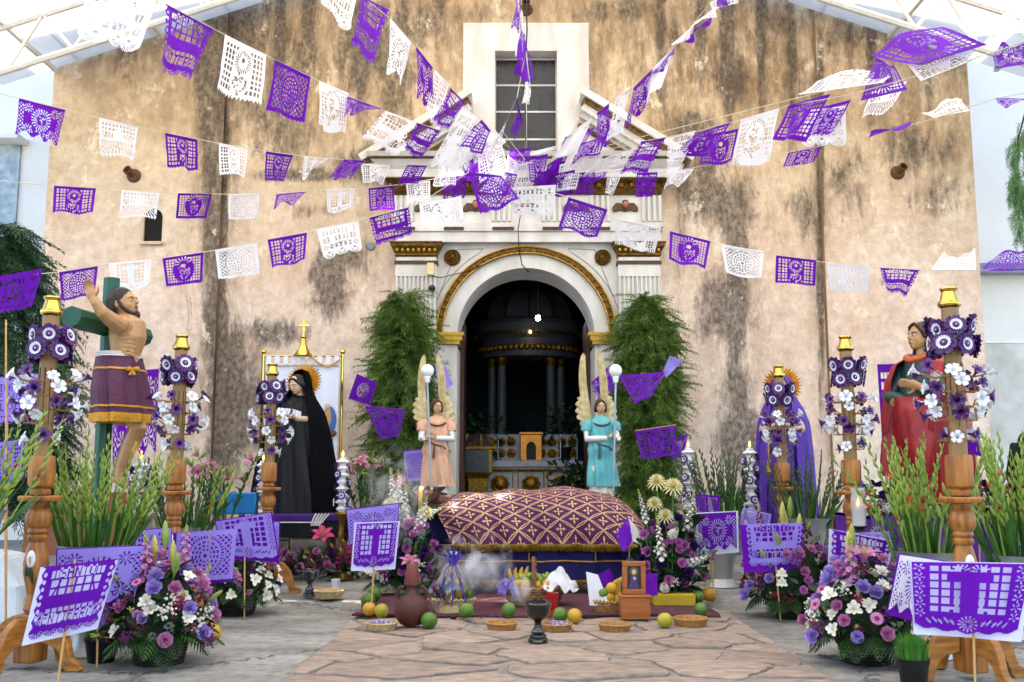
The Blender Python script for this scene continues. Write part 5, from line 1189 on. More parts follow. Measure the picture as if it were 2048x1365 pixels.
def juniper_column(label, px, y0, y1, Y, rad, n, seed, lean=0):
    a = At(px, y0, Y); zt = a.z; t = thing('juniper_column', label, 'greenery', (a.x, Y, 0), 0, 'juniper columns beside the doorway'); q = random.Random(seed); L = []
    for i in range(n):
        z = q.uniform(.15, zt); f = z/zt; an = q.uniform(0, 2*PI); w_ = rad*(.8+.25*math.sin(f*9+seed)+.12*math.sin(f*23))*(1 if f < .86 else max(.35, (1-f)/.14))
        p = Vector((w_*.55*math.cos(an), w_*.45*math.sin(an), z)); s_ = q.uniform(.18, .5)
        L.append((i, Matrix.Translation(p) @ Matrix.Rotation(an+q.uniform(-.5, .5), 4, 'Z') @ Matrix.Rotation(q.uniform(-.9, .7), 4, 'Y') @ Matrix.Rotation(q.uniform(-.9, .9), 4, 'X') @ Matrix.Diagonal((s_, s_*q.uniform(.6, 1.2), s_, 1))))
    scatter('foliage', t, L, JUN)
    mb = MB(); mb.tube([(0, 0, 0), (.02, 0, zt*.5), (0, 0, zt*.9)], [.1, .08, .03], 8); mb.build('pole', BARK, t)
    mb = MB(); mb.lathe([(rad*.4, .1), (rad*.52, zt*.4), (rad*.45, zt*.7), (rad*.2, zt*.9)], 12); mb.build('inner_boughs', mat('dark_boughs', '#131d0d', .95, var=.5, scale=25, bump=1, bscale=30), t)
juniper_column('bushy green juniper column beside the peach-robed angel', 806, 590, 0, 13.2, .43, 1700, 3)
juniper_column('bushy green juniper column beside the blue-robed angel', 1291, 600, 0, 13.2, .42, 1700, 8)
t = thing('cypress_tree', 'dark drooping cypress tree behind the near candlestick by the crucifix', 'tree', (At(-30, 700, 10.5).x, 10.5, 0)); q = random.Random(4); L = []
for i in range(2100):
    z = q.uniform(.75, 3.75); f = (z-.75)/3; an = q.uniform(0, 2*PI); rr = (1.05*math.sin(PI*(.25+.72*f))**.8)*q.uniform(.55, 1)*(1+.15*math.sin(z*7+an*2))
    s_ = q.uniform(.25, .5); L.append((i, Matrix.Translation((rr*math.cos(an)*.8, rr*math.sin(an)*.8, z)) @ Matrix.Rotation(an+q.uniform(-.5, .5), 4, 'Z') @ Matrix.Rotation(q.uniform(-.5, .5), 4, 'Y') @ Matrix.Rotation(q.uniform(-.5, .5), 4, 'X') @ Matrix.Diagonal((s_, s_, s_, 1))))
scatter('crown', t, L, JUN2)
mb = MB(); mb.tube([(0, 0, 0), (.03, .02, 1.4), (0, 0, 3.5)], [.12, .09, .03], 9)
for k in range(14):
    a = k*2.4; z = 1+.18*k; mb.tube([(0, 0, z), (.4*math.cos(a), .4*math.sin(a), z+.1)], [.03, .01], 5)
mb.build('trunk', BARK, t)
t = thing('weeping_branch', 'pale green weeping branch hanging before the white annex wall', 'branch', At(2044, 240, 13.5)); L = []; q = random.Random(9)
for i in range(150):
    f = q.random(); z = -1.7*f; x = -.02-.10*math.sin(f*3)+q.uniform(-.10, .10)+(.0 if f > .2 else .1); s_ = q.uniform(.2, .35)
    L.append((i, Matrix.Translation((x, q.uniform(-.15, .15), z)) @ Matrix.Rotation(q.uniform(0, 6.28), 4, 'Z') @ Matrix.Rotation(q.uniform(.5, 1.3), 4, 'Y') @ Matrix.Diagonal((s_, s_, s_, 1))))
scatter('foliage', t, L, mat('pale_willow', '#6f9a62', .6, var=.3, scale=4, trans=.35, island=.3))
mb = MB(); mb.tube([(.5, .1, .45), (.1, 0, .25), (-.08, 0, -.3), (-.12, 0, -1), (-.05, 0, -1.6)], [.02, .015, .01, .006, .003], 6); mb.build('twig', BARK, t)

# ================================================================= PAPER SIGNS ON STICKS
BAMBOO = mat('bamboo_stick', '#c2975a', .5)
def sign(label, kd, front, back, q4, Y, stick=None, grow=6, W=100, H=80, bend=.012, shift=(0, 0), tilt=0.0):
    c = [At(*p, Y+(tilt if i > 1 else 0)) for i, p in enumerate(q4)]; o = c[2].lerp(c[3], .5); t = thing('paper_sign', label, 'paper sign', o, 0, 'paper signs on sticks')
    me = paper_mesh(kd, *[p-o for p in c], {'P': PURPLE, 'W': WHITEP, 'L': LILAC}[front], W, H, bend=bend, seed=int(q4[0][0]*3+Y*10), hem=False); link('cut_sheet', me, t)
    if back:
        cx = sum(p[0] for p in q4)/4; cy = sum(p[1] for p in q4)/4
        g = [(p[0]+(grow if p[0] > cx else -grow)*(.8)+shift[0], p[1]+(grow if p[1] > cy else -2)+shift[1]) for p in q4]; d = [At(*p, Y+.03+(tilt if i > 1 else 0))-o for i, p in enumerate(g)]
        mb = MB(); P = []; n = 14; 
        nrm = (d[1]-d[0]).cross(d[3]-d[0]).normalized()
        for i in range(n+1):
            row = []
            for j in range(n+1):
                u, v = i/n, j/n; p = d[0].lerp(d[1], u).lerp(d[3].lerp(d[2], u), v); p = p+nrm*bend*(math.sin(u*7+Y)*v); row.append(p)
            P.append(row)
        mb.grid(P); mb.build('backing_sheet', {'P': PURPLE, 'W': BACKP, 'L': LILAC}[back], t)
    if stick:
        a = At(*stick[0], Y+.015)-o; b_ = At(*stick[1], Y+.02)-o; b_.z = -o.z if stick[1][1] > 1025 else b_.z; mb = MB(); mb.tube([a, b_], .006, 6); mb.build('stick', BAMBOO, t)
    return t
sign('purple lettered grid sign on white paper in the front by the near candlestick', 'santo', 'P', 'W', [(88,1134),(236,1118),(194,1250),(52,1284)], 5.25, ((150,1120),(114,1362)), 5, 130, 104, shift=(-3, 3))
sign('big pale lilac flower-cut sign in front of the gladiolus vase', 'floral', 'L', 'P', [(115,1100),(292,1092),(268,1206),(112,1216)], 5.9, ((200,1095),(196,1290)), 3)
sign('small lilac sign with a standing figure behind the front flower basket', 'figure', 'L', 'P', [(272,1062),(343,1056),(340,1152),(270,1150)], 7.0, ((306,1060),(306,1240)), 2)
sign('lilac sign with a rose and zigzag edge on a purple sheet', 'circle', 'L', 'P', [(354,1066),(474,1058),(466,1158),(346,1166)], 6.6, ((420,1060),(414,1236)), 4, shift=(-4, 2))
sign('lilac sign leaning behind the rose sign towards the inner candlestick', 'cross', 'L', 'P', [(432,1044),(541,1026),(556,1122),(444,1112)], 7.8, ((490,1040),(490,1200)), 4)
sign('narrow lilac sign edge behind the innermost candlestick by the altar table', 'floral', 'L', 'P', [(500,1048),(558,1044),(556,1128),(505,1130)], 8.7, ((530,1050),(530,1180)), 3)
sign('purple cross sign on white paper stuck beside an orange at the rug corner', 'cross', 'P', 'W', [(713,1048),(796,1045),(786,1134),(705,1138)], 7.9, ((752,1050),(742,1214)), 5)
sign('pale lilac sign behind the purple cross sign', 'floral', 'L', 'P', [(694,1021),(797,1008),(792,1080),(700,1092)], 8.8, ((745,1015),(748,1150)), 2)
sign('purple half of a folded sign at the foot of the bier', 'plain', 'P', None, [(1231,1072),(1256,1034),(1270,1076),(1248,1106)], 8.75, ((1256,1040),(1262,1180)), tilt=-.1)
sign('white half of a folded sign at the foot of the bier', 'plain', 'W', None, [(1256,1034),(1288,1076),(1283,1100),(1262,1070)], 8.74, None, tilt=-.15)
sign('purple flower-cut sign on white paper beside the rose spray', 'floral', 'P', 'W', [(1396,1028),(1472,1024),(1474,1100),(1398,1108)], 8.6, ((1420,1030),(1428,1190)), 5)
sign('purple lattice sign behind the flower-cut one and dark gladioli', 'circle', 'P', None, [(1390,988),(1440,992),(1438,1032),(1394,1032)], 9.4, ((1410,990),(1414,1150)))
sign('lilac lettered grid sign on a purple sheet under the purple-robed statue', 'santo', 'L', 'P', [(1491,1049),(1606,1046),(1600,1128),(1500,1134)], 7.7, ((1545,1050),(1560,1210)), 8, shift=(-5, 4))
sign('lilac lattice sign tilted at the base of the decorated white candle', 'circle', 'L', None, [(1487,1015),(1543,1029),(1538,1056),(1480,1050)], 8.9, ((1510,1020),(1512,1160)))
sign('purple lettered grid sign on white paper behind the lily basket', 'santo', 'P', 'W', [(1664,1060),(1784,1084),(1764,1162),(1660,1160)], 6.5, ((1720,1070),(1716,1300)), 7)
sign('pale sign peeping over the lettered grid sign by the violets', 'floral', 'L', None, [(1705,1066),(1786,1063),(1776,1090),(1712,1084)], 6.9, ((1750,1070),(1750,1250)))
sign('large purple cross sign on white paper in the front before the near candlestick', 'cross', 'P', 'W', [(1823,1124),(2062,1129),(2036,1278),(1830,1262)], 4.75, ((1942,1130),(1950,1385)), 6, 110, 80)
sign('white flower-cut sign tucked behind the large purple cross sign', 'floral', 'W', 'P', [(1800,1110),(1905,1126),(1850,1246),(1776,1224)], 5.3, ((1850,1120),(1850,1330)), 5, tilt=0)
sign('lilac sign with letter rows half behind the near candlestick by the tree', 'virgen', 'L', 'P', [(-42,760),(82,748),(62,840),(-40,850)], 6.9, ((15,755),(15,1230)), 2)
sign('pale lilac lattice sign at the frame edge over the tree boughs', 'figure', 'L', 'P', [(-20,888),(47,879),(44,956),(-12,974)], 6.7, ((10,880),(14,1240)), 2)
sign('purple sign with letter rows above the near candlestick by the tree', 'virgen', 'P', None, [(-60,562),(85,538),(68,612),(-50,642)], 6.6, ((12,640),(14,1260)), bend=.03)
sign('long purple flower-cut sheet behind the legs of the crucified statue', 'floral', 'P', None, [(226,745),(318,738),(312,912),(226,940)], 8.9, ((312,742),(308,1130)))
sign('long purple lattice sheet on the wall side of the red-cloaked statue', 'figure', 'P', None, [(1754,729),(1840,727),(1842,920),(1766,924)], 9.0, ((1780,730),(1790,1130)))
sign('small purple sheet corner between candle and gladioli near the annex', 'plain', 'P', None, [(1934,878),(1948,868),(1974,918),(1936,906)], 7.6, ((1952,890),(1960,1180)))
sign('white corner of a paper sign before the dark-clothed person', 'plain', 'W', 'P', [(2005,1032),(2018,1030),(2054,1098),(2007,1082)], 7.0, ((2008,1035),(2008,1280)), 1)
sign('purple rosette flag on the wall beside the juniper and banner', 'rose', 'P', None, [(714,748),(755,766),(738,812),(696,800)], 12.2, None)
sign('purple lattice flag draped across the juniper by the peach-robed angel', 'grapes', 'P', None, [(730,812),(810,819),(797,874),(760,880)], 12.2, ((735,812),(800,830)), tilt=-.15)
sign('lilac sunburst flag at the foot of the juniper by the peach-robed angel', 'circle', 'L', 'P', [(807,904),(856,898),(850,962),(815,964)], 11.6, ((810,905),(812,1040)), 1)
sign('lilac flag behind the wing of the peach-robed angel', 'plain', 'L', None, [(870,728),(886,720),(906,770),(878,792)], 12.6, None)
sign('purple flag draped over the juniper above the blue-robed angel', 'circle', 'P', None, [(1238,752),(1330,744),(1302,794),(1270,807)], 12.0, ((1270,806),(1335,745)), tilt=-.2)
sign('pale lilac flag curling outward from the juniper by the wall', 'plain', 'L', None, [(1326,742),(1340,712),(1366,722),(1332,757)], 12.0, None)
sign('purple lattice flag on the juniper behind the blue-robed angel', 'figure', 'P', None, [(1270,863),(1352,851),(1349,912),(1283,920)], 11.9, ((1270,862),(1352,850)), tilt=-.15)
sign('small purple flag at the outer edge of the juniper by the wall', 'floral', 'P', None, [(1346,880),(1376,868),(1368,916),(1344,924)], 12.1, None)
sign('purple flag behind the wing of the blue-robed angel', 'floral', 'P', None, [(1182,766),(1214,736),(1240,772),(1200,806)], 12.7, None)

# ================================================================= FIGURES
def head_shapes(mb, M):
    mb.ball((0, .05, .58), (.34, .43, .42), 18, 12, M=M); mb.ball((0, -.10, .36), (.265, .29, .30), 16, 10, M=M); mb.ball((0, -.24, .16), (.13, .13, .11), 12, 8, M=M)
    mb.tube([(0, -.39, .56), (0, -.455, .44), (0, -.47, .385)], [.035, .05, .062], 8, M=M); mb.ball((0, -.33, .6), (.24, .09, .05), 12, 6, M=M)
    for s_ in (-1, 1):
        mb.ball((s_*.15, -.27, .38), (.09, .09, .1), 10, 8, M=M); mb.ball((s_*.33, .04, .46), (.04, .09, .13), 10, 8, M=M)
    mb.ball((0, -.36, .235), (.10, .06, .045), 10, 6, M=M)
    mb.tube([(0, .06, .3), (0, .07, 0), (0, .09, -.32)], [.19, .18, .22], 12, M=M)
def head_features(t, M, lid=False):
    b = MB()
    for s_ in (-1, 1):
        b.mat = 0; b.ball((s_*.13, -.345, .5), (.066, .04, .03), 10, 6, M=M); b.mat = 1; b.ball((s_*.13-.01, -.375, .498), (.026, .018, .026), 8, 6, M=M)
        b.mat = 1; b.tube([(s_*.05, -.40, .575), (s_*.13, -.395, .605), (s_*.22, -.33, .585)], [.012, .016, .006], 5, M=M)
    b.mat = 2; b.tube([(-.075, -.385, .25), (0, -.415, .262), (.075, -.385, .25)], [.01, .02, .01], 6, M=M); b.tube([(-.06, -.385, .232), (0, -.412, .226), (.06, -.385, .232)], [.01, .02, .01], 6, M=M)
    return b.build('face_paint', [EYEW, DARK, LIP], t)
def hand_shapes(mb, M, L=.18, curl=.5, side=1):
    s_ = L/.18
    mb.ball((0, 0, .045*s_), (.04*s_, .018*s_, .055*s_), 10, 8, M=M); mb.ball((0, 0, 0), (.026*s_, .02*s_, .03*s_), 8, 6, M=M)
    for i, (x, l) in enumerate(((-.028, .07), (-.01, .08), (.010, .075), (.027, .06))):
        p = Vector((x*s_, 0, .085*s_)); pts = [p]; a = .1
        for k in range(3): pts.append(pts[-1]+Vector((x*.05, -math.sin(a), math.cos(a)))*l*s_/3); a += curl
        mb.tube(pts, [.0095*s_, .009*s_, .0085*s_, .007*s_], 7, M=M)
    p = Vector((side*.032*s_, -.004, .03*s_)); mb.tube([p, p+Vector((side*.022, -.012, .022))*s_, p+Vector((side*.03, -.024, .05))*s_], [.012*s_, .0105*s_, .008*s_], 7, M=M)
def hair_shapes(mb, M, length=.6, strands=16, seed=0, part=True):
    q = random.Random(seed); mb.ball((0, .10, .63), (.385, .43, .42), 18, 12, M=M)
    for i in range(strands):
        a = lerp(-.15, PI+.15, i/(strands-1)); x, y = .37*math.cos(a), .10+.40*math.sin(a)
        pts = [(x*.8, y*.85, .82), (x, y, .55)]; z = .55
        for k in range(4): z -= length/4; pts.append((x*1.02+q.uniform(-.03, .03), y+q.uniform(-.03, .03), z))
        mb.tube(pts, [.06, .085, .085, .08, .07, .03], 7, M=M)
    for s_ in (-1, 1): mb.tube([(s_*.02, -.28, .93), (s_*.2, -.30, .83), (s_*.34, -.14, .6), (s_*.37, 0, .4)], [.05, .06, .07, .06], 7, M=M)
def robe(mb, rings, nf=11, amp=.06, seed=0, a0=0, a1=2*PI, n=96, M=None, thick=0):
    """rings: (z, rx, ry, cx, cy, fold) ; angle 0 = +x, -pi/2 = front"""
    q = random.Random(seed); ph = [q.uniform(0, 6) for _ in range(6)]; P = []
    zs_ = [r_[0] for r_ in rings]; K = 28; closed = abs(a1-a0-2*PI) < 1e-3
    arr = np.array([list(r_)+[0]*(6-len(r_)) for r_ in rings], float)
    for i in range(K+1):
        f = i/K*(len(rings)-1); k = min(int(f), len(rings)-2); u = f-k; u = u*u*(3-2*u)*.5+u*.5
        z, rx, ry, cx, cy, fo = arr[k]*(1-u)+arr[k+1]*u; row = []
        for j in range(n+(0 if closed else 1)):
            a = a0+(a1-a0)*j/n
            w_ = 1+amp*fo*(math.sin(nf*a+ph[0]+1.2*math.sin(z*3+ph[1]))*.6+math.sin((nf*1.7//1)*a+ph[2]+z*2)*.35+.3*math.sin(5*a+ph[3]-z*4))
            row.append((cx+rx*w_*math.cos(a), cy+ry*w_*math.sin(a), z))
        P.append(row)
    if closed: mb.loft(P, M=M)
    else: mb.grid(P, M=M)
def halo(t, M, r, n=40, m_=None):
    b = MB(); pts = []
    for i in range(n*2):
        a = 2*PI*i/(n*2); rr = r*(1 if i % 2 == 0 else .80)*(1 if i % 4 else 1.06); pts.append((rr*math.cos(a), rr*math.sin(a)))
    m2 = n*2; vs = [(x, -.006 if i % 2 == 0 else .004, z) for i, (x, z) in enumerate(pts)]+[(.45*x, -.012 if i % 2 == 0 else .012, .45*z) for i, (x, z) in enumerate(pts)]+[(x*1.0, .012, z) for x, z in pts]+[(0, .0, 0), (0, .014, 0)]
    fs = [(i, (i+1) % m2, m2+(i+1) % m2, m2+i) for i in range(m2)]+[(m2+i, m2+(i+1) % m2, 3*m2) for i in range(m2)]+[(2*m2+(i+1) % m2, 2*m2+i, 3*m2+1) for i in range(m2)]+[(i, 2*m2+i, 2*m2+(i+1) % m2, (i+1) % m2) for i in range(m2)]
    b.add(vs, fs, M); return b.build('halo', m_ or mat('halo_gold', '#d6a23e', .3, .5, var=.2, scale=20), t, smooth=20)

# ---- crucified statue and green cross
CG = mat('green_cross_paint', '#0f4a34', .35, var=.2, scale=6, bump=.1)
YC = 8.0; pc = At(211, 800, YC); 
cr = thing('wooden_cross', 'dark green octagonal wooden cross rising behind the gladioli', 'cross', (pc.x, YC, 0), R(83))
ztp = At(211, 557, YC).z; zb = 2.28
def octo(mb, p0, p1, r): mb.tube([p0, p1], r, 8)
mb = MB(); octo(mb, (0, 0, 0), (0, 0, ztp), .066); mb.build('post', CG, cr, smooth=20, bevel=.004)
mb = MB(); octo(mb, (-.56, 0, zb), (.58, 0, zb), .085); mb.build('crossbeam', CG, cr, smooth=20, bevel=.004)
mb = MB(); mb.box(-.25, .25, -.25, .25, 0, .12); mb.build('base_block', WOOD, cr, bevel=.01)
st = thing('crucified_statue', 'painted wooden statue of a bearded man on the green cross, purple loincloth', 'statue', At(245, 965, 7.9))
O = Vector(st.location)
J = lambda x, y, Y: At(x, y, Y)-O
mb = MB()
mb.tube([J(243, 775, 7.95), J(247, 735, 7.93), J(252, 705, 7.92), J(256, 675, 7.91), J(254, 652, 7.91), J(249, 636, 7.92)], [.15, .135, .122, .15, .15, .09], 16, flat=.95)
mb.tube([J(243, 652, 7.74), J(250, 650, 7.92), J(246, 652, 8.1)], [.075, .10, .075], 10)
hd = Matrix.Translation(J(253, 640, 7.92)) @ Matrix.Rotation(R(76), 4, 'Z') @ Matrix.Rotation(R(-14), 4, 'X') @ Matrix.Diagonal((.265, .265, .265, 1)); head_shapes(mb, hd)
# near arm (bent up over the beam), far arm behind
mb.tube([J(240, 652, 7.74), J(222, 640, 7.62), J(203, 624, 7.52), J(192, 606, 7.50), J(186, 598, 7.5)], [.072, .062, .05, .04, .03], 10)
hand_shapes(mb, align(J(185, 600, 7.5), (-.25, -.1, 1), 1.4), .19, .45)
mb.tube([J(246, 652, 8.1), J(232, 648, 8.25), J(225, 655, 8.42), J(226, 640, 8.5)], [.07, .06, .05, .035], 10)
hand_shapes(mb, align(J(226, 642, 8.5), (-.2, .1, 1), 1.0), .18, .5)
for dY, dx in ((-.01, 0), (.12, -3)):
    mb.tube([J(243, 765, 7.93+dY), J(262+dx, 815, 7.88+dY), J(277+dx, 858, 7.86+dY), J(262+dx, 890, 7.9+dY*.8), J(243+dx, 935, 7.93+dY*.6), J(238+dx, 955, 7.93+dY*.5)], [.10, .09, .068, .066, .045, .038], 12)
    mb.tube([J(236+dx, 958, 7.93+dY*.5), J(250+dx, 968, 7.9+dY*.4), J(262+dx, 975, 7.9+dY*.4)], [.038, .036, .02], 8)
for k in range(6):
    y = 668+k*8; mb.tube([J(246-1.2*k, y+2, 7.775), J(258, y, 7.77+.004*k), J(270-.6*k, y+5, 7.83), J(276-k, y+7, 7.92)], .0115, 6)
link('body', fused(mb, .0085, SKIN, 2), st)
head_features(st, hd)
mb = MB(); mb.ball((0, .10, .66), (.375, .44, .40), 18, 12, M=hd)
for a in np.linspace(.1, PI-.1, 9): mb.tube([(.34*math.cos(a), .1+.36*math.sin(a), .7), (.35*math.cos(a), .12+.37*math.sin(a), .35), (.27*math.cos(a), .12+.3*math.sin(a), .12)], [.1, .09, .04], 7, M=hd)
for s_ in (-1, 1): mb.tube([(s_*.33, -.04, .52), (s_*.31, -.12, .34), (s_*.22, -.24, .16), (s_*.1, -.33, .08)], [.05, .06, .07, .07], 7, M=hd)
mb.tube([(0, -.34, .12), (0, -.40, .0), (0, -.42, -.10)], [.12, .09, .02], 8, M=hd); mb.tube([(-.12, -.37, .25), (0, -.425, .295), (.12, -.37, .25)], [.018, .028, .018], 6, M=hd)
link('hair_and_beard', fused(mb, .007, HAIRD, 1), st)
CLOTHP = mat('plum_brocade', '#4d1c3c', .6, var=.35, scale=60, bump=.2, bscale=120, detail=3); GTRIM = mat('gold_trim', '#c08a1e', .5, .3, var=.2, scale=60)
mb = MB(); rg = []
for (y, xl, xr, ry, fo) in ((712, 197, 281, .20, .25), (745, 196, 286, .28, .6), (780, 195, 292, .33, .8), (812, 197, 298, .35, .9), (836, 198, 303, .36, 1)):
    a, b_ = J(xl, y, 7.95), J(xr, y, 7.95); rg.append((a.z, (b_.x-a.x)/2, ry, (a.x+b_.x)/2, a.y, fo))
rg = rg[::-1]; robe(mb, rg, 9, .10, 3, n=80); mb.build('loincloth', CLOTHP, st, smooth=60)
def sub(r_, dz, e): return [(z+dz, rx+e, ry+e, cx, cy, fo) for z, rx, ry, cx, cy, fo in r_]
def bandof(rg, z0, z1, e, seed, nf, amp, m_, name, par):
    zz_ = [r_[0] for r_ in rg]; g = lambda z: tuple(np.interp(z, zz_, [r_[k] for r_ in rg]) for k in range(1, 6))
    out = []
    for z in (z0, (z0+z1)/2, z1):
        rx, ry, cx, cy, fo = g(z); out.append((z, rx+e, ry+e, cx, cy, fo))
    b = MB(); robe(b, out, nf, amp, seed, n=80); return b.build(name, m_, par, smooth=60)
bandof(rg, rg[0][0]-.045, rg[0][0]+.025, .006, 3, 9, .10, GTRIM, 'fringe', st); bandof(rg, rg[0][0]+.07, rg[0][0]+.085, .006, 3, 9, .10, GTRIM, 'trim_band', st); bandof(rg, rg[-1][0]-.13, rg[-1][0]-.115, .006, 3, 9, .10, GTRIM, 'trim_band', st)
for k in range(3): bandof(rg, rg[-1][0]-.02+.014*k, rg[-1][0]-.01+.014*k, .006, 3, 9, .02, mat('white_rope', '#d6d3cd', .8), 'waist_rope', st)
bow = MB(); pj = J(266, 741, 7.75)
for s_ in (-1, 1): bow.ball(tuple(pj+Vector((s_*.03, -.01, .01))), (.028, .012, .02), 8, 6); bow.tube([pj, pj+Vector((s_*.02, -.01, -.04))], [.008, .014], 6)
bow.build('bow', GTRIM, st)

# ---- black-robed statue on its table
BLK = mat('black_velvet', '#09090c', .9, var=.3, scale=30, spec=.08); BLK2 = mat('black_silk', '#0a0b10', .6, var=.3, scale=12, spec=.25)
YV = 11.3; zt = At(590, 1024, YV).z; xv = At(588, 1024, YV).x
st = thing('mourning_statue', 'statue of a veiled woman in a long black robe with golden halo, on the table', 'statue', (xv, YV, zt), R(-8))
hv = 1.60
hd = Matrix.Translation((.03, -.03, hv-.28)) @ Matrix.Rotation(R(-22), 4, 'Z') @ Matrix.Rotation(R(20), 4, 'X') @ Matrix.Diagonal((.22, .22, .22, 1))
mb = MB(); head_shapes(mb, hd); mb.tube([(.02, 0, .1), (.02, .0, .9), (.02, 0, 1.2), (.02, 0, 1.3)], [.14, .12, .15, .07], 12); 
for s_ in (-1, 1):
    mb.tube([(s_*.15, 0, 1.22), (s_*.2, -.1, 1.02), (s_*.06+.02, -.24, 1.03)], [.06, .05, .035], 10); hand_shapes(mb, align((s_*.05+.02, -.25, 1.03), (-s_*.6, -.2, .2), 0), .16, .5, s_)
link('body', fused(mb, .0085, PALESKIN, 2), st); head_features(st, hd)
mb = MB(); hair_shapes(mb, hd @ Matrix.Diagonal((.97, .97, .97, 1)), .3, 10, 2); link('hair', fused(mb, .009, HAIRD, 1), st)
mb = MB(); robe(mb, [(0, .46, .38, 0, .02, 1), (.3, .41, .34, 0, .02, 1), (.7, .32, .27, 0, .01, .9), (1.0, .26, .22, 0, 0, .6), (1.2, .2, .17, 0, 0, .3), (1.3, .09, .09, 0.02, 0.02, 0)], 11, .12, 1); mb.build('dress', BLK2, st, smooth=70)
mb = MB(); robe(mb, [(-.02, .52, .44, 0, .05, 1), (.4, .46, .39, 0, .05, 1), (.8, .39, .32, 0, .04, .9), (1.1, .31, .26, 0.0, .03, .6), (1.26, .2, .18, 0.01, .03, .4), (1.38, .125, .14, .03, .03, .2), (1.5, .115, .13, .03, .02, .1), (1.58, .08, .09, .03, .03, 0), (1.61, .01, .01, .03, .04, 0)], 13, .06, 5, R(-52), R(232), n=90); mb.build('mantle', BLK, st, smooth=70)
ru = MB(); P = []
for i in range(61):
    a = i/60; P.append([(-.15+.32*a, -.345-.03*math.sin(a*PI)+.02*math.sin(a*70), 1.06+.035*math.sin(a*PI)+dz+.006*math.cos(a*70)) for dz in (-.035, 0, .035)])
ru.grid(P); ru.build('lace_cuff', mat('white_lace', '#e8e8e8', .7), st, smooth=60)
halo(st, Matrix.Translation((.02, .13, hv-.13)) @ Matrix.Rotation(R(-10), 4, 'X'), .215, 34)
# table under it
tb = thing('altar_table', 'black table with purple velvet top and white corded fringe under the black-robed statue', 'table', (xv+.02, YV, 0))
VELV = mat('purple_velvet', '#3a1463', .8, var=.25, scale=20)
mb = MB(); mb.box(-.52, .56, -.46, .46, zt-.09, zt-.005); mb.build('velvet_top', VELV, tb, bevel=.02); mb = MB(); mb.box(-.5, .54, -.44, .44, zt-.26, zt-.092); mb.build('black_skirt', BLK2, tb, bevel=.01)
for sx in (-.44, .48):
    for sy in (-.38, .38): mb = MB(); mb.box(sx-.04, sx+.04, sy-.04, sy+.04, 0, zt-.26); mb.build('leg', BLACK, tb)
for sx in (-.42, .32):
    for k in range(5): mb = MB(); mb.tube([(sx+k*.035, -.465, zt-.0), (sx+k*.03-.03, -.475, zt-.06), (sx+k*.02-.05, -.47, zt-.13)], .009, 5); mb.build('cord_loop', MATS['white_rope'], tb)
mb = MB(); mb.box(-.3, .4, -.468, -.462, zt-.10, zt-.088); mb.build('silver_braid', AWHITE, tb)
# banner behind
YB = 12.6; bx0, bx1 = At(527, 712, YB).x, At(685, 712, YB).x; bt = At(600, 712, YB).z; bb = At(600, 1000, YB).z
bn = thing('processional_banner', 'white satin banner on a golden frame topped by a small gold cross', 'banner', ((bx0+bx1)/2, YB, 0)); cx = (bx0+bx1)/2; hw = (bx1-bx0)/2
SATIN = mat('white_satin', '#d7dae6', .35, var=.05, scale=3, spec=.6)
mb = MB(); P = []
for i in range(41):
    u = i/40; P.append([(lerp(-hw+.04, hw-.04, u), .02*math.sin(u*30)*(.3+v*.7), lerp(bt-.1, bb, v)) for v in np.linspace(0, 1, 14)])
mb.grid(P); mb.build('cloth', SATIN, bn, smooth=80)
for k in range(9): mb = MB(); x = lerp(-hw+.07, hw-.07, k/8); mb.box(x-.03, x+.03, -.012, .0, bt-.11, bt+.005); mb.build('hanging_loop', SATIN, bn)
mb = MB(); mb.tube([(-hw-.02, 0, bt), (hw+.02, 0, bt)], .014, 8); mb.build('crossbar', BRASS, bn)
mb = MB(); mb.tube([(-hw+.05, -.02, bt-.13), (hw-.05, -.02, bt-.13)], .008, 6); mb.build('gold_cord', GTRIM, bn)
for s_ in (-1, 1):
    mb = MB(); mb.tube([(s_*hw, 0, bt+.03), (s_*hw, 0, bb)], .02, 8); mb.build('side_pole', BRASS, bn); mb = MB(); mb.ball((s_*hw, 0, bt+.05), .035, 10, 8); mb.build('finial', BRASS, bn)
sw = MB(); sw.tube([(.02, -.03, bt+.06), (.2, -.04, bt-.09), (.33, -.04, bt-.15), (hw-.02, -.03, bt-.05)], .011, 6); sw.build('swag_cord', GTRIM, bn)
mb = MB(); mb.lathe([(.13, bt), (.10, bt+.03), (.06, bt+.10), (.035, bt+.16), (.03, bt+.22), (.045, bt+.24), (.03, bt+.26)], 16); mb.build('socket', BRASS, bn)
fz = bt+.36; mb = MB(); mb.box(-.017, .017, -.01, .01, fz-.12, fz+.11); mb.box(-.075, .075, -.012, .012, fz+.01, fz+.045); mb.build('cross_finial', BRASS, bn, bevel=.008)
pf = MB(); px_ = At(660, 840, YB).x-cx; pz = At(660, 840, YB).z
pf.mat = 0; pf.ball((px_, -.03, pz), (.085, .012, .17), 14, 10); pf.mat = 1; pf.ball((px_-.02, -.035, pz+.02), (.05, .012, .13), 12, 8); pf.mat = 2; pf.ball((px_-.03, -.04, pz+.17), (.034, .012, .042), 10, 8); pf.ball((px_-.055, -.04, pz+.03), (.03, .012, .05), 8, 6); pf.mat = 3; pf.ball((px_, -.036, pz-.17), (.10, .012, .05), 10, 6)
pf.build('painted_figure', [mat('banner_blue', '#3c62a0', .6), mat('banner_tan', '#b98a5a', .6), PALESKIN, mat('banner_brown', '#5e4130', .6)], bn)
pz2 = At(650, 898, YB).z; mb = MB(); P = []; x0_, x1_ = At(632, 890, YB).x-cx, At(660, 890, YB).x-cx
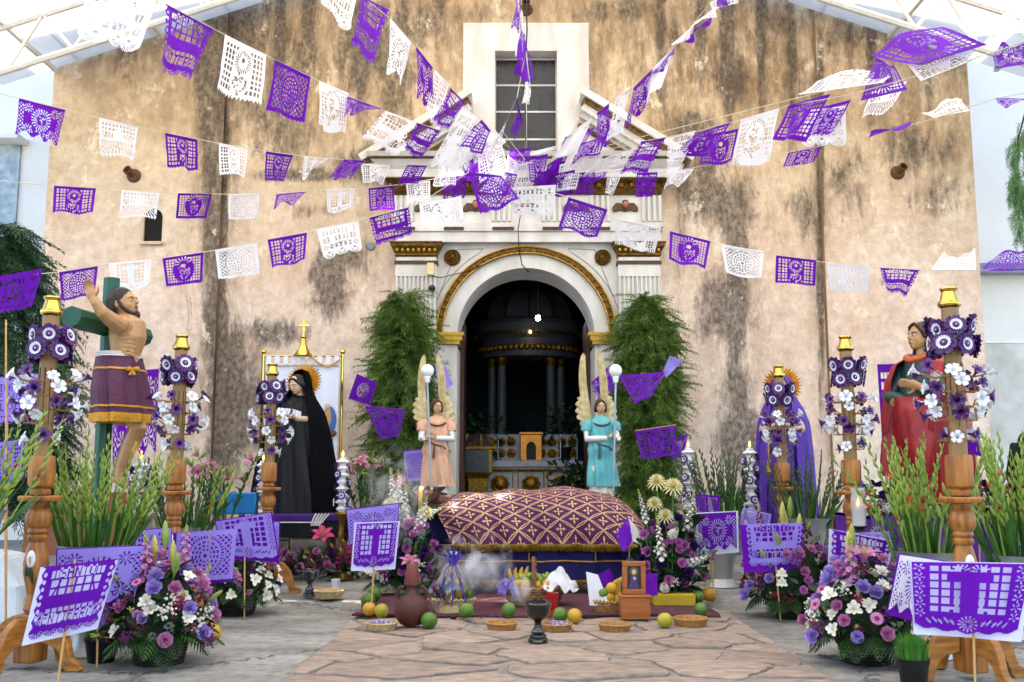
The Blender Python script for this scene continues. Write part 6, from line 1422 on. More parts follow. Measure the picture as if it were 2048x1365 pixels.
mb.prism([(x0_, pz2-.12), (x1_, pz2-.12), (x1_, pz2+.06), (x0_, pz2+.13)], -.034, -.028); mb.build('painted_tiles', mat('banner_red', '#9a3a22', .6, var=.6, scale=16, col2='#c98a4a'), bn, smooth=0)

# ---- purple-robed statue
PURS = mat('violet_satin', '#421a80', .45, var=.3, scale=22, bump=.2, bscale=90, spec=.5); LACE = mat('violet_lace', '#4c2390', .6, var=.5, scale=70, detail=2)
YU = 10.9; xu = At(1574, 1090, YU).x; zu = .3
st = thing('violet_statue', 'statue of a woman in a violet lace mantle with a golden ray halo', 'statue', (xu, YU, zu), R(-20))
hh_ = At(1580, 748, YU).z-zu
hd = Matrix.Translation((0, -.03, hh_-.27)) @ Matrix.Rotation(R(-18), 4, 'Z') @ Matrix.Rotation(R(12), 4, 'X') @ Matrix.Diagonal((.215, .215, .215, 1))
mb = MB(); head_shapes(mb, hd); mb.tube([(0, 0, .1), (0, 0, 1), (0, 0, hh_-.42), (0, 0, hh_-.3)], [.14, .13, .15, .07], 12)
for s_ in (-1, 1):
    mb.tube([(s_*.15, 0, hh_-.42), (s_*.2, -.1, hh_-.62), (s_*.06, -.24, hh_-.58)], [.06, .05, .035], 10); hand_shapes(mb, align((s_*.05, -.25, hh_-.57), (-s_*.5, -.2, .5), 0), .16, .5, s_)
link('body', fused(mb, .009, PALESKIN, 2), st); head_features(st, hd)
mb = MB(); robe(mb, [(0, .31, .28, 0, .02, 1), (.4, .29, .26, 0, .02, 1), (.8, .25, .22, 0, .01, .9), (hh_-.55, .22, .19, 0, 0, .5), (hh_-.38, .17, .14, 0, 0, .3), (hh_-.3, .08, .08, 0, .02, 0)], 11, .07, 4); mb.build('dress', PURS, st, smooth=70)
mb = MB(); H_ = hh_; robe(mb, [(-.02, .35, .33, 0, .05, 1), (.5, .335, .31, 0, .05, 1), (.9, .31, .28, 0, .04, .9), (H_-.55, .275, .24, 0, .03, .7), (H_-.38, .22, .2, 0, .03, .4), (H_-.22, .125, .14, 0, .03, .2), (H_-.1, .115, .13, 0, .02, .1), (H_-.02, .07, .08, 0, .03, 0), (H_+.01, .01, .01, 0, .04, 0)], 13, .05, 7, R(-60), R(240), n=90); mb.build('mantle', LACE, st, smooth=70)
halo(st, Matrix.Translation((.0, .13, hh_-.12)) @ Matrix.Rotation(R(14), 4, 'Z'), .215, 34)
ts = MB(); ts.tube([(-.12, -.30, 1.25), (-.13, -.34, .95)], .007, 5); ts.lathe([(.006, .14), (.022, .11), (.016, .10), (.028, 0)], 10, o=(-.13, -.34, .82)); ts.build('tassel', GTRIM, st)
mb = MB(); mb.box(-.42, .42, -.35, .35, -zu, -.002); mb.build('plinth_box', VELV, st, bevel=.01)

# ---- red-cloaked statue
RED = mat('red_gloss_paint', '#8c0c14', .35, var=.3, scale=6, spec=.4); ORN = mat('orange_paint', '#b0562a', .4, var=.2, scale=8); DGR = mat('dark_green_paint', '#1d3a38', .4, var=.2)
YJ = 8.0; zj = At(1850, 1004, YJ).z; xj = At(1862, 1004, YJ).x; hj = At(1850, 640, YJ).z-zj
st = thing('red_cloaked_statue', 'painted statue of a long-haired figure in a glossy red cloak, hand on chest', 'statue', (xj, YJ, zj), R(-62))
hd = Matrix.Translation((.0, -.03, hj-.265)) @ Matrix.Rotation(R(-14), 4, 'Z') @ Matrix.Rotation(R(-6), 4, 'X') @ Matrix.Diagonal((.245, .245, .245, 1))
mb = MB(); head_shapes(mb, hd); mb.tube([(0, 0, .1), (0, 0, .8), (0, 0, hj-.45), (0, 0, hj-.32)], [.13, .12, .15, .08], 12)
hand_shapes(mb, align((.14, -.235, hj-.56), (-.95, -.1, .25), 1.2), .2, .15, -1); mb.tube([(.22, -.02, hj-.4), (.26, -.1, hj-.62), (.14, -.23, hj-.57)], [.05, .045, .03], 8)
hand_shapes(mb, align((.08, -.27, hj-.69), (-.9, -.15, .1), 1.2), .19, .3, -1)
link('body', fused(mb, .0085, SKIN, 2), st); head_features(st, hd)
mb = MB(); hair_shapes(mb, hd, .75, 15, 6); link('hair', fused(mb, .008, mat('brown_hair_paint', '#3a2114', .4, var=.3, scale=40, bump=.6, bscale=80), 1), st)
mb = MB(); robe(mb, [(0, .27, .22, 0, 0, 1), (.4, .23, .2, 0, -.02, 1), (.75, .2, .18, 0, -.02, .7), (hj-.5, .2, .16, 0, 0, .5), (hj-.36, .17, .13, 0, 0, .2), (hj-.29, .09, .09, 0, 0, 0)], 9, .09, 2); mb.build('tunic', DGR, st, smooth=70)
mb = MB(); robe(mb, [(0.01, .285, .24, 0, -.01, 1), (.4, .25, .215, 0, -.03, 1), (.72, .215, .195, 0, -.025, .7)], 9, .09, 2, R(-125), R(-35), n=30); mb.build('tunic_panel', ORN, st, smooth=70)
mb = MB(); mb.tube([(.12*math.cos(a), -.02+.10*math.sin(a), hj-.315+.02*math.cos(a*2)) for a in np.linspace(0, 2*PI, 20)], .03, 8); mb.build('collar', ORN, st)
mb = MB(); robe(mb, [(-.0, .33, .30, 0, .03, 1), (.35, .32, .28, 0, .02, 1.2), (.65, .33, .28, 0, .0, 1.2), (.85, .31, .26, 0, -.0, 1), (hj-.5, .32, .25, 0, .01, .6), (hj-.36, .27, .2, 0, .02, .3), (hj-.29, .13, .12, 0, .03, .1)], 8, .11, 9, R(-50), R(240), n=90); mb.build('cloak', RED, st, smooth=70)
fold = MB(); fold.loft([[Vector((.05+.0*k, -.24, .2))+Vector((.22*math.cos(a), .06*math.sin(a), .0))+Vector((lerp(-.05, .0, k/5), -.02*math.sin(k), lerp(0, .62, k/5)))+Vector((0, .05*math.sin(a*3+k*.8), 0)) for a in np.linspace(0, 2*PI, 24, endpoint=False)] for k in range(6)]); fold.build('cloak_fold', RED, st, smooth=80)
slv = MB(); slv.tube([(.2, 0, hj-.4), (.27, -.1, hj-.60), (.2, -.19, hj-.585)], [.065, .075, .055], 12); slv.tube([(-.19, 0, hj-.4), (-.24, -.12, hj-.62), (-.08, -.22, hj-.66), (.0, -.25, hj-.68)], [.07, .075, .07, .05], 12); slv.build('sleeve', DGR, st)
mb = MB(); mb.lathe([(.34, -.02), (.36, -.06), (.32, -.10)], 24); mb.build('statue_base', mat('base_paint', '#2a3a24', .5), st)
# ---- angels
WINGM = mat('cream_wing', '#cdbb8d', .5, var=.25, scale=16, bump=.3, bscale=50, col2='#a88f58')
def angel(label, px, Y, rz, robec, headyaw, pole_dx, wings):
    z0 = At(px, 992, Y).z; x0 = At(px, 992, Y).x; h = At(px, 800, Y).z-z0; k = h/1.62
    st = thing('angel_statue', label, 'statue', (x0, Y, z0), rz, 'angel statues behind the bier'); Sx = Matrix.Diagonal((k, k, k, 1))
    hd = Sx @ Matrix.Translation((0, -.02, 1.37)) @ Matrix.Rotation(headyaw, 4, 'Z') @ Matrix.Diagonal((.25, .25, .25, 1))
    mb = MB(); head_shapes(mb, hd); mb.tube([(0, 0, .1), (0, 0, .8), (0, 0, 1.2), (0, 0, 1.32)], [.12, .11, .14, .07], 12, M=Sx)
    hx = pole_dx
    for s_ in (-1, 1): hand_shapes(mb, Sx @ align((hx-s_*.05+.0, -.23, .98+.03*s_), (s_*.55, -.15, .3), 0), .17, .75, s_)
    for s_ in (-1, 1): mb.tube([(s_*.1, -.05, .05), (s_*.1, -.16, .02)], [.05, .03], 8, M=Sx)
    link('body', fused(mb, .0065, mat('angel_skin', '#c09a72', .45, var=.08), 1), st); head_features(st, hd)
    mb = MB(); hair_shapes(mb, hd, .42, 12, 3); link('hair', fused(mb, .006, mat('angel_hair', '#4a2c16', .5, var=.3, scale=40, bump=.5), 1), st)
    mb = MB(); robe(mb, [(0, .2, .17, 0, 0, 1), (.25, .19, .16, 0, 0, 1), (.5, .2, .17, 0, 0, .6)], 9, .10, 3, M=Sx); mb.build('under_robe', mat('white_robe', '#d8d2c2', .5, var=.1), st, smooth=70)
    mb = MB(); robe(mb, [(.16, .27, .21, .03, -.01, 1.5), (.4, .24, .2, .01, 0, 1.2), (.66, .205, .175, 0, 0, .9), (.78, .22, .185, 0, 0, 1.0), (.86, .2, .17, 0, 0, .6), (1.08, .205, .165, 0, 0, .6), (1.24, .2, .14, 0, 0, .4), (1.34, .1, .09, 0, .0, 0)], 7, .13, 5+int(rz*10), M=Sx); mb.build('robe', robec, st, smooth=70)
    for s_ in (-1, 1):
        mb = MB(); mb.tube([(s_*.17, 0, 1.26), (s_*.235, -.01, 1.18), (s_*.25, -.03, 1.08)], [.07, .11, .095], 12, M=Sx); mb.build('puff_sleeve', robec, st)
        mb = MB(); mb.tube([(s_*.24, -.03, 1.1), (s_*.26, -.1, .95), (hx-s_*.0+s_*.10, -.22, .96)], [.062, .058, .04], 10, M=Sx); mb.build('white_sleeve', mat('white_sleeve', '#d9d6d2', .4), st)
    mb = MB(); mb.tube([(.16*math.cos(a), -.155*abs(math.sin(a))-.02, 1.27+.0-.1*abs(math.sin(a))) for a in np.linspace(0, PI, 12)], .016, 6, M=Sx); mb.build('collar', BROWNTRIM, st)
    mb = MB(); mb.tube([(-.2, -.06, .93), (-.05, -.2, .86), (.1, -.2, .82), (.22, -.05, .74)], .012, 6, M=Sx); mb.tube([(-.05, -.2, .86), (-.06, -.21, .62)], [.01, .022], 6, M=Sx); mb.build('girdle', BROWNTRIM, st)
    for s_, (tipx, tipz, bend) in zip((-1, 1), wings):
        root = Vector((s_*.05, .15, 1.02)); tip = Vector((tipx, .2, tipz)); ax_ = tip-root; NZ, NX = 84, 22; F_ = []; B_ = []
        for i in range(NZ+1):
            f = i/NZ; xo = float(np.interp(f, [0, .06, .14, .24, .34, .42, .48, .62, .8, .92, .97, 1], [.04, .14, .2, .225, .205, .165, .12, .12, .10, .075, .05, .02]))
            if .06 < f < .46: xo += .045*abs(math.sin(f*PI*12))
            rf = []; rb = []
            for j_ in range(NX+1):
                u = j_/NX; x = lerp(-.02 if f < .97 else 0, xo, u)
                th = .034*math.sqrt(max(0, math.sin(PI*u)))*(1 if f < .9 else max(.1, (1-f)*10))
                rel = .010*abs(math.sin(u*PI*3+f*1.2)) if f > .46 else .018*abs(math.sin(PI*(f*12-u*.7)))*u+.008*abs(math.sin(u*PI*3))
                p = root+ax_*f+Vector((s_*(x+bend*math.sin(PI*f)), 0, 0)); rf.append(Sx @ (p+Vector((0, -th-rel, 0)))); rb.append(Sx @ (p+Vector((0, th*.6+.004, 0))))
            F_.append(rf); B_.append(rb)
        w_ = MB(); rings = [a+b_[::-1] for a, b_ in zip(F_, B_)]; w_.loft(rings); w_.build('wing', WINGM, st, smooth=50)
    mb = MB(); mb.box(-.22, .22, -.2, .2, -z0, -.06); mb.build('pedestal', mat('grey_pedestal', '#6b6762', .8, var=.2), st, bevel=.01); mb = MB(); mb.lathe([(.19, -.065), (.2, -.03), (.16, .0)], 20); mb.build('statue_base', BROWNTRIM, st)
    return st, k
PEACH = mat('peach_robe', '#c99a7a', .45, var=.15, scale=8); AQUA = mat('aqua_robe', '#6bb3b4', .4, var=.2, scale=6, col2='#3d8f95')
angel('angel statue in a peach robe with tall cream wings, behind the head of the bier', 872, 11.0, R(8), PEACH, R(14), -.12, ((-.20, 2.42, .07), (.0, 2.45, .03)))
angel('angel statue in an aqua robe with tall cream wings, behind the covered bier', 1203, 11.0, R(4), AQUA, R(2), .17, ((-.24, 2.45, .06), (.0, 2.48, .02)))
GLOBE = mat('opal_globe', '#e6e8ea', .2, var=.02, spec=.6); ALU = mat('aluminium_pole', '#9ea3ab', .35, .7)
for (lab, px, pyg, pyb, pb) in (('white globe lamp on a pole held by the peach-robed angel', 855, 742, 985, 863), ('white globe lamp on a pole held by the aqua-robed angel', 1231, 742, 990, 1227)):
    g_ = At(px, pyg, 10.83); b0 = At(pb, pyb, 10.8); t = thing('globe_lamp', lab, 'lamp', (b0.x, 10.8, b0.z), 0, 'globe lamps held by the angels'); d = g_-Vector((b0.x, 10.8, b0.z))
    mb = MB(); mb.ball(tuple(d), .072, 22, 14); mb.build('globe', GLOBE, t); mb = MB(); mb.tube([(0, 0, 0), d-Vector((0, 0, .12))], .011, 8); mb.build('pole', ALU, t); mb = MB(); mb.lathe([(.022, -.13), (.03, -.11), (.03, -.085), (.04, -.08), (.035, -.06)], 14, o=tuple(d)); mb.build('lamp_holder', GLOBE, t)

# ================================================================= BIER, PALL AND RECUMBENT STATUE
RUGM = mat('maroon_rug', '#5a2a38', .9, var=.25, scale=40, bump=.5, bscale=160, col2='#43202b')
ra, rb = G(703, 1241), G(1441, 1241); mb = MB(); P = []
for i in range(61):
    u = i/60; P.append([(lerp(ra.x, rb.x, u)+(.03*math.sin(v*9) if i in (0, 60) else 0), lerp(ra.y, 9.2, v)+(.015*math.sin(u*11) if v == 0 else 0), .034+.006*math.sin(u*23+v*3)*math.sin(v*6+.5)+(.012*max(0, math.sin(u*9+1)) if v < .08 else 0)) for v in np.linspace(0, 1, 14)])
mb.grid(P); o = single(mb, 'rug', RUGM, 'maroon woven rug spread before the bier under the offerings', 'rug')
sm = o.modifiers.new('s', 'SOLIDIFY'); sm.thickness = .014; sm.offset = -1
NAVY = mat('navy_velvet', '#17104a', .75, var=.25, scale=12, spec=.3)
YB0, YB1 = 9.32, 10.15
bi = thing('bier', 'long bier skirted in navy velvet with gold piping', 'bier', (At(1090, 1165, YB0).x, 9.7, 0)); bo = Vector(bi.location)
xa, xb = At(903, 1130, YB0).x, At(1287, 1130, YB0).x; zt_ = At(1090, 1092, YB0).z; zb_ = .10
P = []; mb = MB()
pth_ = [(xa, YB1)]+[(xa, lerp(YB1, YB0, k/8)) for k in range(1, 9)]+[(lerp(xa, xb, k/60), YB0+.012*math.sin(k*1.1)) for k in range(1, 61)]+[(xb, lerp(YB0, YB1, k/8)) for k in range(1, 9)]
mb.grid([[(x-bo.x, y-bo.y, z) for z in (zb_, .2, .3, zt_)] for x, y in pth_]); mb.build('velvet_skirt', NAVY, bi, smooth=80)
mb = MB(); mb.box(xa+.02-bo.x, xb-.02-bo.x, YB0+.03-bo.y, YB1-.02-bo.y, zt_-.04, zt_+.02); mb.build('deck', WOOD, bi)
for x in (xa+.08, xb-.08):
    for y in (YB0+.1, YB1-.1): mb = MB(); mb.box(x-.04-bo.x, x+.04-bo.x, y-.04-bo.y, y+.04-bo.y, 0, zt_-.04); mb.build('leg', DW, bi)
zl = At(1090, 1123, YB0).z; mb = MB(); mb.tube([(lerp(xa, xb, k/60)-bo.x, YB0-.006+.012*math.sin(k*1.1)-bo.y, zl+.004*math.sin(k*.4)) for k in range(61)], .007, 6); mb.build('gold_piping', GTRIM, bi)
for px in (1058, 1191, 950): x = At(px, 1110, YB0).x; mb = MB(); mb.tube([(x-bo.x, YB0-.016-bo.y, zl), (x-bo.x, YB0-.016-bo.y, zt_)], .006, 6); mb.build('gold_piping', GTRIM, bi)
def fringe(parent, pts, z_top, z_bot, m_, name='fringe', n=420, seed=0, o=Vector()):
    q = random.Random(seed); b = MB(); L = [Vector(p) for p in pts]; P = []
    for i in range(n+1):
        f = i/n*(len(L)-1); k = min(int(f), len(L)-2); p = L[k].lerp(L[k+1], f-k)-o
        d = .008*(1 if i % 2 else -1); P.append([(p.x, p.y-.006, z_top(f)+.004), (p.x+q.uniform(-.004, .004), p.y-.01+d, (z_top(f)+z_bot(f))/2), (p.x+q.uniform(-.007, .007), p.y-.012+d*1.3, z_bot(f)+(0 if i % 2 else .012)+q.uniform(-.008, .008))])
    b.grid(P); return b.build(name, m_, parent, smooth=0)
FR = mat('gold_fringe', '#a8842a', .45, .35, var=.35, scale=90, col2='#5f4312')
fp = [(lerp(xa, xb, k/20), YB0-.01, 0) for k in range(21)]; fringe(bi, fp, lambda f: .135, lambda f: .085, FR, n=360, o=Vector((bo.x, bo.y, 0)))
# pall
PALLP = mat('plum_pall', '#480640', .6, var=.25, scale=60, bump=.15, bscale=200, spec=.3); PALLG = mat('pall_gold_thread', '#c29c68', .5, .1, var=.2, scale=120)
tops = [(866, 1006), (900, 990), (940, 984), (1000, 983), (1060, 981), (1100, 975), (1135, 972), (1180, 977), (1220, 990), (1255, 1010), (1280, 1035), (1297, 1066)]
hx_, hz_ = [p[0] for p in tops], [At(p[0], p[1], 9.72).z for p in tops]
NU, NVv = 560, 330; zb0 = At(1090, 1092, 9.25).z; vs = []; 
for i in range(NU+1):
    u = i/NU; 
    for j in range(NVv+1):
        v = j/NVv; a = PI*v
        px = lerp(866, 1297, u); hgt = float(np.interp(px, hx_, hz_)); c = math.cos(a); s_ = math.sin(a)
        y = 9.72-.47*math.copysign(abs(c)**.62, c)*(1-.05*s_); z = zb0+(hgt-zb0)*abs(s_)**.7
        X0 = lerp(At(905, 1090, 9.25).x, At(868, 1000, 9.7).x, s_**.8); X1 = lerp(At(1296, 1090, 9.25).x, At(1294, 1060, 9.7).x, s_)
        x = lerp(X0, X1, u); y += (.022*math.sin(u*31+2*math.sin(v*5))+.014*math.sin(u*57+1))*(1-s_)**.8*(1 if c > 0 else -1)-.02*math.sin(u*9)*(1-s_)+.010*math.sin(u*14+v*16)
        z += .010*math.sin(u*26+v*9)*s_+.012*math.sin(u*11-v*5)*s_*math.sin(PI*u)
        vs.append((x, y, z))
fs = []; mi = []
for i in range(NU):
    for j in range(NVv):
        fs.append((i*(NVv+1)+j, (i+1)*(NVv+1)+j, (i+1)*(NVv+1)+j+1, i*(NVv+1)+j+1))
        s_ = (i+.5)/NU*2.02; tt = (j+.5)/NVv*1.75; a, b_ = s_/.285, tt/.185
        w1 = (a+b_) % 1; w2 = (a-b_) % 1; g = 0
        for wa, wb in ((w1, w2), (w2, w1)):
            dd = min(wa, 1-wa); sp_ = .06*abs(math.sin(PI*wb))
            if abs(dd-sp_) < .025: g = 1
        X_, Z_ = abs((w1+w2-1)/2*.285), abs((w1-w2)/2*.185)
        if (X_ < .0042 and Z_ < .05) or (Z_ < .0042 and X_ < .05): g = 1
        for e1, e2 in ((X_, Z_), (Z_, X_)):
            if .012 < e1 < .046 and e2 < .013*(1-abs(e1-.029)/.017): g = 1
        mi.append(g)
pl = thing('brocade_pall', 'plum brocade pall with gold lattice and crosses covering the recumbent statue', 'pall', (At(1090, 1092, 9.72).x, 9.72, zb0)); po = np.array(pl.location)
me = bpy.data.meshes.new('m'); me.from_pydata((np.array(vs)-po).tolist(), [], fs); me.materials.append(PALLP); me.materials.append(PALLG); me.polygons.foreach_set('material_index', mi); me.shade_smooth(); me.update(); link('brocade_cloth', me, pl)
fr = [Vector(vs[i*(NVv+1)]) for i in range(0, NU+1, 10)]
fringe(pl, fr, lambda f: zb0+.012-po[2], lambda f: zb0-.055-po[2], FR, n=460, seed=2, o=Vector((po[0], po[1], 0)))
# recumbent statue (head at the crucifix end)
st = thing('recumbent_statue', 'recumbent statue with long brown curls and a gold band round the head', 'statue', (At(1000, 1060, 9.7).x, 9.7, zt_))
hc = At(884, 998, 9.5)-Vector(st.location)
hd = Matrix.Translation(hc+Vector((.0, 0, .0))) @ Matrix.Rotation(R(-90), 4, 'Y') @ Matrix.Rotation(R(90), 4, 'Z') @ Matrix.Rotation(R(-30), 4, 'Z') @ Matrix.Diagonal((.29, .29, .29, 1))
mb = MB(); head_shapes(mb, hd); mb.tube([hc+Vector((.0, 0, -.05)), hc+Vector((.3, .1, -.24)), hc+Vector((.9, .1, -.3)), hc+Vector((1.6, .1, -.3))], [.08, .13, .12, .1], 12, flat=.7)
link('body', fused(mb, .01, mat('brown_painted_skin', '#5a3420', .4, var=.2, scale=12), 2), st); head_features(st, hd)
mb = MB(); hair_shapes(mb, hd, .7, 16, 4); q = random.Random(3)
for i in range(26):
    a = q.uniform(-.2, PI+.2); p = Vector((.4*math.cos(a), .12+.42*math.sin(a), q.uniform(.2, .7))); mb.tube([p, p+Vector((math.cos(a)*.1, math.sin(a)*.1, -.2)), p+Vector((math.cos(a)*.18+q.uniform(-.1, .1), math.sin(a)*.15+q.uniform(-.1, .1), -.45))], [.07, .06, .02], 6, M=hd)
mb.tube([(0, -.30, .22), (0, -.40, .06), (0, -.44, -.12)], [.15, .13, .04], 8, M=hd)
for s_ in (-1, 1): mb.tube([(s_*.33, -.02, .5), (s_*.30, -.16, .28), (s_*.14, -.32, .12)], [.07, .09, .1], 7, M=hd)
link('curls', fused(mb, .008, mat('brown_curls', '#3a2013', .55, var=.4, scale=50, bump=1, bscale=70), 0), st)
mb = MB(); mb.lathe([(.44, .60), (.46, .61), (.46, .72), (.44, .73)], 28, M=hd @ Matrix.Translation((0, .08, 0)) @ Matrix.Diagonal((1, 1.05, 1, 1)), caps=False); mb.build('gold_band', mat('yellow_gold_band', '#c99a22', .35, .5), st)
mb = MB(); mb.box(hc.x-.22, hc.x+.12, -.22, .22, .0, hc.z-.15); mb.build('pillow', NAVY, st, bevel=.05, seg=4)

# ================================================================= OFFERINGS
def fruit(px, py, d, kind, label):
    g = G(px, py+d/2*.92, .035 if 700 < px < 1440 and py+d/2 < 1241 else .02); r_ = d/2/FPX*g.y*1.02; b = MB(); s_ = random.Random(px)
    b.ball((0, 0, r_*.97), (r_, r_*s_.uniform(.96, 1.03), r_*s_.uniform(.94, 1.02)), 22, 14)
    b.mat = 1; b.ball((0, 0, r_*1.93), (r_*.1, r_*.1, r_*.05), 8, 5, M=Matrix.Translation((0, 0, r_)) @ Matrix.Rotation(s_.uniform(-.9, .9), 4, 'X') @ Matrix.Translation((0, 0, -r_)))
    m_ = {'g': ('green_citrus', '#345814', '#5d7a20'), 'y': ('yellow_citrus', '#b88a20', '#a8882a'), 'o': ('orange_citrus', '#c07e18', '#b08a22'), 'h': ('half_green_citrus', '#6f8a20', '#b89a2a')}[kind]
    o = b.build({'g': 'green_citrus', 'h': 'green_citrus', 'y': 'yellow_citrus', 'o': 'orange'}[kind], [mat(m_[0], m_[1], .38, scale=6, col2=m_[2], bump=.15, bscale=220, rnd=.12), DLEAF], None, 180, loc=g)
    tag(o, label, 'fruit', 'citrus fruit on the ground')
for a in [(738, 1220, 27, 'o', 'orange with a sign stick beside it at the rug corner'), (763, 1224, 27, 'h', 'lime-yellow fruit beside the orange at the rug corner'), (736, 1202, 28, 'g', 'green fruit behind the orange at the rug corner'), (748, 1190, 28, 'g', 'green fruit under the roses of the head spray'), (858, 1243, 33, 'g', 'bright green fruit at the foot of the clay jug'),
 (933, 1223, 30, 'g', 'green fruit in front of the wrapped basket'), (1017, 1222, 28, 'g', 'green fruit before the handled fruit basket'), (1120, 1232, 30, 'g', 'green fruit beside the red candle glass'), (1149, 1234, 28, 'y', 'yellow fruit between two woven bowls on the path'), (1330, 1243, 30, 'h', 'half green, half yellow fruit beside the last woven bowl'), (1402, 1221, 28, 'g', 'green fruit behind the last woven bowl'), (1418, 1191, 28, 'o', 'orange beside the rose spray planter'), (1396, 1196, 24, 'g', 'dark green fruit half under the rose spray leaves'), (1424, 1152, 24, 'g', 'green fruit on the concrete beyond the rose spray'), (423, 1268, 36, 'y', 'yellow fruit behind the front flower basket')]: fruit(*a)
WICK = mat('tan_wicker', '#b88a4c', .55, var=.3, scale=40, col2='#8a5c28'); WICKL = mat('pale_wicker', '#c9b083', .55, var=.25, scale=30, col2='#9c8455'); CANDY = mat('violet_wrappers', '#4a2a8c', .3, var=.6, scale=60, col2='#b9b0d8')
def bowl(px, py, wpx, label, m_, fill=False, hk=.42):
    g = G(px, py, .02); r_ = wpx/2/FPX*g.y; t = thing('woven_bowl', label, 'bowl', g, random.Random(px).uniform(0, 3), 'woven bowls'); mb = MB(); wicker(mb, r_*.82, r_, r_*hk, 6, 22, .004); mb.tube([(r_*math.cos(a), r_*math.sin(a), r_*hk) for a in np.linspace(0, 2*PI, 40)], .007, 6); mb.build('weave', m_, t)
    if fill:
        b = MB(); q = random.Random(px)
        for i in range(26): a = q.uniform(0, 6.28); rr = r_*.7*math.sqrt(q.random()); b.ball((0, 0, 0), (.02, .012, .008), 6, 4, M=TM((rr*math.cos(a), rr*math.sin(a), r_*hk*.7+q.uniform(0, .02)), (q.uniform(-1, 1), q.uniform(-1, 1), q.uniform(0, 6))))
        tag(b.build('wrapped_sweets', CANDY, t, smooth=20), kind='stuff')
bowl(763, 1259, 60, 'small pale woven bowl with violet wrappers before the clay jug', WICKL, True); bowl(1003, 1259, 60, 'empty tan woven bowl on the path beside the burner', WICK); bowl(1113, 1261, 60, 'tan woven bowl of violet wrapped sweets behind the burner', WICK, True); bowl(1230, 1262, 63, 'empty tan woven bowl in front of the wooden box', WICK); bowl(1381, 1251, 66, 'wide tan woven bowl at the rug corner by the rose spray', WICK); bowl(657, 1196, 56, 'shallow pale bowl on the sunlit strip by the floor wreath', WICKL, False, .5)
# clay jug
CLAYR = mat('red_clay', '#471c11', .5, var=.2, scale=5, bump=.15, bscale=40)
g = G(823, 1250, .034); k = 68/2/FPX*g.y/.135; t = thing('clay_jug', 'round red clay jug with two handles and a cup lid', 'jug', g); Mk = Matrix.Diagonal((k, k, k, 1))
mb = MB(); mb.lathe([(.07, 0), (.09, .01), (.125, .06), (.135, .11), (.125, .165), (.09, .21), (.052, .24), (.042, .27), (.042, .31), (.048, .32)], 36, M=Mk); mb.build('body', CLAYR, t)
mb = MB(); mb.lathe([(.058, .30), (.062, .31), (.054, .38), (.042, .455), (.038, .46), (.002, .46)], 28, M=Mk); mb.build('cup_lid', mat('pink_clay', '#6a3226', .55, var=.15), t)
for s_ in (-1, 1): mb = MB(); mb.tube([(s_*(.07+.045*math.sin(a)), 0, .235-.05*math.cos(a)+.0) for a in np.linspace(.0, PI*1.05, 12)], .014, 8, M=Mk); mb.build('handle', CLAYR, t)
# incense burners
BURN = mat('black_glazed_clay', '#0b0c0e', .08, var=.2, scale=8, coat=.6)
def burner(px, py, hpx, label, m_=BURN):
    g = G(px, py, .02); k = hpx/FPX*g.y; t = thing('incense_burner', label, 'burner', g); mb = MB(); K = Matrix.Diagonal((k, k, k, 1))
    mb.lathe([(.22, 0), (.24, .02), (.235, .07), (.2, .09), (.21, .13), (.195, .17), (.155, .19), (.165, .24), (.12, .29), (.085, .36), (.08, .44), (.12, .50), (.23, .57), (.285, .67), (.29, .78), (.31, .83), (.335, .88), (.31, .92), (.28, .92), (.26, .82), (.001, .78)], 40, M=K); mb.build('goblet', m_, t)
    q = random.Random(px)
    for i in range(9): c = MB(); a = i*2.4; c.ball((0, 0, 0), (.07, .05, .05), 7, 5, M=K @ TM((.12*math.cos(a)*(i > 0), .12*math.sin(a)*(i > 0), .88+.05*q.random()), (q.uniform(0, 3), q.uniform(0, 3), 0))); c.build('charcoal', mat('charcoal', '#111112', .9), t, smooth=0)
burner(1076, 1284, 82, 'glossy black clay incense burner standing on the flagstones'); burner(619, 1193, 55, 'dark blue-black goblet burner beside the floor wreath', mat('dark_blue_glaze', '#1a2632', .15, coat=.5))
# red candle glass and white candle glass
def cup(name, px, py, w_, h_, m_, label):
    g = G(px, py, .034); r_ = w_/2/FPX*g.y; h = h_/FPX*g.y; t = thing(name, label, 'candle', g); mb = MB(); mb.lathe([(r_*.8, 0), (r_*.85, h*.1), (r_, h*.9), (r_*1.05, h), (r_*.92, h), (r_*.8, h*.8)], 24, caps=False); mb.build('glass', m_, t); mb = MB(); mb.lathe([(r_*.78, .004), (r_*.84, h*.75)], 20); mb.build('wax', WHITEP if 'white' in label else m_, t)
cup('votive_glass', 1104, 1236, 24, 48, mat('red_glass', '#9a1018', .2, var=.1, coat=.5), 'red candle glass behind the black burner'); cup('votive_glass', 671, 1180, 18, 20, mat('white_glass', '#d9d9dc', .2), 'small white candle glass on the floor wreath')
